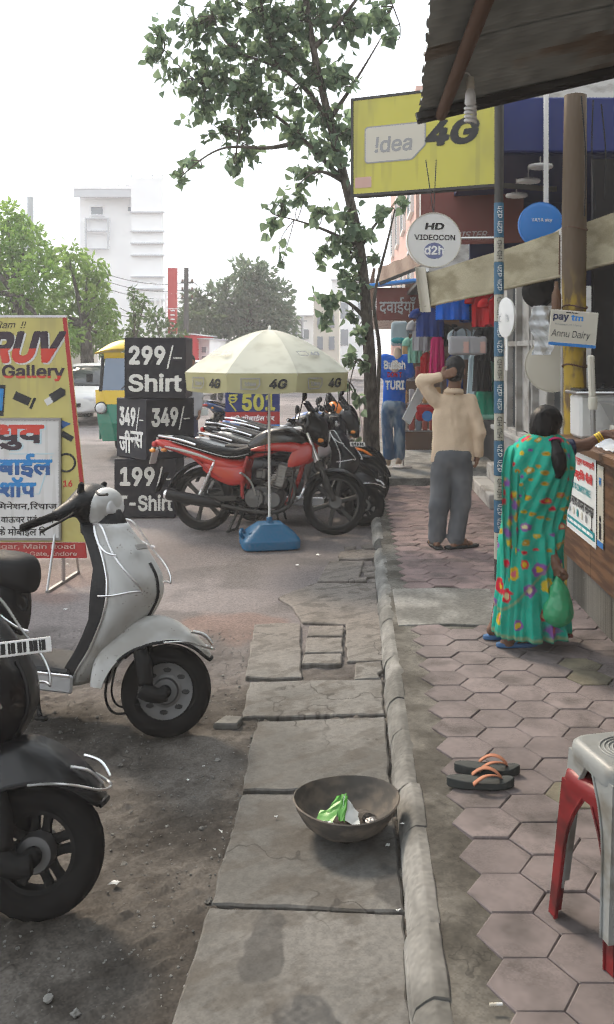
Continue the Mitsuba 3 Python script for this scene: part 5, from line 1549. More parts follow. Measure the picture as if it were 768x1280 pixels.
def bpx(x0, y0, x1, y1, Y, d):
    a, b_ = at(x0, y1, Y), at(x1, y0, Y)
    return box(b_[0] - a[0], d, b_[2] - a[2], ((a[0] + b_[0]) / 2, Y + d / 2, (a[2] + b_[2]) / 2))


k.add('wall', bpx(100, 246, 166, 440, YB + 1, 12), 'far_white')
k.add('stair_tower', bpx(164, 222, 204, 440, YB, 10), 'far_white')
k.add('side_wing', bpx(204, 300, 224, 440, YB + 6, 8), 'far_white')
k.add('roof_slab', tf(bpx(92, 236, 166, 240, YB, 10), (0, 0, .2)), 'far_white')
k.add('roof_slab__parapet', bpx(92, 236, 166, 246, YB + .05, .2), 'far_grey')
k.add('penthouse', bpx(145, 226, 166, 246, YB + 1.5, 8), 'far_white')
for x0, y0, x1, y1 in ((148, 230, 153, 239), (155, 230, 161, 239), (114, 258, 128, 268), (160, 258, 163, 264)):
    w_ = k.add('window', bpx(x0, y0, x1, y1, YB + (1.42 if x0 > 146 and y0 < 250 else .9), .1), 'far_pane')
    k.add(w_ + '__frame', cat(bpx(x0 - 1, y0 - 1, x1 + 1, y0, YB + .7, .4), bpx(x0 - 1, y1, x1 + 1, y1 + 1, YB + .7, .4)), 'far_white')
for y_ in (264, 288, 303, 318, 345, 360, 375, 390): k.add('ledge', bpx(163, y_, 205, y_ + 1.6, YB - .25, .3), 'far_grey')
for y_ in (272, 288, 310): k.add('balcony_rail', bpx(106, y_, 135, y_ + 1.2, YB + .6, .3), 'far_grey')
for x_ in (106, 134): k.add('balcony_post', bpx(x_, 272, x_ + 1, 311, YB + .6, .3), 'far_grey')
k.add('roof_rail', cat(bpx(164, 218, 204, 219, YB, .1), *[bpx(x, 218, x + .7, 223, YB, .1) for x in (164, 177, 190, 203)]), 'far_grey')
k.place('tower_block', 'tall pale white tower block washed out by the bright sky', 'building')
k = Kit()
k.add('wall', bpx(-80, 425, 112, 470, 31, 1.0), 'far_cream')
k.add('coping', bpx(-80, 423, 112, 425, 30.9, 1.2), 'far_grey')
k.place('boundary_wall', 'low pale boundary wall under the green trees on the left', 'wall')
for i, (x0, y0, x1, Y, mt, lab) in enumerate(((222, 418, 238, 36, 'cloth_red', 'small red painted shop at the far end of the road'), (238, 424, 262, 38, 'far_white', 'low white shop right of the small red shop'), (360, 395, 392, 55, 'far_white', 'pale low building far down the road left of the kerb tree'), (392, 370, 424, 48, 'far_cream', 'hazy cream building just left of the kerb tree trunk'), (415, 350, 470, 60, 'far_white', 'bright white building seen behind the kerb tree trunk'))):
    k = Kit()
    k.add('wall', bpx(x0, y0, x1, 462, Y, 6), mt)
    k.add('roof', tf(bpx(x0 - 1, y0 - 1.5, x1 + 1, y0, Y - .4, 7)), 'far_grey')
    w = x1 - x0
    for a in (.15, .6):
        for b_ in (.25, .55):
            k.add('window', bpx(x0 + w * a, y0 + (462 - y0) * b_, x0 + w * (a + .22), y0 + (462 - y0) * (b_ + .18), Y - .06, .1), 'far_pane')
    k.place('shop_house', lab, 'building')

# red banner on a white steel frame
k = Kit()
k.add('banner', mk(bpx(210, 335, 221, 417, 35, .12).vertices + np.array([0, 0, 0]), bpx(210, 335, 221, 417, 35, .12).faces), 'banner_red')
k.add('lettering', stand(tf(cat(*[box(.16, .05, .002, (0, -.6 + .16 * i, 0)) for i in range(6)])), at(216, 395, 34.97)), 'text_white', False)
for x in (193, 199, 206): k.add('frame_post', bpx(x, 365, x + 1.8, 455, 35, .06), 'far_white')
for y_ in (366, 385): k.add('frame_rail', bpx(193, y_, 224, y_ + 1.5, 35, .06), 'far_white')
k.place('banner_stand', 'tall red upright banner on a white steel frame below the tower block', 'banner')

# electricity poles and wires
k = Kit()
b0 = at(39, 455, 29)
pt = at(38, 246, 29)
k.add('post', tube([(pt[0], 29, RZ - .3), (pt[0], 29, pt[2])], [.13, .09], 10), 'far_grey', True)
for y_ in (300, 310, 318): k.add('cross_arm', bpx(30, y_, 48, y_ + 2, 28.9, .08), 'far_grey')
k.place('electricity_pole', 'grey electricity pole with short cross arms among the left trees', 'pole')
k = Kit()
pt = at(233, 335, 40)
k.add('post', tube([(pt[0], 40, RZ - .3), (pt[0], 40, pt[2])], [.13, .09], 10), 'dark_metal', True)
for y_ in (352, 362, 372): k.add('cross_arm', bpx(226, y_, 242, y_ + 2, 39.9, .1), 'dark_metal')
for y_ in (349, 359, 369):
    for x in (227, 239): k.add('insulator', bpx(x, y_, x + 2, y_ + 3, 39.9, .1), 'wood_dark')
k.place('electricity_pole', 'dark electricity pole with many insulators right of the red banner', 'pole')
k = Kit()
pt = at(378, 395, 46)
k.add('post', tube([(pt[0], 46, RZ - .3), (pt[0], 46, pt[2])], [.10, .07], 8), 'far_grey', True)
k.add('cross_arm', bpx(372, 400, 384, 402, 45.9, .1), 'far_grey')
k.place('electricity_pole', 'thin far pole between the rounded tree and the kerb tree', 'pole')
i = 0
for (xa, ya, ca), (xb, yb, cb) in [((48, 302, 28.9), (232, 353, 39.9)), ((48, 311, 28.9), (232, 362, 39.9)), ((48, 319, 28.9), (232, 372, 39.9)), ((-30, 300, 26), (30, 301, 28.9)), ((-30, 316, 26), (30, 311, 28.9)), ((-30, 330, 26), (30, 319, 28.9)), ((242, 353, 39.9), (378, 400, 46)), ((242, 372, 39.9), (378, 402, 46)), ((150, 385, 30), (232, 372, 39.9)), ((145, 392, 30), (232, 362, 39.9)), ((242, 362, 39.9), (330, 380, 43))]:
    a, b_ = at(xa, ya, ca), at(xb, yb, cb)
    t = np.linspace(0, 1, 20)
    P = a + (b_ - a) * t[:, None] - np.array([0, 0, .5])[None] * (4 * t * (1 - t))[:, None]
    single('overhead_wire', tube(P, .011, 5), 'dark_metal', ['highest wire sagging from the left pole towards the insulator pole', 'middle wire sagging from the left pole towards the insulator pole', 'lowest wire sagging from the left pole towards the insulator pole', 'upper wire leaving the picture left of the grey pole', 'middle wire leaving the picture left of the grey pole', 'lower wire leaving the picture left of the grey pole', 'upper wire from the insulator pole to the far pole', 'lower wire from the insulator pole to the far pole', 'upper low wire from the creeper pole to the insulator pole', 'lower low wire from the creeper pole to the insulator pole', 'wire running from the insulator pole into the rounded tree'][i], 'wire', 'overhead wires across the road')
    i += 1


scene['haze_boundary'] = {'type': 'null'}
scene['haze'] = {'type': 'cube', 'to_world': T().translate([0, 430, 7.4]).scale([420, 490, 8.7]), 'bsdf': {'type': 'ref', 'id': 'haze_boundary'}, 'interior': {'type': 'ref', 'id': 'haze_air'}}
labels['haze'] = {'label': 'pale haze in the air down the road', 'kind': 'stuff'}
# ------------------------------------------------------------------ boards, boxes, umbrella and small things
pm('board_yellow', lambda p, n, uv: mix(C3((0.52, 0.46, 0.15)), C3((0.40, 0.35, 0.14)), dr.clip(smoothstep(0.4, 0.75, fbm(p.x * 3, p.y * 3, p.z * 2, 4)) * 0.7 + smoothstep(0.6, 0.8, noise(p.x * 30, 0.0, p.z * 2)) * 0.3, 0, 1)), 0.45, 0.4)
mat('board_red', (0.38, 0.03, 0.025), 0.5)
pm('board_white', lambda p, n, uv: mix(C3((0.64, 0.64, 0.63)), C3((0.47, 0.46, 0.43)), dr.clip(smoothstep(0.45, 0.8, fbm(p.x * 4, p.y * 4, p.z * 3, 4)) * 0.7 + smoothstep(0.66, 0.8, noise(p.x * 34, 0.0, p.z * 2)) * 0.35, 0, 1)), 0.5, 0.4)
mat('ink_dark', (0.035, 0.02, 0.03), 0.5)
mat('ink_red', (0.55, 0.05, 0.03), 0.5)
mat('ink_blue', (0.02, 0.20, 0.50), 0.5)
mat('ink_blue_dark', (0.03, 0.10, 0.28), 0.5)
mat('pale_blue', (0.45, 0.60, 0.66), 0.55)
mat('box_black', (0.014, 0.014, 0.02), 0.55, 0.3)
mat('letter_white', (0.62, 0.62, 0.60), 0.6)


def cut_text(s, w, h, font='L', stroke=0, skew=0.0, cut=0.0):
    """Lettering as two plates, above and below the height 'cut'."""
    g = text_shape(s, font, stroke)
    x0, y0, x1, y1 = g.bounds
    sx, sy = w / (x1 - x0), h / (y1 - y0)
    g = affinity.affine_transform(g, [sx, skew * sy, 0, sy, -sx * (x0 + x1) / 2 - skew * sy * (y0 + y1) / 2, -sy * (y0 + y1) / 2])
    return [plate(g.intersection(shapely.box(-9, cut, 9, 9)), .0015), plate(g.intersection(shapely.box(-9, -9, 9, cut)), .0015)], plate(g, .0012)


# the yellow board on its iron stand; drawn at 1 px = BS metres, facing the viewer
BY = 7.38
BS = BY / FOC


def B(px, py, off=0.0):
    c = at(px, py, BY)
    return c[0], BY - off, c[2]


def bpoly(pts, t=.02, off=0.0):
    p = Polygon([(at(x, y, BY)[0], at(x, y, BY)[2]) for x, y in pts])
    m = plate(p, t)
    v = np.asarray(m.vertices)
    return mk(np.stack([v[:, 0], BY - off - v[:, 2], v[:, 1]], 1), m.faces)


def bt(m, px, py, off):
    return tf(m, B(px, py, off), R=rot([1, 0, 0], 90))


k = Kit()
k.add('board', bpoly([(-130, 396), (84, 396), (113, 677), (-130, 677)], .024), 'board_yellow', False)
k.add('top_edge', bpoly([(-130, 394), (84, 394), (84, 397), (-130, 397)], .032, -.004), 'board_white', False)
k.add('side_edge', bpoly([(79.5, 397), (84.5, 397), (113.5, 677), (108.5, 677)], .003, .025), 'board_red', False)
k.add('lower_panel', bpoly([(-130, 678), (107, 678), (109, 697), (-130, 697)], .024), 'board_red', False)
(hi, lo), sh = cut_text('DHRUV', 150 * BS, 40 * BS, 'L', 5, .28, -.01)
k.add('lettering_shadow', bt(tf(sh, (.012, -.012, 0)), 4, 434, .025), 'board_white', False)
k.add('lettering', bt(hi, 4, 434, .027), 'ink_dark', False)
k.add('lettering', bt(lo, 4, 434, .027), 'ink_red', False)
(hi, lo), sh = cut_text('Mobile Gallery', 158 * BS, 21 * BS, 'L', 3, 0, -.022)
k.add('lettering', bt(hi, 3, 466, .026), 'ink_dark', False)
k.add('lettering', bt(lo, 3, 466, .026), 'ink_red', False)
k.add('lettering', bt(text('Jai Ram  !!', h=9 * BS, skew=.3, t=.001), 6, 406, .026), 'ink_dark', False)
k.add('picture_phone', cat(bt(tf(box(.10, .24, .002), rz=-4), -1, 500, .026)), 'text_black')
k.add('picture_phone__screen', bt(tf(box(.085, .17, .002), rz=-4), -1.5, 499, .028), 'ink_blue')
k.add('picture_memory_card', bt(tf(cat(box(.13, .065, .002), tf(box(.02, .09, .002), (.09, 0, 0))), rz=-24), 29, 498, .026), 'text_black')
k.add('picture_usb_stick', bt(tf(plate(Polygon([(-.05, -.035), (.06, -.035), (.08, 0), (.06, .035), (-.05, .035)]), .002), rz=32), 72, 494, .026), 'text_black')
k.add('picture_usb_stick__plug', bt(tf(box(.06, .05, .003), rz=32), 62.5, 501, .0265), 'letter_white')
k.add('picture_pen_drive', bt(tf(box(.10, .045, .002), rz=-30), 85, 545, .026), 'text_black')
k.add('picture_triangle', bt(plate(Polygon([(-.04, -.04), (.05, .01), (-.03, .04)]), .002), 82, 531, .026), 'ink_blue_dark')
k.add('picture_cable', bt(torus(.068, .008, axis='z', n=30, k=6), 84, 578, .026), 'text_black')
k.add('lettering', bt(text('16', h=8 * BS, stroke=3), 86, 604, .026), 'ink_red', False)
k.add('lettering', bt(text('Nehru Nagar, Main Road', w=150 * BS, h=7.5 * BS, stroke=1), 20, 683, .026), 'pink_wall', False)
k.add('lettering', bt(text('Near Atal Gate, Indore', w=105 * BS, h=6.5 * BS, stroke=1), 45, 692, .026), 'pink_wall', False)
nr, fr = gp(59, 742, RZ), gp(98, 717, RZ)
for dx in (0, -1.25):
    k.add('stand_foot', bar(nr + [dx, 0, .012], fr + [dx, 0, .012], .035, .022, b=.004), 'dull_steel')
    k.add('stand_leg', tube([nr + [dx, 0, .02], (B(71, 660)[0] + dx, BY + .02, .45)], .010, 8), 'steel')
    k.add('stand_leg', tube([fr + [dx, 0, .02], (B(88, 660)[0] + dx, BY + .04, .45)], .010, 8), 'steel')
    k.add('stand_leg', tube([(nr + fr) / 2 + [dx, 0, .02], (B(78, 660)[0] + dx, BY + .03, .45)], .016, 8), 'steel')
    k.add('stand_leg', tube([(B(78, 660)[0] + dx, BY + .03, .45), (B(70, 400)[0] + dx, BY + .03, 1.9)], .016, 8), 'steel')
k.place('yellow_board', 'yellow mobile shop board with red edge on an iron stand at the left', 'signboard')

k = Kit()
WO = .055
k.add('board', bpoly([(-110, 524), (77, 524), (77, 672), (-110, 672)], .02, WO - .028), 'board_white', False)
for pts in ([(-110, 522), (78.5, 522), (78.5, 525), (-110, 525)], [(-110, 671), (78.5, 671), (78.5, 674), (-110, 674)], [(76, 525), (78.5, 525), (78.5, 671), (76, 671)]):
    k.add('frame', bpoly(pts, .03, WO - .03), 'dull_steel', False)
(hi, lo), sh = cut_text('धुव', 62 * BS, 32 * BS, 'D', 3, 0, .02)
k.add('lettering_shadow', bt(tf(sh, (.014, -.006, -.0005)), 27, 546, WO - .006), 'pale_blue', False)
k.add('lettering', bt(hi, 27, 546, WO - .005), 'ink_red', False)
k.add('lettering', bt(lo, 27, 546, WO - .005), 'ink_dark', False)
k.add('lettering', bt(tf(box(.015, .07, .0014), rz=-52), 9, 556.5, WO - .005), 'ink_dark', False)
(hi, lo), sh = cut_text('मोबाईल', 96 * BS, 30 * BS, 'D', 3, 0, .0)
k.add('lettering', bt(hi, 20, 581, WO - .0055), 'ink_blue', False)
k.add('lettering', bt(lo, 20, 581, WO - .0055), 'ink_blue_dark', False)
(hi, lo), sh = cut_text('शॉप', 46 * BS, 25 * BS, 'D', 3, 0, .0)
k.add('lettering', bt(hi, 25, 608, WO - .0055), 'ink_blue', False)
k.add('lettering', bt(lo, 25, 608, WO - .0055), 'ink_blue_dark', False)
for s, y, w, x in (('प्रिंटिरंग,लेिमनेशन,िरचाज', 632, 132, 8), ('वाऊचर एवं सभी', 648, 66, 37), ('कंपिनयों के मोबाईल िर', 663, 100, 10)):
    k.add('lettering', bt(text(s, w * BS, 12.5 * BS, 'D', 1, .0012), x, y, WO - .0055), 'text_black', False)
for pts in ([(14, 566), (70, 566), (70, 567.2), (14, 567.2)], [(66, 569), (67.5, 569), (52, 617), (50.5, 617)], [(2, 616), (52, 616), (52, 617), (2, 617)]):
    k.add('ruled_line', bpoly(pts, .001, WO - .0065), 'pale_blue', False)
k.place('white_board', 'white framed board with red and blue Devanagari lettering hung on the yellow board', 'signboard')


# three black price cubes in a stack
def half(s, keep=.66):
    g = text_shape(s, 'D', 2)
    x0, y0, x1, y1 = g.bounds
    return g.intersection(shapely.box(x0, y0 - 5, x0 + (x1 - x0) * keep, y1 + 5))


def price_face(lines, S, Hh):
    out = []
    for s, y, w, h in lines:
        if s == 'JEANS_HINDI':
            gs, x = [], 0
            for g in (text_shape('जी', 'D', 2), half('न'), text_shape('स', 'D', 2)):
                b_ = g.bounds
                gs.append(affinity.translate(g, x - b_[0], 0)); x += b_[2] - b_[0] - 4
            g = shapely.union_all(gs)
            b_ = g.bounds
            g = affinity.affine_transform(g, [w / (b_[2] - b_[0]), 0, 0, h / (b_[3] - b_[1]), -w / (b_[2] - b_[0]) * (b_[0] + b_[2]) / 2, -h / (b_[3] - b_[1]) * (b_[1] + b_[3]) / 2])
            out.append(tf(plate(g, .002), (0, y, 0)))
        elif s.endswith('/-'):
            out.append(tf(text(s[:-2], w * .68, h, 'L', 4, .002), (-w * .15, y, 0)))
            out.append(tf(box(.016, h * 1.25, .002), (w * .28, y - .02, .001), rz=-13))
            out.append(box(.09 * w / .55, .012, .002, (w * .42, y - .03, .001)))
        else:
            out.append(tf(text(s, w, h, 'L', 3, .002), (0, y, 0)))
    return out


def price_box(px, Y, z0, S, Hh, rz, faces, label):
    k = Kit()
    c = np.array([(px - 440) / FOC * Y, Y + S / 2, z0 + Hh / 2])
    A = rot([0, 0, 1], rz)
    k.add('box', tf(box(S, S, Hh, b=.006), c, rz=rz), 'box_black')
    for ang, lines in faces:
        for m in price_face(lines, S, Hh):
            k.add('lettering', tf(m, c + rot([0, 0, 1], rz + ang) @ np.array([0, -S / 2 - .001, 0]), R=rot([0, 0, 1], rz + ang) @ rot([1, 0, 0], 90)), 'letter_white', False)
    return k.place('price_box', label, 'price box', 'stacked black price boxes')


price_box(180, 10.45, RZ, .67, .645, 2, [(0, [('199/-', .13, .56, .21), ('T-Shirt', -.16, .60, .18)])], 'bottom black price box reading 199 and T-Shirt')
price_box(187, 10.40, RZ + .647, .62, .66, 44, [(0, [('349/-', .13, .50, .21), ('Jeans', -.17, .50, .17)]), (-90, [('349/-', .13, .50, .21), ('JEANS_HINDI', -.15, .50, .25)])], 'middle black price box turned on its corner reading 349 twice')
price_box(192, 10.42, RZ + 1.309, .665, .67, 3, [(0, [('299/-', .14, .58, .21), ('Shirt', -.16, .58, .20)])], 'top black price box reading 299 and Shirt')

# umbrella with its blue base
mat('umbrella_cream', (0.60, 0.565, 0.36), 0.8, 0.2)
mat('umbrella_valance', (0.45, 0.43, 0.25), 0.8, 0.2)
scene['umbrella_cream'] = {'type': 'twosided', 'b': {'type': 'principled', 'base_color': proc(lambda p, n, uv: mix(C3((0.52, 0.515, 0.43)), C3((0.42, 0.41, 0.33)), smoothstep(0.45, 0.85, fbm(p.x * 6, p.y * 6, p.z * 9, 4)))), 'roughness': 0.85}}
mat('base_blue', (0.012, 0.10, 0.21), 0.5, 0.4)
k = Kit()
ux, uy = (337 - 440) / FOC * 8.93, 8.93
R8, zt, zh = .80, 1.93, 1.535
k.add('pole', tube([(ux, uy, .05), (ux - .005, uy, 1.94)], .0125, 12), 'white_matt', True)
k.add('finial', lathe([(0, 1.915), (.02, 1.92), (.012, 1.945), (.016, 1.96), (0, 1.97)], 14, 'z', (ux, uy, 0)), 'white_matt')


def rib(a, t):
    r = R8 * t
    z = zt - (zt - zh) * t ** 1.62
    return np.array([ux + r * math.cos(a), uy + r * math.sin(a), z])


for i in range(8):
    a0, a1 = -PI / 2 - PI / 8 + i * PI / 4, -PI / 2 + PI / 8 + i * PI / 4
    us, vs = np.linspace(.03, 1, 15), np.linspace(0, 1, 11)
    g0, g1 = np.array([rib(a0, u) for u in us]), np.array([rib(a1, u) for u in us])
    G_ = g0[:, None] + (g1 - g0)[:, None] * vs[None, :, None]
    sag = 4 * vs * (1 - vs)
    G_[..., 2] -= .016 * sag[None] * np.sin(us * PI)[:, None]
    m = grid(lambda U, W: (G_[..., 0], G_[..., 1], G_[..., 2]), us, vs)
    p = k.add('canopy_panel', thick(m, -.0015), 'umbrella_cream', True)
    e0, e1 = rib(a0, 1.0), rib(a1, 1.0)
    n_ = np.array([math.cos((a0 + a1) / 2), math.sin((a0 + a1) / 2), 0])
    vz = np.linspace(0, 1, 8)

    def vala(u, v):
        b_ = e0 + (e1 - e0) * u[..., None]
        drop = .165 * v * (1 - .16 * (4 * u * (1 - u)) * 0 + .10 * np.sin(u * PI))
        w_ = (.014 * np.sin(u * 9 + i) * v - .03 * v)
        q = b_ + n_ * w_[..., None]
        return q[..., 0], q[..., 1], q[..., 2] - drop + .002
    k.add('valance_panel', thick(grid(vala, np.linspace(0, 1, 17), vz), .0015), 'umbrella_valance', True)
    k.add('rib', tube([rib(a0, t) - [0, 0, .012] for t in np.linspace(.03, 1, 12)], .004, 6), 'steel')
    k.add('strut', tube([(ux, uy, 1.52), rib(a0, .55) - [0, 0, .012]], .004, 6), 'steel')
    if i in (0, 1, 7):
        def facing(m, px_, z, out, i=i, aa=(a0 + a1) / 2, n_=n_):
            cc_ = np.array([ux, uy, 0]) + n_ * (R8 * math.cos(PI / 8) + out)
            t_ = np.array([-math.sin(aa), math.cos(aa), 0])
            return tf(m, cc_ + t_ * px_ + [0, 0, z], R=np.stack([t_, [0, 0, 1], n_], 1))
        zz_ = zh - .09
        k.add('lettering', facing(text('4G', h=.085, w=.15, stroke=4, skew=.25), .14, zz_, .002), 'text_black', False)
        fr_ = Polygon([(-.085, -.05), (.05, -.05), (.085, -.01), (.085, .05), (-.085, .05)])
        k.add('logo_frame', facing(plate(fr_.difference(fr_.buffer(-.009)), .0015), -.10, zz_, .002), 'text_grey', False)
        k.add('lettering', facing(text('!dea', h=.04, stroke=2), -.10, zz_, .002), 'text_grey', False)
    if i in (1, 7):
        mid = (rib((a0 + a1) / 2, .72) * 0 + (rib(a0, .74) + rib(a1, .74)) / 2)
        lo_, hi_ = (rib(a0, .85) + rib(a1, .85)) / 2, (rib(a0, .60) + rib(a1, .60)) / 2
        yv = (hi_ - lo_) / np.linalg.norm(hi_ - lo_)
        xv = np.array([-math.sin((a0 + a1) / 2), math.cos((a0 + a1) / 2), 0])
        nv = np.cross(xv, yv)
        k.add('lettering', tf(text('4G', h=.06, w=.11, stroke=4, skew=.25), mid + nv * .022 + xv * .06, R=np.stack([xv, yv, nv], 1)), 'text_grey', False)
        fr_ = Polygon([(-.06, -.032), (.04, -.032), (.06, -.01), (.06, .032), (-.06, .032)])
        k.add('logo_frame', tf(plate(fr_.difference(fr_.buffer(-.006)), .0015), mid + nv * .022 - xv * .08, R=np.stack([xv, yv, nv], 1)), 'text_grey', False)
k.add('cord', stube([(ux - .01, uy, 1.36), (ux - .03, uy - .02, .9), (ux - .13, uy - .05, .12)], .003, 16, 5), 'text_black')
k.add('base', tf(rings([[(x * w, y * w, z) for x, y in zip(*[np.sign(f(np.arange(28) * 2 * PI / 28 + .1)) * np.abs(f(np.arange(28) * 2 * PI / 28 + .1)) ** .30 for f in (np.cos, np.sin)])] for w, z in ((.25, 0), (.268, .012), (.27, .075), (.262, .09), (.19, .155), (.125, .205), (.115, .215), (.06, .22))]), (ux, uy, RZ + .003), rz=12), 'base_blue', 30)
k.add('base__sleeve', lathe([(.0, .22), (.03, .22), (.028, .27), (.016, .275), (0, .275)], 18, 'z', (ux, uy, RZ)), 'base_blue')
k.add('base__handle', tf(stube([(-.23, -.14, .10), (-.25, -.17, .15), (-.25, -.05, .16), (-.23, .0, .12)], .016, 16, 8), (ux, uy, RZ)), 'base_blue', True)
k.add('base__filler_cap', lathe([(0, .115), (.028, .115), (.028, .16), (0, .165)], 16, 'z', (ux - .15, uy - .17, RZ)), 'base_blue')
k.place('umbrella', 'cream street umbrella with yellow valance and 4G lettering on a blue plastic base', 'umbrella')

# blue price poster behind the bikes
k = Kit()
PYY = 14.4
c = at(316, 521, PYY)
St = lambda m, x, y, o: stand(tf(m, (x, y, o)), c, rz=5)
k.add('board', St(box(.82, .95, .02), 0, -.05, 0), 'royal_blue')
k.add('red_band', St(box(.82, .19, .003), 0, -.02, .0115), 'board_red')
k.add('blue_band', St(box(.82, .16, .003), 0, -.20, .0115), 'sky_blue')
k.add('lettering', St(text('501', w=.50, h=.26, stroke=4), .09, .22, .011), 'sign_yellow', False)
rup = cat(box(.13, .022, .003, (0, .11, 0)), box(.13, .022, .003, (0, .055, 0)), tf(box(.022, .16, .003), (-.005, -.07, 0), rz=38), tf(torus(.052, .012, axis='z', n=24, k=6), (-.01, .052, 0)))
k.add('rupee_sign', St(rup, -.29, .22, .0125), 'sign_yellow', False)
k.add('lettering', St(text('नये मोबाईल पर', w=.66, h=.10, font='D', stroke=2), 0, -.02, .0135), 'text_white', False)
for s in (-1, 1): k.add('leg', tube([c + [s * .35, 0, -.5], (c[0] + s * .36, c[1] + .1, RZ)], .012, 8), 'dark_metal')
k.place('price_poster', 'blue and red poster board reading 501 standing behind the parked bikes', 'poster')

# iron bowl with rubbish
bx, by = -.02, 3.56
pm('bowl_iron', lambda p, n, uv: mix(C3((0.085, 0.078, 0.07)), C3((0.16, 0.135, 0.11)), smoothstep(0.4, 0.7, fbm(p.x * 16, p.y * 16, p.z * 20, 4))), 0.75, 0.3, metal=0.15)
k = Kit()
out = [(0, 0), (.075, .002), (.12, .018), (.16, .05), (.186, .09), (.197, .118)]
inn = [(.19, .118), (.18, .09), (.153, .052), (.115, .022), (.07, .007), (0, .006)]
m = lathe(out + [(.201, .124), (.196, .127)] + inn, 56, 'z')
v = np.asarray(m.vertices) * 1.0
v[:, 2] += .006 * np.sin(np.arctan2(v[:, 1], v[:, 0]) * 2 + 1) * (v[:, 2] / .12)
k.add('pan', tf(mk(v, m.faces), (bx, by, FZ + .002)), 'bowl_iron', 40)
k.place('iron_bowl', 'shallow dark iron bowl with rubbish standing on the stone flags', 'bowl')
d_ = grid(lambda r, a: (bx + .01 + r * np.cos(a), by + r * np.sin(a), FZ + .046 - .9 * r * r + .022 * (vn(np.stack([r * np.cos(a), r * np.sin(a), r * 0], -1), 30, 4) - .5)), np.linspace(0, .135, 14), np.linspace(0, 2 * PI, 40))
single('ash', d_, 'dirt', 'dark ash and dirt lying in the iron bowl', 'ash', smooth=True)
mat('packet_green', (0.09, 0.32, 0.05), 0.4, 0.4)
mat('packet_white', (0.6, 0.62, 0.6), 0.4)
k = Kit()
c = np.array([bx - .025, by - .03, FZ + .058])


def q(pts):
    A = np.array(pts, float)
    rg_ = np.random.default_rng(int(abs(A.sum()) * 9999))
    m = grid(lambda u, v: tuple((A[0][i] * (1 - u) + A[1][i] * u) * (1 - v) + (A[3][i] * (1 - u) + A[2][i] * u) * v + c[i] for i in range(3)), np.linspace(0, 1, 5), np.linspace(0, 1, 5))
    return thick(mk(np.asarray(m.vertices) + rg_.normal(0, .0022, (25, 3)), m.faces), .001)


k.add('left_flap', q([(-.095, -.03, -.005), (-.03, -.05, .0), (-.005, .02, .03), (-.07, .035, .022)]), 'packet_green', 20)
k.add('left_flap__edge', q([(-.098, -.034, -.004), (-.03, -.055, .002), (-.02, -.03, .012), (-.088, -.012, .006)]), 'packet_white', 20)
k.add('top_flap', q([(-.05, .02, .025), (.005, -.005, .015), (.03, .05, .075), (-.012, .06, .06)]), 'packet_green', 20)
k.add('right_flap', q([(.005, -.02, .012), (.075, -.045, -.004), (.068, .02, .02), (.018, .05, .07)]), 'packet_white', 20)
k.add('right_flap__stripe', q([(-.004, -.024, .012), (.016, -.030, .011), (.034, .045, .07), (.012, .05, .072)]), 'packet_green', 20)
k.place('torn_packet', 'torn green and white snack packet lying in the iron bowl', 'packet')
for i in range(3):
    a = RNG.uniform(0, 2 * PI); r = RNG.uniform(.02, .07)
    m = trimesh.creation.icosphere(subdivisions=2)
    v = np.asarray(m.vertices); v = v * (.6 + .9 * vn(v, 2.2, i)[:, None]) * np.array([.022, .02, .012])
    single('rubbish_lump', tf(mk(v, m.faces), (bx + .05 + r * math.cos(a), by - .03 + .6 * r * math.sin(a), FZ + .056)), ['dull_steel', 'black_matt', 'bowl_iron'][i % 3], ['pale grey crumpled lump beside the packet in the bowl', 'black crumpled lump beside the packet in the bowl', 'grey brown lump beside the packet in the bowl'][i], 'rubbish', None, smooth=False)


# slippers on the pavers
def slipper(strap, sole):
    k = Kit()
    t = np.linspace(0, 2 * PI, 40, endpoint=False)
    x = .133 * np.cos(t)
    w = np.interp(x, [-.133, -.08, -.02, .06, .11, .133], [.028, .038, .034, .047, .04, .02])
    y = w * np.sign(np.sin(t)) * np.abs(np.sin(t)) ** .7 + .006 * (x > 0)
    P = np.c_[x, y]
    z0 = lambda h: np.c_[P, h + .010 * np.clip(-P[:, 0] / .13, 0, 1) + .012 * np.clip((P[:, 0] - .09) / .04, 0, 1)]
    R_ = [np.c_[P * .97, P[:, 0] * 0 + .0], np.c_[P, P[:, 0] * 0 + .004], z0(.022), np.c_[P * .97, z0(.026)[:, 2]]]
    k.add('sole', rings(R_), sole, 50)
    for s in (-1, 1):
        k.add('strap', tube(spline([(.085, .004, .03), (.06, s * .02, .052), (.015, s * .038, .056), (-.03, s * .044, .026)], 18), np.linspace(.007, .019, 18), 8, flat=.28), strap, True)
    return k


mat('strap_orange', (0.32, 0.12, 0.06), 0.7)
mat('sole_dark', (0.03, 0.035, 0.034), 0.7)
mat('slipper_blue', (0.05, 0.13, 0.28), 0.6)
sl = slipper('strap_orange', 'sole_dark')
for (px, py, a, lab) in ((601, 984, -4, 'black slipper with orange straps, the one nearer to the camera'), (609, 967, -8, 'black slipper with orange straps, the one farther from the camera')):
    p = gp(px, py)
    sl.place('slipper', lab, 'slipper', 'pair of slippers on the pavement', M=T().translate([p[0], p[1], .003]).rotate([0, 0, 1], a))


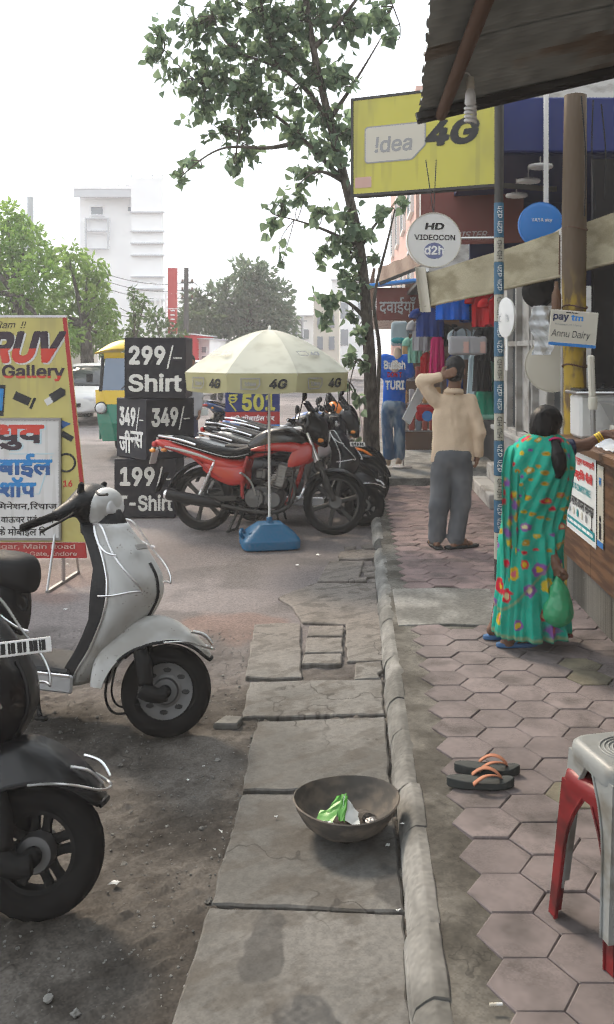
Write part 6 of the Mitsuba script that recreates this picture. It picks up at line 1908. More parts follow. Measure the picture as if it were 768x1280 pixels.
# stacked plastic stools
def stool(seat_r=.135, foot=.165, h=.46):
    k = Kit()

    def sq(r, z, n=40, e=.32):
        t = np.arange(n) * 2 * PI / n
        return np.c_[r * np.sign(np.cos(t)) * np.abs(np.cos(t)) ** e, r * np.sign(np.sin(t)) * np.abs(np.sin(t)) ** e, t * 0 + z]
    k.add('seat', rings([sq(seat_r + .006, h - .055), sq(seat_r + .008, h - .03), sq(seat_r + .004, h - .012), sq(seat_r - .008, h - .002), sq(seat_r - .02, h), sq(seat_r - .026, h - .004), sq(.02, h - .004)]), 'stool_paint', 50)
    for i in range(7): k.add('seat_ridge', torus(.018 + .0125 * i, .003, (0, 0, h - .003), 'z', 32, 6), 'stool_paint', True)
    for i in range(4):
        A = rot([0, 0, 1], 90 * i)
        # one side: two tapering leg halves joined by an arched apron
        for s in (-1, 1):
            def face(z):
                f = (h - .03 - z) / (h - .03)
                return seat_r + (foot - seat_r) * f
            zs = np.linspace(h - .04, 0, 12)
            pts_o = [np.array([face(z) , s * face(z), z]) for z in zs]
            lw = [np.interp(z, [0, h * .55, h * .72, h - .04], [.042, .05, .075, face(h)]) for z in zs]
            R_ = []
            for z, o, w in zip(zs, pts_o, lw):
                R_.append([(o[0], o[1], z), (o[0], o[1] - s * w, z), (o[0] - .006, o[1] - s * w, z), (o[0] - .006, o[1] - s * .006, z)])
            m = rings(np.array(R_))
            k.add('leg', tf(mk(m.vertices, m.faces if s > 0 else m.faces), R=A), 'stool_paint', False)
            k.add('leg__rib', tf(tube([(face(z) + .002, s * (face(z) - lw_ * .92), z) for z, lw_ in zip(zs, lw)], .004, 6), R=A), 'stool_paint', True)
    return k


pm('stool_grey', lambda p, n, uv: mix(C3((0.23, 0.24, 0.235)), C3((0.145, 0.135, 0.115)), smoothstep(0.4, 0.75, fbm(p.x * 9, p.y * 9, p.z * 14, 4))), 0.45, 0.4)
pm('stool_red', lambda p, n, uv: mix(C3((0.18, 0.012, 0.014)), C3((0.075, 0.01, 0.01)), smoothstep(0.35, 0.7, fbm(p.x * 9, p.y * 9, p.z * 12, 4))), 0.45, 0.4)
so = stool()
sx, sy = .825, 2.80
so.place('plastic_stool', 'red plastic stool underneath the grey one at the lower right edge', 'stool', 'two plastic stools stacked together', M=T().translate([sx - .010, sy + .022, .003]).rotate([0, 0, 1], 20), swap={'stool_paint': 'stool_red'})
so.place('plastic_stool', 'worn grey plastic stool with ringed seat stacked on the red one', 'stool', 'two plastic stools stacked together', M=T().translate([sx, sy, .095]).rotate([0, 0, 1], 13), swap={'stool_paint': 'stool_grey'})

# loose block, scraps and butt
p = gp(297, 909, RZ)
single('loose_stone', tf(prism(np.array([(-.065, -.05), (.05, -.055), (.068, .04), (-.02, .055)]), 0, .035, .006), p + [-.045, 0, .003]), 'kerb_stone', 'small loose grey stone block lying on the dirt beside the flags', 'stone')
scr = [(143, 1105, .030, 'largest white paper scrap on the dirt below the black scooter'), (398, 694, .035, 'white scrap lying by the front wheel of the red motorcycle'), (372, 707, .03, 'flat white scrap on the road right of the umbrella base'), (275, 1040, .018, ''), (235, 975, .014, ''), (255, 958, .012, ''), (83, 706, .035, 'white scrap on the road by the foot of the iron stand'), (82, 762, .022, ''), (345, 1021, .012, ''), (486, 1057, .015, ''), (503, 1030, .014, ''), (498, 1138, .014, ''), (268, 1062, .012, ''), (540, 690, .014, '')]
mat('paper', (0.62, 0.63, 0.62), 0.7)
for i, (px, py, s, lab) in enumerate(scr):
    z = RZ + .014 if px < 262 or py < 720 else (FZ + .008 if px < 492 else .006)
    p = gp(px, py, z)
    rs = np.random.default_rng(100 + i)
    th_ = np.sort(rs.uniform(0, 2 * PI, 7))
    rr_ = s * .75 * rs.uniform(.55, 1.1, 7)
    Q = np.c_[rr_ * np.cos(th_), .8 * rr_ * np.sin(th_), rs.uniform(-.002, .3 * s, 7)]
    vv_ = np.vstack([Q, Q.mean(0)[None] + [0, 0, .12 * s]]) + p
    single('paper_scrap', thick(mk(vv_, [[k_, (k_ + 1) % 7, 7] for k_ in range(7)]), .0008), 'paper', lab or ['', '', '', 'tiny white scrap on the dirt left of the iron bowl', 'tiny scrap on the dirt left of the large flagstone, the nearer one', 'tiny scrap on the dirt left of the large flagstone, the farther one', '', 'small white scrap on the road between scooter and iron stand', 'tiny scrap on the flagstone just left of the iron bowl', 'tiny scrap on the flagstone right below the iron bowl', 'tiny scrap at the kerb right of the iron bowl', 'small scrap by the kerb where two flagstones meet', 'tiny scrap on the dirt beside the second flagstone edge', 'tiny scrap on the pavers left of the man'][i], 'paper scrap', None, smooth=False)
p = gp(618, 1259, .006)
k = Kit()
k.add('filter', tube([p + [-.012, 0, .006], p + [.006, .001, .006]], .004, 8), 'cream')
k.add('paper', tube([p + [.006, .001, .006], p + [.022, .002, .006]], .004, 8), 'paper')
k.place('cigarette_butt', 'cigarette butt lying on the cement beside the pavers', 'cigarette butt')
# pebbles and grit on the verge: nobody could count them
ms = []
rg = np.random.default_rng(33)
ico = trimesh.creation.icosphere(subdivisions=1)
iv, if_ = np.asarray(ico.vertices), np.asarray(ico.faces)
V_, F_, o = [], [], 0
for i in range(3200):
    y = rg.uniform(1.9, 6.2)
    x = rg.uniform(-2.2, -.46) if i % 5 else rg.choice([rg.uniform(.17, .20), rg.uniform(-.48, -.42)])
    s = rg.uniform(.0015, .005) * (1 + (rg.random() > .975) * 1.8)
    v = iv * (s * rg.uniform(.6, 1.3, (len(iv), 1))) * [1, 1, .7] + [x, y, RZ + .008 if x < 0 else FZ - .01]
    V_.append(v); F_.append(if_ + o); o += len(iv)
gk = single('grit', mk(np.vstack(V_), np.vstack(F_)), 'kerb_stone', 'loose grit and pebbles scattered over the dirt verge', 'grit', kind='stuff', smooth=False)
# ------------------------------------------------------------------ auto rickshaw and cars
mat('rick_yellow', (0.62, 0.42, 0.02), 0.4, 0.5)
mat('rick_green', (0.01, 0.16, 0.10), 0.4, 0.5)
mat('wind_glass', (0.10, 0.14, 0.20), 0.12, 0.8)
k = Kit()
wheel(k, 'front_wheel', np.array([0, 0, .2]), .2, .05, 5, 'dull_steel')
for s in (-1, 1): wheel(k, 'rear_wheel', np.array([-1.9, s * .52, .2]), .2, .05, 5, 'dull_steel')
k.add('nose', rings([[(.12, -.30, .34), (.12, .30, .34), (-.25, .55, .30), (-.25, -.55, .30)], [(.20, -.34, .62), (.20, .34, .62), (-.22, .62, .60), (-.22, -.62, .60)], [(.14, -.42, .92), (.14, .42, .92), (-.16, .64, .92), (-.16, -.64, .92)]]), 'rick_green', False)
k.add('front_band', rings([[(.145, -.43, .92), (.145, .43, .92), (-.16, .645, .92), (-.16, -.645, .92)], [(.11, -.50, 1.14), (.11, .50, 1.14), (-.14, .65, 1.14), (-.14, -.65, 1.14)]]), 'rick_yellow', False)
k.add('windscreen', rings([[(.11, -.50, 1.14), (.11, .50, 1.14), (.09, .50, 1.14), (.09, -.50, 1.14)], [(-.08, -.48, 1.66), (-.08, .48, 1.66), (-.10, .48, 1.66), (-.10, -.48, 1.66)]]), 'wind_glass', False)
for s in (-1, 1):
    k.add('pillar', tube([(.09, s * .53, 1.13), (-.10, s * .52, 1.68)], .028, 8), 'black_plastic')
    k.add('headlamp', tf(lathe([(0, 0), (.085, 0), (.09, .05), (.06, .09), (0, .1)], 20, 'x'), (.06, s * .52, .86)), 'lens_clear')
    k.add('headlamp__bezel', tf(lathe([(.075, -.02), (.10, -.02), (.10, .06), (.075, .06), (.075, -.02)], 20, 'x'), (.06, s * .52, .86)), 'dark_metal')
    k.add('mirror', box(.03, .10, .14, (.10, s * .70, 1.34), .01), 'black_plastic')
    k.add('side_panel', box(1.5, .03, .55, (-1.25, s * .63, .58), .01), 'rick_green')
    k.add('rear_pillar', box(.06, .04, .8, (-1.2, s * .62, 1.25)), 'black_plastic')
k.add('canopy_rim', rings([[(-.08, -.5, 1.64), (-.08, .5, 1.64), (-.14, .5, 1.64), (-.14, -.5, 1.64)], [(-.04, -.5, 1.74), (-.04, .5, 1.74), (-.16, .5, 1.74), (-.16, -.5, 1.74)]]), 'rick_yellow', False)
k.add('canopy', thick(grid(lambda u, v: (-.06 - 2.1 * u, .64 * v, 1.72 + .22 * (1 - np.abs(v) ** 3.0) * np.sin(np.clip(u * 9 + .35, 0, PI / 2)) - .9 * np.clip(u - .92, 0, 1)), np.linspace(0, 1, 24), np.linspace(-1, 1, 17)), .02), 'rick_yellow', True)
k.add('seat', box(.5, 1.1, .5, (-1.5, 0, .65), .05), 'black_matt')
k.add('rear_body', box(.35, 1.24, .9, (-2.1, 0, .75), .05), 'rick_green')
k.add('mudguard', arc_guard(np.array([0, 0, .2]), .27, .09, 10, 170, .02), 'rick_green', 40)
k.add('wiper', tube([(.115, -.2, 1.16), (.03, .05, 1.42)], .008, 6), 'black_plastic')
k.add('number_plate', box(.01, .34, .09, (.165, .05, 1.03)), 'text_white')
k.place('auto_rickshaw', 'yellow and green three wheeled auto rickshaw partly hidden by the price boxes', 'auto rickshaw', M=T().translate([-3.62, 15.9, RZ]).rotate([0, 0, 1], -84).scale(1.04))


def car():
    k = Kit()
    for nm, x in (('front_wheel', .0), ('rear_wheel', -2.45)):
        for s in (-1, 1): wheel(k, nm, np.array([x, s * .70, .3]), .3, .085, 5, 'dull_steel', disc=False)
    k.add('body', loft([(.75, .50, .55, .14, 3.5), (.65, .55, .74, .24, 4), (.1, .60, .80, .30, 4.5), (-.5, .63, .82, .33, 5), (-2.0, .64, .82, .34, 5), (-2.9, .64, .78, .32, 4.5), (-3.2, .60, .65, .24, 3.5)], 32), 'car_paint', 50)
    k.add('cabin', loft([(-.35, 1.0, .60, .06, 3), (-.75, 1.14, .64, .24, 3.5), (-1.2, 1.2, .65, .30, 4), (-2.2, 1.2, .65, .30, 4), (-2.9, 1.10, .60, .18, 3.5), (-3.1, 1.0, .55, .06, 3)], 28), 'glass_dark', 50)
    k.add('roof', loft([(-.95, 1.44, .50, .03, 3), (-1.3, 1.485, .58, .04, 4), (-2.2, 1.485, .58, .04, 4), (-2.6, 1.43, .5, .03, 3)], 24), 'car_paint', 50)
    for s in (-1, 1):
        k.add('headlamp', tf(loft([(-.1, 0, .03, .05, 2.5), (0, 0, .16, .08, 2.8), (.06, 0, .1, .05, 2.5)], 16), (.68, s * .52, .66)), 'lens_clear', 50)
        k.add('tail_lamp', box(.06, .18, .3, (-3.17, s * .58, .78), .02), 'lens_red')
        for x in (-.62, -1.65, -2.55): k.add('pillar', box(.06, .03, .5, (x, s * .635, 1.14)), 'car_paint')
        k.add('mirror', box(.08, .14, .11, (-.55, s * .90, .98), .03), 'car_paint')
    k.add('grille', box(.04, .7, .10, (.75, 0, .52), .01), 'black_plastic')
    k.add('number_plate', box(.02, .5, .11, (-3.21, 0, .62)), 'text_white')
    return k


CK_ = car()
for x, Y, a, mt, lab in ((-6.9, 24.0, -95, 'white_paint', 'white hatchback behind the right edge of the yellow board'), (-8.3, 21.5, -92, 'silver_paint', 'silver hatchback mostly hidden behind the yellow board'), (-5.5, 33, -88, 'white_paint', 'small distant white car further up the road')):
    CK_.place('car', lab, 'car', M=T().translate([x, Y, RZ]).rotate([0, 0, 1], a), swap={'car_paint': mt})
# ------------------------------------------------------------------ people
mat('skin_man', (0.20, 0.105, 0.065), 0.55, 0.4)
mat('skin_woman', (0.135, 0.068, 0.042), 0.55, 0.4)
mat('hair_black', (0.006, 0.005, 0.005), 0.5, 0.2)
mat('hair_grey', (0.02, 0.018, 0.018), 0.6, 0.3)
mat('eye_white', (0.5, 0.48, 0.45), 0.3)


def hand_prims(w, d, n, curl=.5, L=.175, thumb=1):
    """Palm and five fingers from the wrist w along d; n = direction the palm faces; thumb = side (+1 along d x n)."""
    d = np.asarray(d, float) / np.linalg.norm(d)
    n = np.asarray(n, float) - np.dot(n, d) * d
    n /= np.linalg.norm(n)
    x = np.cross(d, n) * thumb
    w = np.asarray(w, float)
    fs = [rc(w, w + d * .03, .024, .026)]
    for o in (-.026, -.009, .009, .026): fs.append(rc(w + d * .02 + x * o * .6, w + d * L * .48 + x * o, .014, .0125))
    for j, (o, l) in enumerate(((.030, .068), (.010, .078), (-.010, .072), (-.030, .055))):
        p = w + d * L * .5 + x * o
        a = curl * .5
        for s in range(3):
            q = p + (d * math.cos(a) + n * math.sin(a)) * l * (.45, .32, .25)[s]
            fs.append(rc(p, q, .0085 - .0008 * s, .0080 - .0008 * s))
            p = q
            a += curl * .9
    p = w + d * L * .18 + x * .028
    q = p + (d * .55 + x * .75 + n * .25) * .042
    r = q + (d * .85 + x * .2 + n * .5) * .034
    fs += [rc(p, q, .012, .0105), rc(q, r, .010, .0085)]
    return fs


def head_prims(c, R, s=1.0):
    """Head with face looking along R[:, 0], up along R[:, 2]."""
    P = lambda x, y, z: np.asarray(c) + R @ (np.array([x, y, z]) * s)
    fs = [el(P(-.012, 0, .03), np.array([.098, .076, .092]) * s, R), el(P(.02, 0, -.035), np.array([.07, .062, .08]) * s, R), rc(P(.055, 0, -.085), P(.04, 0, -.08), .028 * s)]
    fs += [rc(P(.088, 0, .01), P(.105, 0, -.025), .010 * s, .015 * s), el(P(.085, 0, -.062), np.array([.016, .026, .010]) * s, R), rc(P(.078, -.032, .022), P(.078, .032, .022), .016 * s)]
    for q in (-1, 1): fs.append(el(P(-.008, q * .078, -.012), np.array([.022, .010, .032]) * s, R))
    return fs, P


def folds(m, amp, f, seed, stretch=(1, 1, 1)):
    v = np.asarray(m.vertices)
    n = meshkit.arrays(m, True)[2]
    d = (vn(v * np.asarray(stretch), f, seed, 3) - .5) * 2
    d = d * np.abs(d) ** .2
    return mk(v + n * (amp * d)[:, None], m.faces)


def bounds(ps, pad=.14):
    ps = np.array(ps)
    return ps.min(0) - pad, ps.max(0) + pad


# the man: seen from behind, left hand on the back of his head
Ym = 8.35
q = lambda px, py, dy=0.0: at(px, py, Ym) + [0, dy, 0]
headc = q(570, 463)
Rh = rot([0, 0, 1], 72) @ rot([0, 1, 0], 8)
hp, HP = head_prims(headc, Rh, 1.0)
neck = q(567, 490)
shL, shR = q(543, 499), q(588, 500)
hip = q(565, 583)
elL, wrL = q(528, 476, -.02), q(549, 471, -.09)
elR, wrR = q(600, 541, -.03), q(598, 567, .02)
knL, anL = q(549, 632, -.015), q(546, 675)
knR, anR = q(577, 630, .015), q(570, 676, -.02)
skin = hp + [rc(neck - [0, 0, .03], headc - [0, 0, .05], .058, .054), rc(neck - [0, 0, .05], q(565, 540), .06, .075), rc(shL + [.03, 0, -.01], shR - [.03, 0, 0], .045), rc(q(565, 540), hip, .075, .08),
             rc(shL, elL, .046, .038), rc(elL, wrL, .036, .026), rc(shR, elR, .046, .038), rc(elR, wrR, .037, .026), rc(q(553, 590), knL, .06, .045), rc(knL, anL, .044, .034), rc(q(577, 590), knR, .06, .045), rc(knR, anR, .044, .034),
             rc(anL, anL + [-.02, .10, -.035], .034, .026), rc(anR, anR + [.13, .05, -.035], .034, .026), rc(anL, anL + [0, -.03, -.03], .034, .03), rc(anR, anR + [-.02, -.02, -.03], .034, .03)]
skin += hand_prims(wrL, q(564, 465, -.13) - wrL, (0.1, 1, -.1), .25, .165, 1) + hand_prims(wrR, (-.1, .05, -1), (-1, .2, 0), .9, .175, 1)
lo, hi = bounds([headc, elL, wrR, anL, anR, hip, headc + [0, 0, .06]], .19)
lo[2] = -.01
k = Kit()
k.add('body', nets(union(skin, .016), lo, hi, .0085), 'skin_man', True)
hair = lambda p: np.maximum(union([el(HP(-.016, 0, .036), (.106, .084, .096), Rh), el(HP(-.045, 0, -.045), (.078, .08, .062), Rh)], .03)(p), -(((p - HP(.052, 0, .03)) @ Rh) @ np.array([-.75, 0, .65]) + .01))
k.add('hair', folds(nets(hair, headc - .16, headc + .16, .008), .004, 40, 3), 'hair_grey', True)
for s in (-1, 1): k.add('eye', tf(trimesh.creation.icosphere(subdivisions=2, radius=.011), HP(.081, s * .031, .0)), 'eye_white')
shirt = [rc(shL + [.03, 0, -.015], shR - [.03, 0, .015], .062), rc(q(566, 508), q(566, 545), .100, .100), rc(q(551, 520), q(552, 575), .075, .085), rc(q(581, 520), q(580, 575), .075, .085), rc(q(566, 545), q(565, 572), .105, .112), rc(neck - [0, 0, .035], neck + [0, 0, .005], .072, .066)]
flat = union(shirt, .05)


def torso(p):
    pp = p.copy()
    pp[..., 1] = Ym + (p[..., 1] - Ym) / .78
    return flat(pp) * .85


sl_ = [rc(shL, elL, .068, .058), rc(elL, wrL - (wrL - elL) * .05, .056, .046), rc(shR, elR, .062, .052), rc(elR, wrR - (wrR - elR) * .05, .05, .043)]
sh_fn = lambda p: np.maximum(union([torso] + sl_, .022)(p), q(566, 577)[2] + .012 * np.sin((p[..., 0]) * 14) - p[..., 2])
lo, hi = bounds([shL, shR, elL, wrL, elR, wrR, hip], .14)
hi[2] = 1.6
m = nets(sh_fn, lo, hi, .011)
pm('shirt_beige', lambda p, n, uv: mix(C3((0.62, 0.485, 0.35)), C3((0.54, 0.41, 0.285)), smoothstep(0.45, 0.75, fbm(p.x * 5, p.y * 5, p.z * 5, 3))) * (0.94 + 0.12 * noise(p.x * 260, p.y * 260, p.z * 260)), 0.85, 0.15)
m = folds(m, .022, 9, 5, (1, 1, .45))
m = folds(m, .007, 22, 6, (1, 1, .6))
k.add('shirt', m, 'shirt_beige', True)
k.add('shirt__collar', folds(tf(torus(.072, .017, (0, 0, 0), 'z', 36, 10, 1.5), neck + [.002, -.004, -.002], rx=-12), .003, 30, 2), 'shirt_beige', True)
for nm, p0, d in (('shirt__cuff', wrR - (wrR - elR) * .06, wrR - elR),):
    u_ = d / np.linalg.norm(d)
    k.add(nm, tube([p0 - u_ * .03, p0 - u_ * .028, p0 + u_ * .03, p0 + u_ * .032], [.046, .051, .052, .046], 16), 'shirt_beige', True)
pm('trouser_grey', lambda p, n, uv: mix(C3((0.10, 0.105, 0.115)), C3((0.16, 0.165, 0.175)), smoothstep(0.3, 0.7, fbm(p.x * 6, p.y * 6, p.z * 4, 3))), 0.9, 0.1)
tr = [rc(q(560, 572), q(572, 572), .135), rc(q(553, 588), knL, .105, .08), rc(knL, anL + [0, 0, .03], .08, .075), rc(q(577, 588), knR, .105, .08), rc(knR, anR + [0, 0, .03], .08, .075)]
tfn = union(tr, .04)


def trous(p):
    pp = p.copy()
    pp[..., 1] = Ym + (p[..., 1] - Ym) / .85
    return np.maximum(np.maximum(tfn(pp) * .9, .035 - p[..., 2]), p[..., 2] - .86)


lo, hi = bounds([q(560, 572), knL, knR, anL, anR], .15)
lo[2] = 0
m = folds(folds(nets(trous, lo, hi, .010), .014, 8, 9, (1, 1, .45)), .006, 22, 11, (1, 1, .9))
k.add('trousers', m, 'trouser_grey', True)
for i, (an, dr_) in enumerate(((anL, (-.02, .10)), (anR, (.13, .05)))):
    d = np.array([dr_[0], dr_[1], 0]); d /= np.linalg.norm(d)
    c0 = np.array([an[0], an[1], 0])
    a = c0 - d * .07; b_ = c0 + d * .19
    s_ = nets(lambda p: np.maximum(union([rc([a[0], a[1], .014], (a + b_) / 2 + [0, 0, .014], .04, .044), rc((a + b_) / 2 + [0, 0, .014], [b_[0], b_[1], .014], .044, .034)], .02)(p), np.maximum(.003 - p[..., 2], p[..., 2] - .026)), np.minimum(a, b_) - .07, np.maximum(a, b_) + .07, .008)
    p_ = k.add('sandal', s_, 'text_black', 40)
    x_ = np.cross(d, [0, 0, 1])
    mid = c0 + d * .10
    k.add(p_ + '__strap', tube(spline([mid + x_ * .045 + [0, 0, .02], mid + x_ * .025 + [0, 0, .062], mid - x_ * .025 + [0, 0, .062], mid - x_ * .045 + [0, 0, .02]], 14), .014, 8, flat=.35), 'wood_dark', True)
k.place('person', 'man seen from behind in a beige shirt with one hand behind his head', 'person')
wh = wrR + [-.04, -.02, -.12]
single('cigarette', tube([wh, wh + [-.05, -.02, -.03]], .004, 8), 'paper', 'short white cigarette held in the lowered hand of the man', 'cigarette')

# the woman in the printed sari
Yw = 5.6
q = lambda px, py, dy=0.0: at(px, py, Yw) + [0, dy, 0]
headc = q(686, 533, .02) + [0, 0, .0]
Rh = rot([0, 0, 1], 40) @ rot([0, 1, 0], 6)
hp, HP = head_prims(headc + [0, 0, .0], Rh, .92)
neck = q(682, 560)
shL, shR = q(652, 570, -.02), q(706, 562, .04)
elR, wrR = q(737, 557, .06), q(757, 545, .06)
elL, wrL = q(674, 645, -.05), q(687, 694, -.172)
anL, anR = q(634, 799, -.05), q(622, 791, .10)
skin = hp + [rc(neck - [0, 0, .03], headc - [0, 0, .05], .05, .046), rc(neck - [0, 0, .06], q(672, 620), .075, .11), rc(shL, shR, .045), rc(q(672, 620), q(668, 680), .11, .14),
             rc(shR, elR, .040, .034), rc(elR, wrR, .033, .023), rc(shL, elL, .040, .034), rc(elL, wrL, .033, .023), rc(q(655, 690), q(645, 745), .07, .05), rc(q(645, 745), anL, .05, .032), rc(q(655, 690, .06), q(634, 740, .08), .07, .05), rc(q(634, 740, .08), anR, .05, .032),
             rc(anL, anL + [.10, .02, -.02], .032, .026), rc(anL, anL + [-.02, 0, -.015], .032, .03), rc(anL + [.10, .02, -.02], anL + [.16, .03, -.028], .028, .018), rc(anR, anR + [.10, .02, -.02], .032, .026), rc(anR, anR + [-.02, 0, -.015], .032, .03), rc(anR + [.10, .02, -.02], anR + [.16, .03, -.028], .028, .018)]
skin += hand_prims(wrR, (1, .15, .15), (0, .2, -1), .3, .165, -1) + hand_prims(wrL, (.15, .02, -1), (.9, .3, 0), 1.3, .15, 1)
lo, hi = bounds([headc, shL, wrR + [.1, 0, 0], anL, anR, wrL], .16)
lo[2] = .0
k = Kit()
k.add('body', nets(union(skin, .016), lo, hi, .0075), 'skin_woman', True)
for s in (-1, 1): k.add('eye', tf(trimesh.creation.icosphere(subdivisions=2, radius=.010), HP(.083, s * .031, .0)), 'eye_white')
bun = [el(HP(-.016, 0, .03), (.104, .086, .098), Rh), el(HP(-.05, 0, -.03), (.07, .078, .07), Rh)]
hair = lambda p: np.maximum(union(bun, .03)(p), -(((p - HP(.05, 0, .03)) @ Rh) @ np.array([-.8, 0, .6]) + .012))
m = nets(hair, headc - .17, headc + .17, .008)
k.add('hair', folds(folds(m, .004, 30, 3, (1, 1, .35)), .003, 85, 4, (1, 1, .2)), 'hair_black', True)
tl = [q(690, 548, -.085), q(690, 556, -.125), q(691, 566, -.155), q(692, 580, -.168), q(690, 593, -.165)]
k.add('hair__tail', folds(stube(tl, [.026, .03, .044, .04, .018], 24, 16), .003, 40, 5, (1, 1, .3)), 'hair_black', True)
k.add('hair__band', tf(torus(.034, .0065, (0, 0, 0), 'z', 26, 8), q(690, 549.5, -.095), rx=-35), 'cloth_pink', True)

# sari: stacked outlines with pleats, plus the end drawn over the shoulder
lev = [(1.255, 676, 686, .04, .03), (1.235, 662, 697, .07, .0), (1.205, 651, 706, .095, 0), (1.16, 643, 711, .12, -.01), (1.05, 637, 714, .14, -.02), (.90, 632, 711, .145, -.01), (.75, 630, 706, .15, 0), (.60, 629, 704, .165, 0), (.45, 628, 703, .165, 0), (.30, 625, 704, .17, 0), (.17, 618, 710, .195, 0), (.085, 616, 712, .205, 0), (.068, 616.5, 711.5, .20, 0)]
L_ = np.array(lev)
zz = np.r_[np.linspace(1.255, 1.16, 16)[:-1], np.linspace(1.16, .068, 150)]
from scipy.interpolate import PchipInterpolator
I_ = PchipInterpolator(-L_[:, 0], L_[:, 1:])(-zz)
NT = 210
th = np.arange(NT) * 2 * PI / NT
RR = []
for z, (xl, xr, b_, dy) in zip(zz, I_):
    s_ = Yw / FOC
    cx, a_ = ((xl + xr) / 2 - 440) * s_, (xr - xl) / 2 * s_ * .95
    f = np.clip((1.15 - z) / .5, 0, 1)
    low = np.clip((.6 - z) / .5, 0, 1)
    ph = th * 13 + 2.2 * np.sin(z * 3 + th) + 3 * z
    pl = .010 * f * np.sin(ph + np.sin(th * 5) * 1.5) + .013 * low * (np.sin(th * 15 + 1.5 * np.sin(z * 5)) + .6 * np.sin(th * 29 + 4 * z)) + .008 * np.sin(th * 6 - 8 * z)
    # bands of cloth drawn diagonally from the shoulder to the hip
    diag = np.sin((np.cos(th - 3.6) * .9 + z * 1.25) * 26) * .009 * np.clip((z - .55) / .2, 0, 1) * np.clip((1.2 - z) / .08, 0, 1)
    step = .016 / (1 + np.exp(-(z - (.47 + .25 * np.cos(th - .2))) / .012))
    r = 1 + (pl + diag + step) / .18
    e = 2 / 2.3
    RR.append(np.c_[cx + a_ * r * np.sign(np.cos(th)) * np.abs(np.cos(th)) ** e, Yw + dy + b_ * r * np.sign(np.sin(th)) * np.abs(np.sin(th)) ** e, th * 0 + z])
RR = np.array(RR)
m = rings(RR)
v = np.asarray(m.vertices)
n_ = meshkit.arrays(m, True)[2]
v2 = v + n_ * ((vn(v * [1, 1, .45], 16, 8, 3) - .5) * .016)[:, None]
# print: blossoms placed over the cloth
rg = np.random.default_rng(11)
nz = len(zz)
uv_ = np.zeros((len(v), 2))
grid_u = np.repeat(np.arange(nz), NT)
circ = np.cumsum(np.r_[0, np.linalg.norm(np.diff(RR, axis=0), axis=2).mean(1)])
Tt = np.tile(th, nz) * .21
S__ = np.repeat(circ, NT)
uvq = np.c_[Tt, S__]
base = np.array([.022, .33, .235])
colr = np.tile(base, (len(v), 1))
colr[:len(uvq)] *= (.85 + .35 * vn(np.c_[uvq, uvq[:, 0] * 0], 14, 3)[:, None])
pal = dict(red=(.50, .02, .04), yel=(.52, .38, .02), must=(.40, .24, .02), pur=(.20, .08, .30), cream=(.52, .50, .26), pink=(.55, .12, .16))
pts = []
for i in range(900):
    p = np.array([rg.uniform(0, 2 * PI * .21), rg.uniform(.02, 1.22)])
    low = p[1] > .78
    r = rg.uniform(.026, .046) if low else rg.uniform(.013, .024) * (1.8 if rg.random() > .8 else 1)
    if all(min(abs(p[0] - o[0][0]), 2 * PI * .21 - abs(p[0] - o[0][0])) ** 2 + (p[1] - o[0][1]) ** 2 > (r + o[1] + (.020 if low else .014)) ** 2 for o in pts): pts.append((p, r, low))
wob = vn(np.c_[uvq, uvq[:, 0] * 0 + 3], 45, 6, 2) - .5
for p, r, low in pts:
    du = np.abs(uvq[:, 0] - p[0]); du = np.minimum(du, 2 * PI * .21 - du)
    ex = rg.uniform(.75, 1.1)
    dd = np.hypot(du / (1.25 if not low else 1.0), (uvq[:, 1] - p[1]) / (.75 if not low else 1)) * ex + wob * r * .7
    names = ['red', 'yel', 'pur', 'cream', 'red', 'pur'] if low else ['must', 'must', 'yel', 'red', 'must', 'pur', 'must']
    nm = names[rg.integers(0, len(names))]
    inn = pal[['yel', 'pink', 'cream'][rg.integers(0, 3)]] if (low or r > .02) else (np.array(pal[nm]) * .55)
    w1 = np.clip((r - dd) / .004, 0, 1)[:, None]
    w2 = np.clip((r * .5 - dd) / .004, 0, 1)[:, None]
    cN = np.array(pal[nm])
    if nm == 'yel' and not low: cN = np.array(pal['yel'])
    colr[:len(uvq)] = colr[:len(uvq)] * (1 - w1) + cN * w1
    colr[:len(uvq)] = colr[:len(uvq)] * (1 - w2) + np.asarray(inn) * w2
# woven borders: at the hem and along the drape edge
hem = np.clip(1 - np.abs(zz - .085) / .016, 0, 1)
bw = np.repeat(hem, NT)
de = np.abs(np.repeat(zz, NT) - (.47 + .25 * np.cos(np.tile(th, nz) - .2)))
bw = np.maximum(bw, np.clip(1 - de / .014, 0, 1)) * (.55 + .45 * (np.sin(np.tile(th, nz) * 210) > 0))
bw = np.clip(bw * 1.6, 0, 1)[:, None] * .75
colr[:len(uvq)] = colr[:len(uvq)] * (1 - bw) + np.array([.33, .30, .14]) * bw
k.add('sari', mk(v2, m.faces), 'cloth_vary', True, colr)
# the free end over her left shoulder
pal_pts = [q(652, 556, .05), q(645, 562, -.03), q(640, 590, -.10), q(636, 640, -.12), q(634, 690, -.11), q(632, 730, -.09)]
P = spline(pal_pts, 60)


def palf(u, v):
    i = (u * 59).astype(int)
    b_ = P[i]
    w_ = np.interp(u, [0, .3, 1], [.07, .10, .075])
    return b_[..., 0] + v * w_ + .05 * u, b_[..., 1] - .012 * np.cos(v * 14 + u * 2) - .02 * (1 - v * v), b_[..., 2] + .01 * v


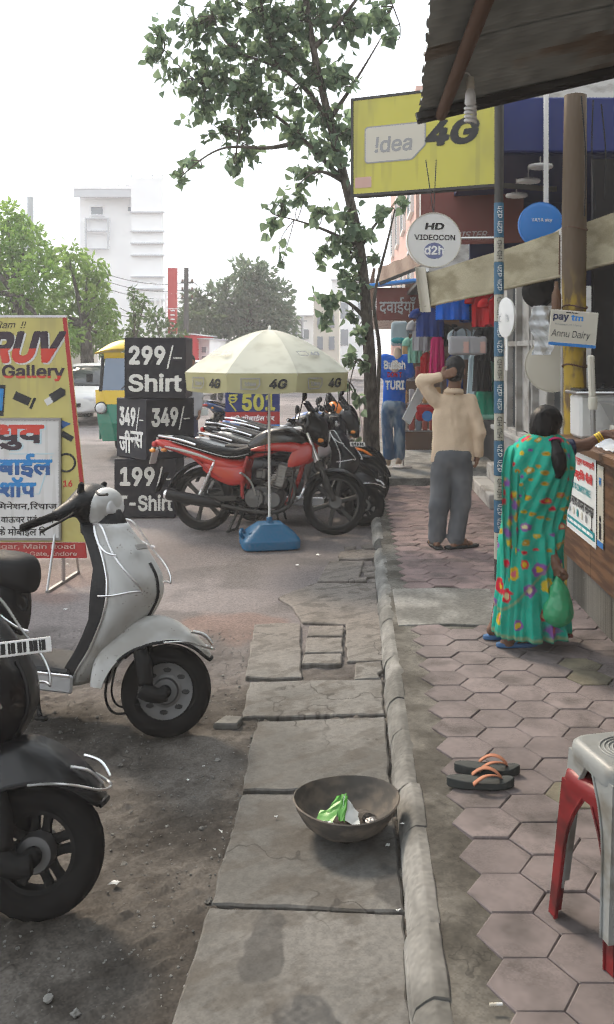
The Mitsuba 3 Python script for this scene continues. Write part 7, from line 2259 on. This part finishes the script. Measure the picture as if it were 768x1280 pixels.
gm = grid(palf, np.linspace(0, 1, 60), np.linspace(-.9, .9, 31))
gv = np.asarray(gm.vertices)
pc = np.tile(base * .95, (len(gv), 1))
uq = np.stack(np.meshgrid(np.linspace(0, .85, 60), np.linspace(0, .17, 31), indexing='ij'), -1).reshape(-1, 2)
for i in range(40):
    p = rg.random(2) * [.85, .17]; r = rg.uniform(.011, .022)
    w1 = np.clip((r - np.hypot(*(uq - p).T) ) / .004, 0, 1)[:, None]
    pc = pc * (1 - w1) + np.array(pal[['must', 'yel', 'red', 'pur'][rg.integers(0, 4)]]) * w1
k.add('sari__shoulder_end', thick(gm, .004), 'cloth_vary', True, np.vstack([pc, pc]))
k.add('blouse_sleeve', folds(stube([shR + [-.02, 0, .0], shR + (elR - shR) * .45], [.058, .05], 8, 16), .004, 30, 3), 'navy', True)
k.add('petticoat', tf(loft([(0, 0, .075, .012, 2.2), (.05, 0, .08, .014, 2.2), (.1, 0, .07, .012, 2.2)], 16), q(690, 787, -.05) + [0, 0, -.008]), 'maroon', True)
for i in range(3):
    d = (wrR - elR) / np.linalg.norm(wrR - elR)
    b_ = torus(.030, .0055, axis='y', n=26, k=8)
    k.add('bangle', tf(b_, wrR - d * (.012 + .014 * i), R=np.stack([np.cross(d, [0, 0, 1]), d, np.cross(np.cross(d, [0, 0, 1]), d)], 1)), 'bangle_gold', True)
mat('bangle_gold', (0.75, 0.52, 0.03), 0.25, 0.6, metal=0.4)
for an in (anL, anR):
    c0 = np.array([an[0] + .055, an[1] + .01, 0])
    rg_ = slipper('slipper_blue', 'slipper_blue')
    sp = None
    for p_, d_, mt in rg_.items:
        e = dict(d_)
    t = np.linspace(0, 2 * PI, 40, endpoint=False)
    x = .128 * np.cos(t)
    w = np.interp(x, [-.133, -.08, -.02, .06, .11, .133], [.028, .038, .034, .047, .04, .02])
    Q = np.c_[x, w * np.sign(np.sin(t)) * np.abs(np.sin(t)) ** .7]
    p_ = k.add('slipper', tf(rings([np.c_[Q * .97, x * 0 + .002], np.c_[Q, x * 0 + .006], np.c_[Q, x * 0 + .022], np.c_[Q * .97, x * 0 + .026]]), c0, rz=8), 'slipper_blue', 50)
    for s in (-1, 1):
        k.add(p_ + '__strap', tf(tube(spline([(.085, .004, .03), (.06, s * .02, .058), (.015, s * .038, .062), (-.03, s * .044, .026)], 18), np.linspace(.006, .012, 18), 8, flat=.35), c0, rz=8), 'slipper_blue', True)
k.place('person', 'woman in a green flowered sari with black tied hair reaching over the counter', 'person')
# the bag in her hand
scene['bag_green'] = {'type': 'twosided', 'b': {'type': 'principled', 'base_color': col((.035, .30, .13)), 'roughness': 0.3, 'specular': 0.6}}
hb = wrL + [.012, -.01, -.085]
bag = nets(union([el(hb + [.0, -.01, -.20], (.088, .062, .085)), el(hb + [.01, -.01, -.12], (.055, .045, .08)), rc(hb + [0, 0, -.06], hb + [0, 0, .01], .032, .012)], .05), hb - [.15, .13, .33], hb + [.15, .13, .05], .008)
bag = folds(folds(bag, .010, 24, 4, (1, 1, .35)), .006, 50, 5, (1, 1, .6))
single('carrier_bag', bag, 'bag_green', 'thin green plastic carrier bag hanging from the hand of the woman', 'bag', smooth=40)

# mannequin in a blue T-shirt and jeans
Yd = 13.46
q = lambda px, py, dy=0.0: at(px, py, Yd) + [0, dy, 0]
pm('denim', lambda p, n, uv: mix(C3((0.06, 0.12, 0.22)), C3((0.26, 0.33, 0.40)), smoothstep(0.4, 0.7, fbm(p.x * 9, p.y * 9, p.z * 4, 3))), 0.9, 0.1)
k = Kit()
nk = q(497, 441)
kl, al, kr, ar = q(484, 530), q(486, 572), q(500, 530), q(500, 570)
bd = union([rc(nk + [0, 0, .03], nk - [0, 0, .05], .05, .06), rc(q(494, 455), q(492, 510), .08, .07), rc(q(486, 510), kl, .06, .045), rc(kl, al, .045, .035), rc(q(498, 510), kr, .06, .045), rc(kr, ar, .05, .035), rc(al, al + [-.06, -.11, -.09], .035, .02), rc(ar, ar + [-.05, -.12, -.09], .035, .02), rc(al, al + [0, 0, -.09], .034, .03), rc(ar, ar + [0, 0, -.09], .034, .03)], .03)
lo, hi = bounds([nk, al, ar, q(492, 510)], .26)
lo[2] = .082
k.add('body', nets(bd, lo, hi, .014), 'skin_plastic', True)
ts = union([rc(q(482, 452), q(506, 452), .085), rc(q(490, 470), q(489, 512), .115, .12), rc(q(498, 470), q(496, 512), .115, .12), rc(q(482, 450), q(479, 466), .085, .085), rc(q(508, 450), q(512, 466), .08, .08)], .05)
tsf = lambda p: np.maximum(np.maximum(ts(np.stack([p[..., 0], Yd + (p[..., 1] - Yd) / .72, p[..., 2]], -1)) * .85, q(0, 511)[2] - p[..., 2]), p[..., 2] - q(0, 441)[2])
m = folds(nets(tsf, *bounds([q(478, 445), q(514, 510)], .2), .013), .008, 10, 3, (1, 1, .5))
k.add('t_shirt', m, 'cloth_blue', True)
for s, y, h, w, mt in (('Bullish', 456, .13, .30, 'text_white'), ('DON T', 468, .075, .20, 'cloth_red'), ('TURI', 481, .13, .27, 'text_white')):
    k.add('t_shirt__lettering', stand(text(s, w, h, 'L', 4, .01), q(493, y) + [0, -.145, 0], rz=0), mt, False)
je = union([rc(q(488, 508), q(497, 508), .12), rc(q(485, 516), kl, .10, .078), rc(kl, al + [0, 0, .0], .078, .075), rc(q(499, 516), kr, .10, .078), rc(kr, ar, .078, .075)], .03)
jef = lambda p: np.maximum(np.maximum(je(p), al[2] - .03 - p[..., 2]), p[..., 2] - q(0, 500)[2])
k.add('jeans', folds(nets(jef, *bounds([q(485, 508), q(499, 508), al, ar], .16), .013), .008, 12, 6, (1, 1, .6)), 'denim', True)
k.add('stand_rod', tube([q(504, 545, .1), q(505, 588, .1)], .012, 8), 'steel')
k.add('stand_base', lathe([(0, .082), (.14, .084), (.14, .095), (0, .10)], 26, 'z', (q(503, 588)[0], Yd + .05, 0)), 'steel')
k.place('mannequin', 'headless mannequin in a bright blue printed T-shirt and faded jeans on the shop platform', 'mannequin')
kb = q(500, 417)
k = Kit()
k.add('bag', folds(nets(rb(kb, (.125, .05, .17), .04), kb - .33, kb + .33, .014), .035, 8, 3, (1, 1, .5)), 'cloth_pale', True)
k.add('lower_part', folds(nets(rb(kb - [0, .01, .10], (.115, .06, .045), .04), kb - .33, kb + [.3, .3, 0], .014), .02, 9, 3), 'teal', True)
k.place('hanging_bag', 'pale and teal plastic garment bag hanging above the mannequin', 'bag')

# a passer-by beyond the price boxes
Yp = 16.5
q = lambda px, py, dy=0.0: at(px, py, Yp) + [0, dy, 0]
hc = q(238, 452)
Rh = rot([0, 0, 1], -80)
hp, HP = head_prims(hc, Rh, 1.0)
k = Kit()
sL, sR, hp_ = q(231, 472), q(247, 472), q(239, 515)
f1, f2 = q(235, 572), q(243, 570, .12)
sk = hp + [rc(q(239, 466), hc, .055), rc(sL, sR, .05), rc(q(239, 480), hp_, .11, .12), rc(sL, q(228, 496), .045, .038), rc(q(228, 496), q(229, 514, -.06), .036, .026), rc(sR, q(250, 496), .045, .038), rc(q(250, 496), q(250, 514, -.05), .036, .026), rc(hp_, f1, .08, .04), rc(hp_, f2, .08, .04), rc(f1, f1 + [0, -.13, -.02], .035, .028), rc(f2, f2 + [0, -.13, -.02], .035, .028)]
sk += hand_prims(q(229, 514, -.06), (0, -.2, -1), (1, 0, 0), .6) + hand_prims(q(250, 514, -.05), (0, -.2, -1), (-1, 0, 0), .6)
lo, hi = bounds([hc, sL, sR, f1, f2], .17)
k.add('body', nets(union(sk, .02), lo, hi, .012), 'skin_man', True)
k.add('hair', nets(lambda p: np.maximum(el(HP(-.02, 0, .035), (.104, .084, .094), Rh)(p), -(((p - HP(.05, 0, .03)) @ Rh) @ np.array([-.75, 0, .65]) + .01)), hc - .16, hc + .16, .012), 'hair_black', True)
k.add('shirt', folds(nets(lambda p: np.maximum(union([rc(sL, sR, .075), rc(q(239, 480), q(239, 518), .14, .15), rc(sL, q(228, 496), .07, .06), rc(q(228, 496), q(229, 510, -.05), .055, .048), rc(sR, q(250, 496), .07, .06), rc(q(250, 496), q(250, 510, -.04), .055, .048)], .04)(p), q(0, 520)[2] - p[..., 2]), *bounds([sL, sR, hp_, q(228, 496), q(250, 512)], .17), .014), .008, 10, 4), 'cloth_grey', True)
k.add('trousers', folds(nets(lambda p: np.maximum(union([rc(hp_ - [.04, 0, 0], hp_ + [.04, 0, 0], .12), rc(hp_, f1 + [0, 0, .05], .11, .075), rc(hp_, f2 + [0, 0, .05], .11, .075)], .04)(p), p[..., 2] - q(0, 514)[2]), *bounds([hp_, f1, f2], .16), .014), .008, 10, 7), 'navy', True)
k.place('person', 'distant pedestrian in a pale grey shirt between the price boxes and the umbrella', 'person')
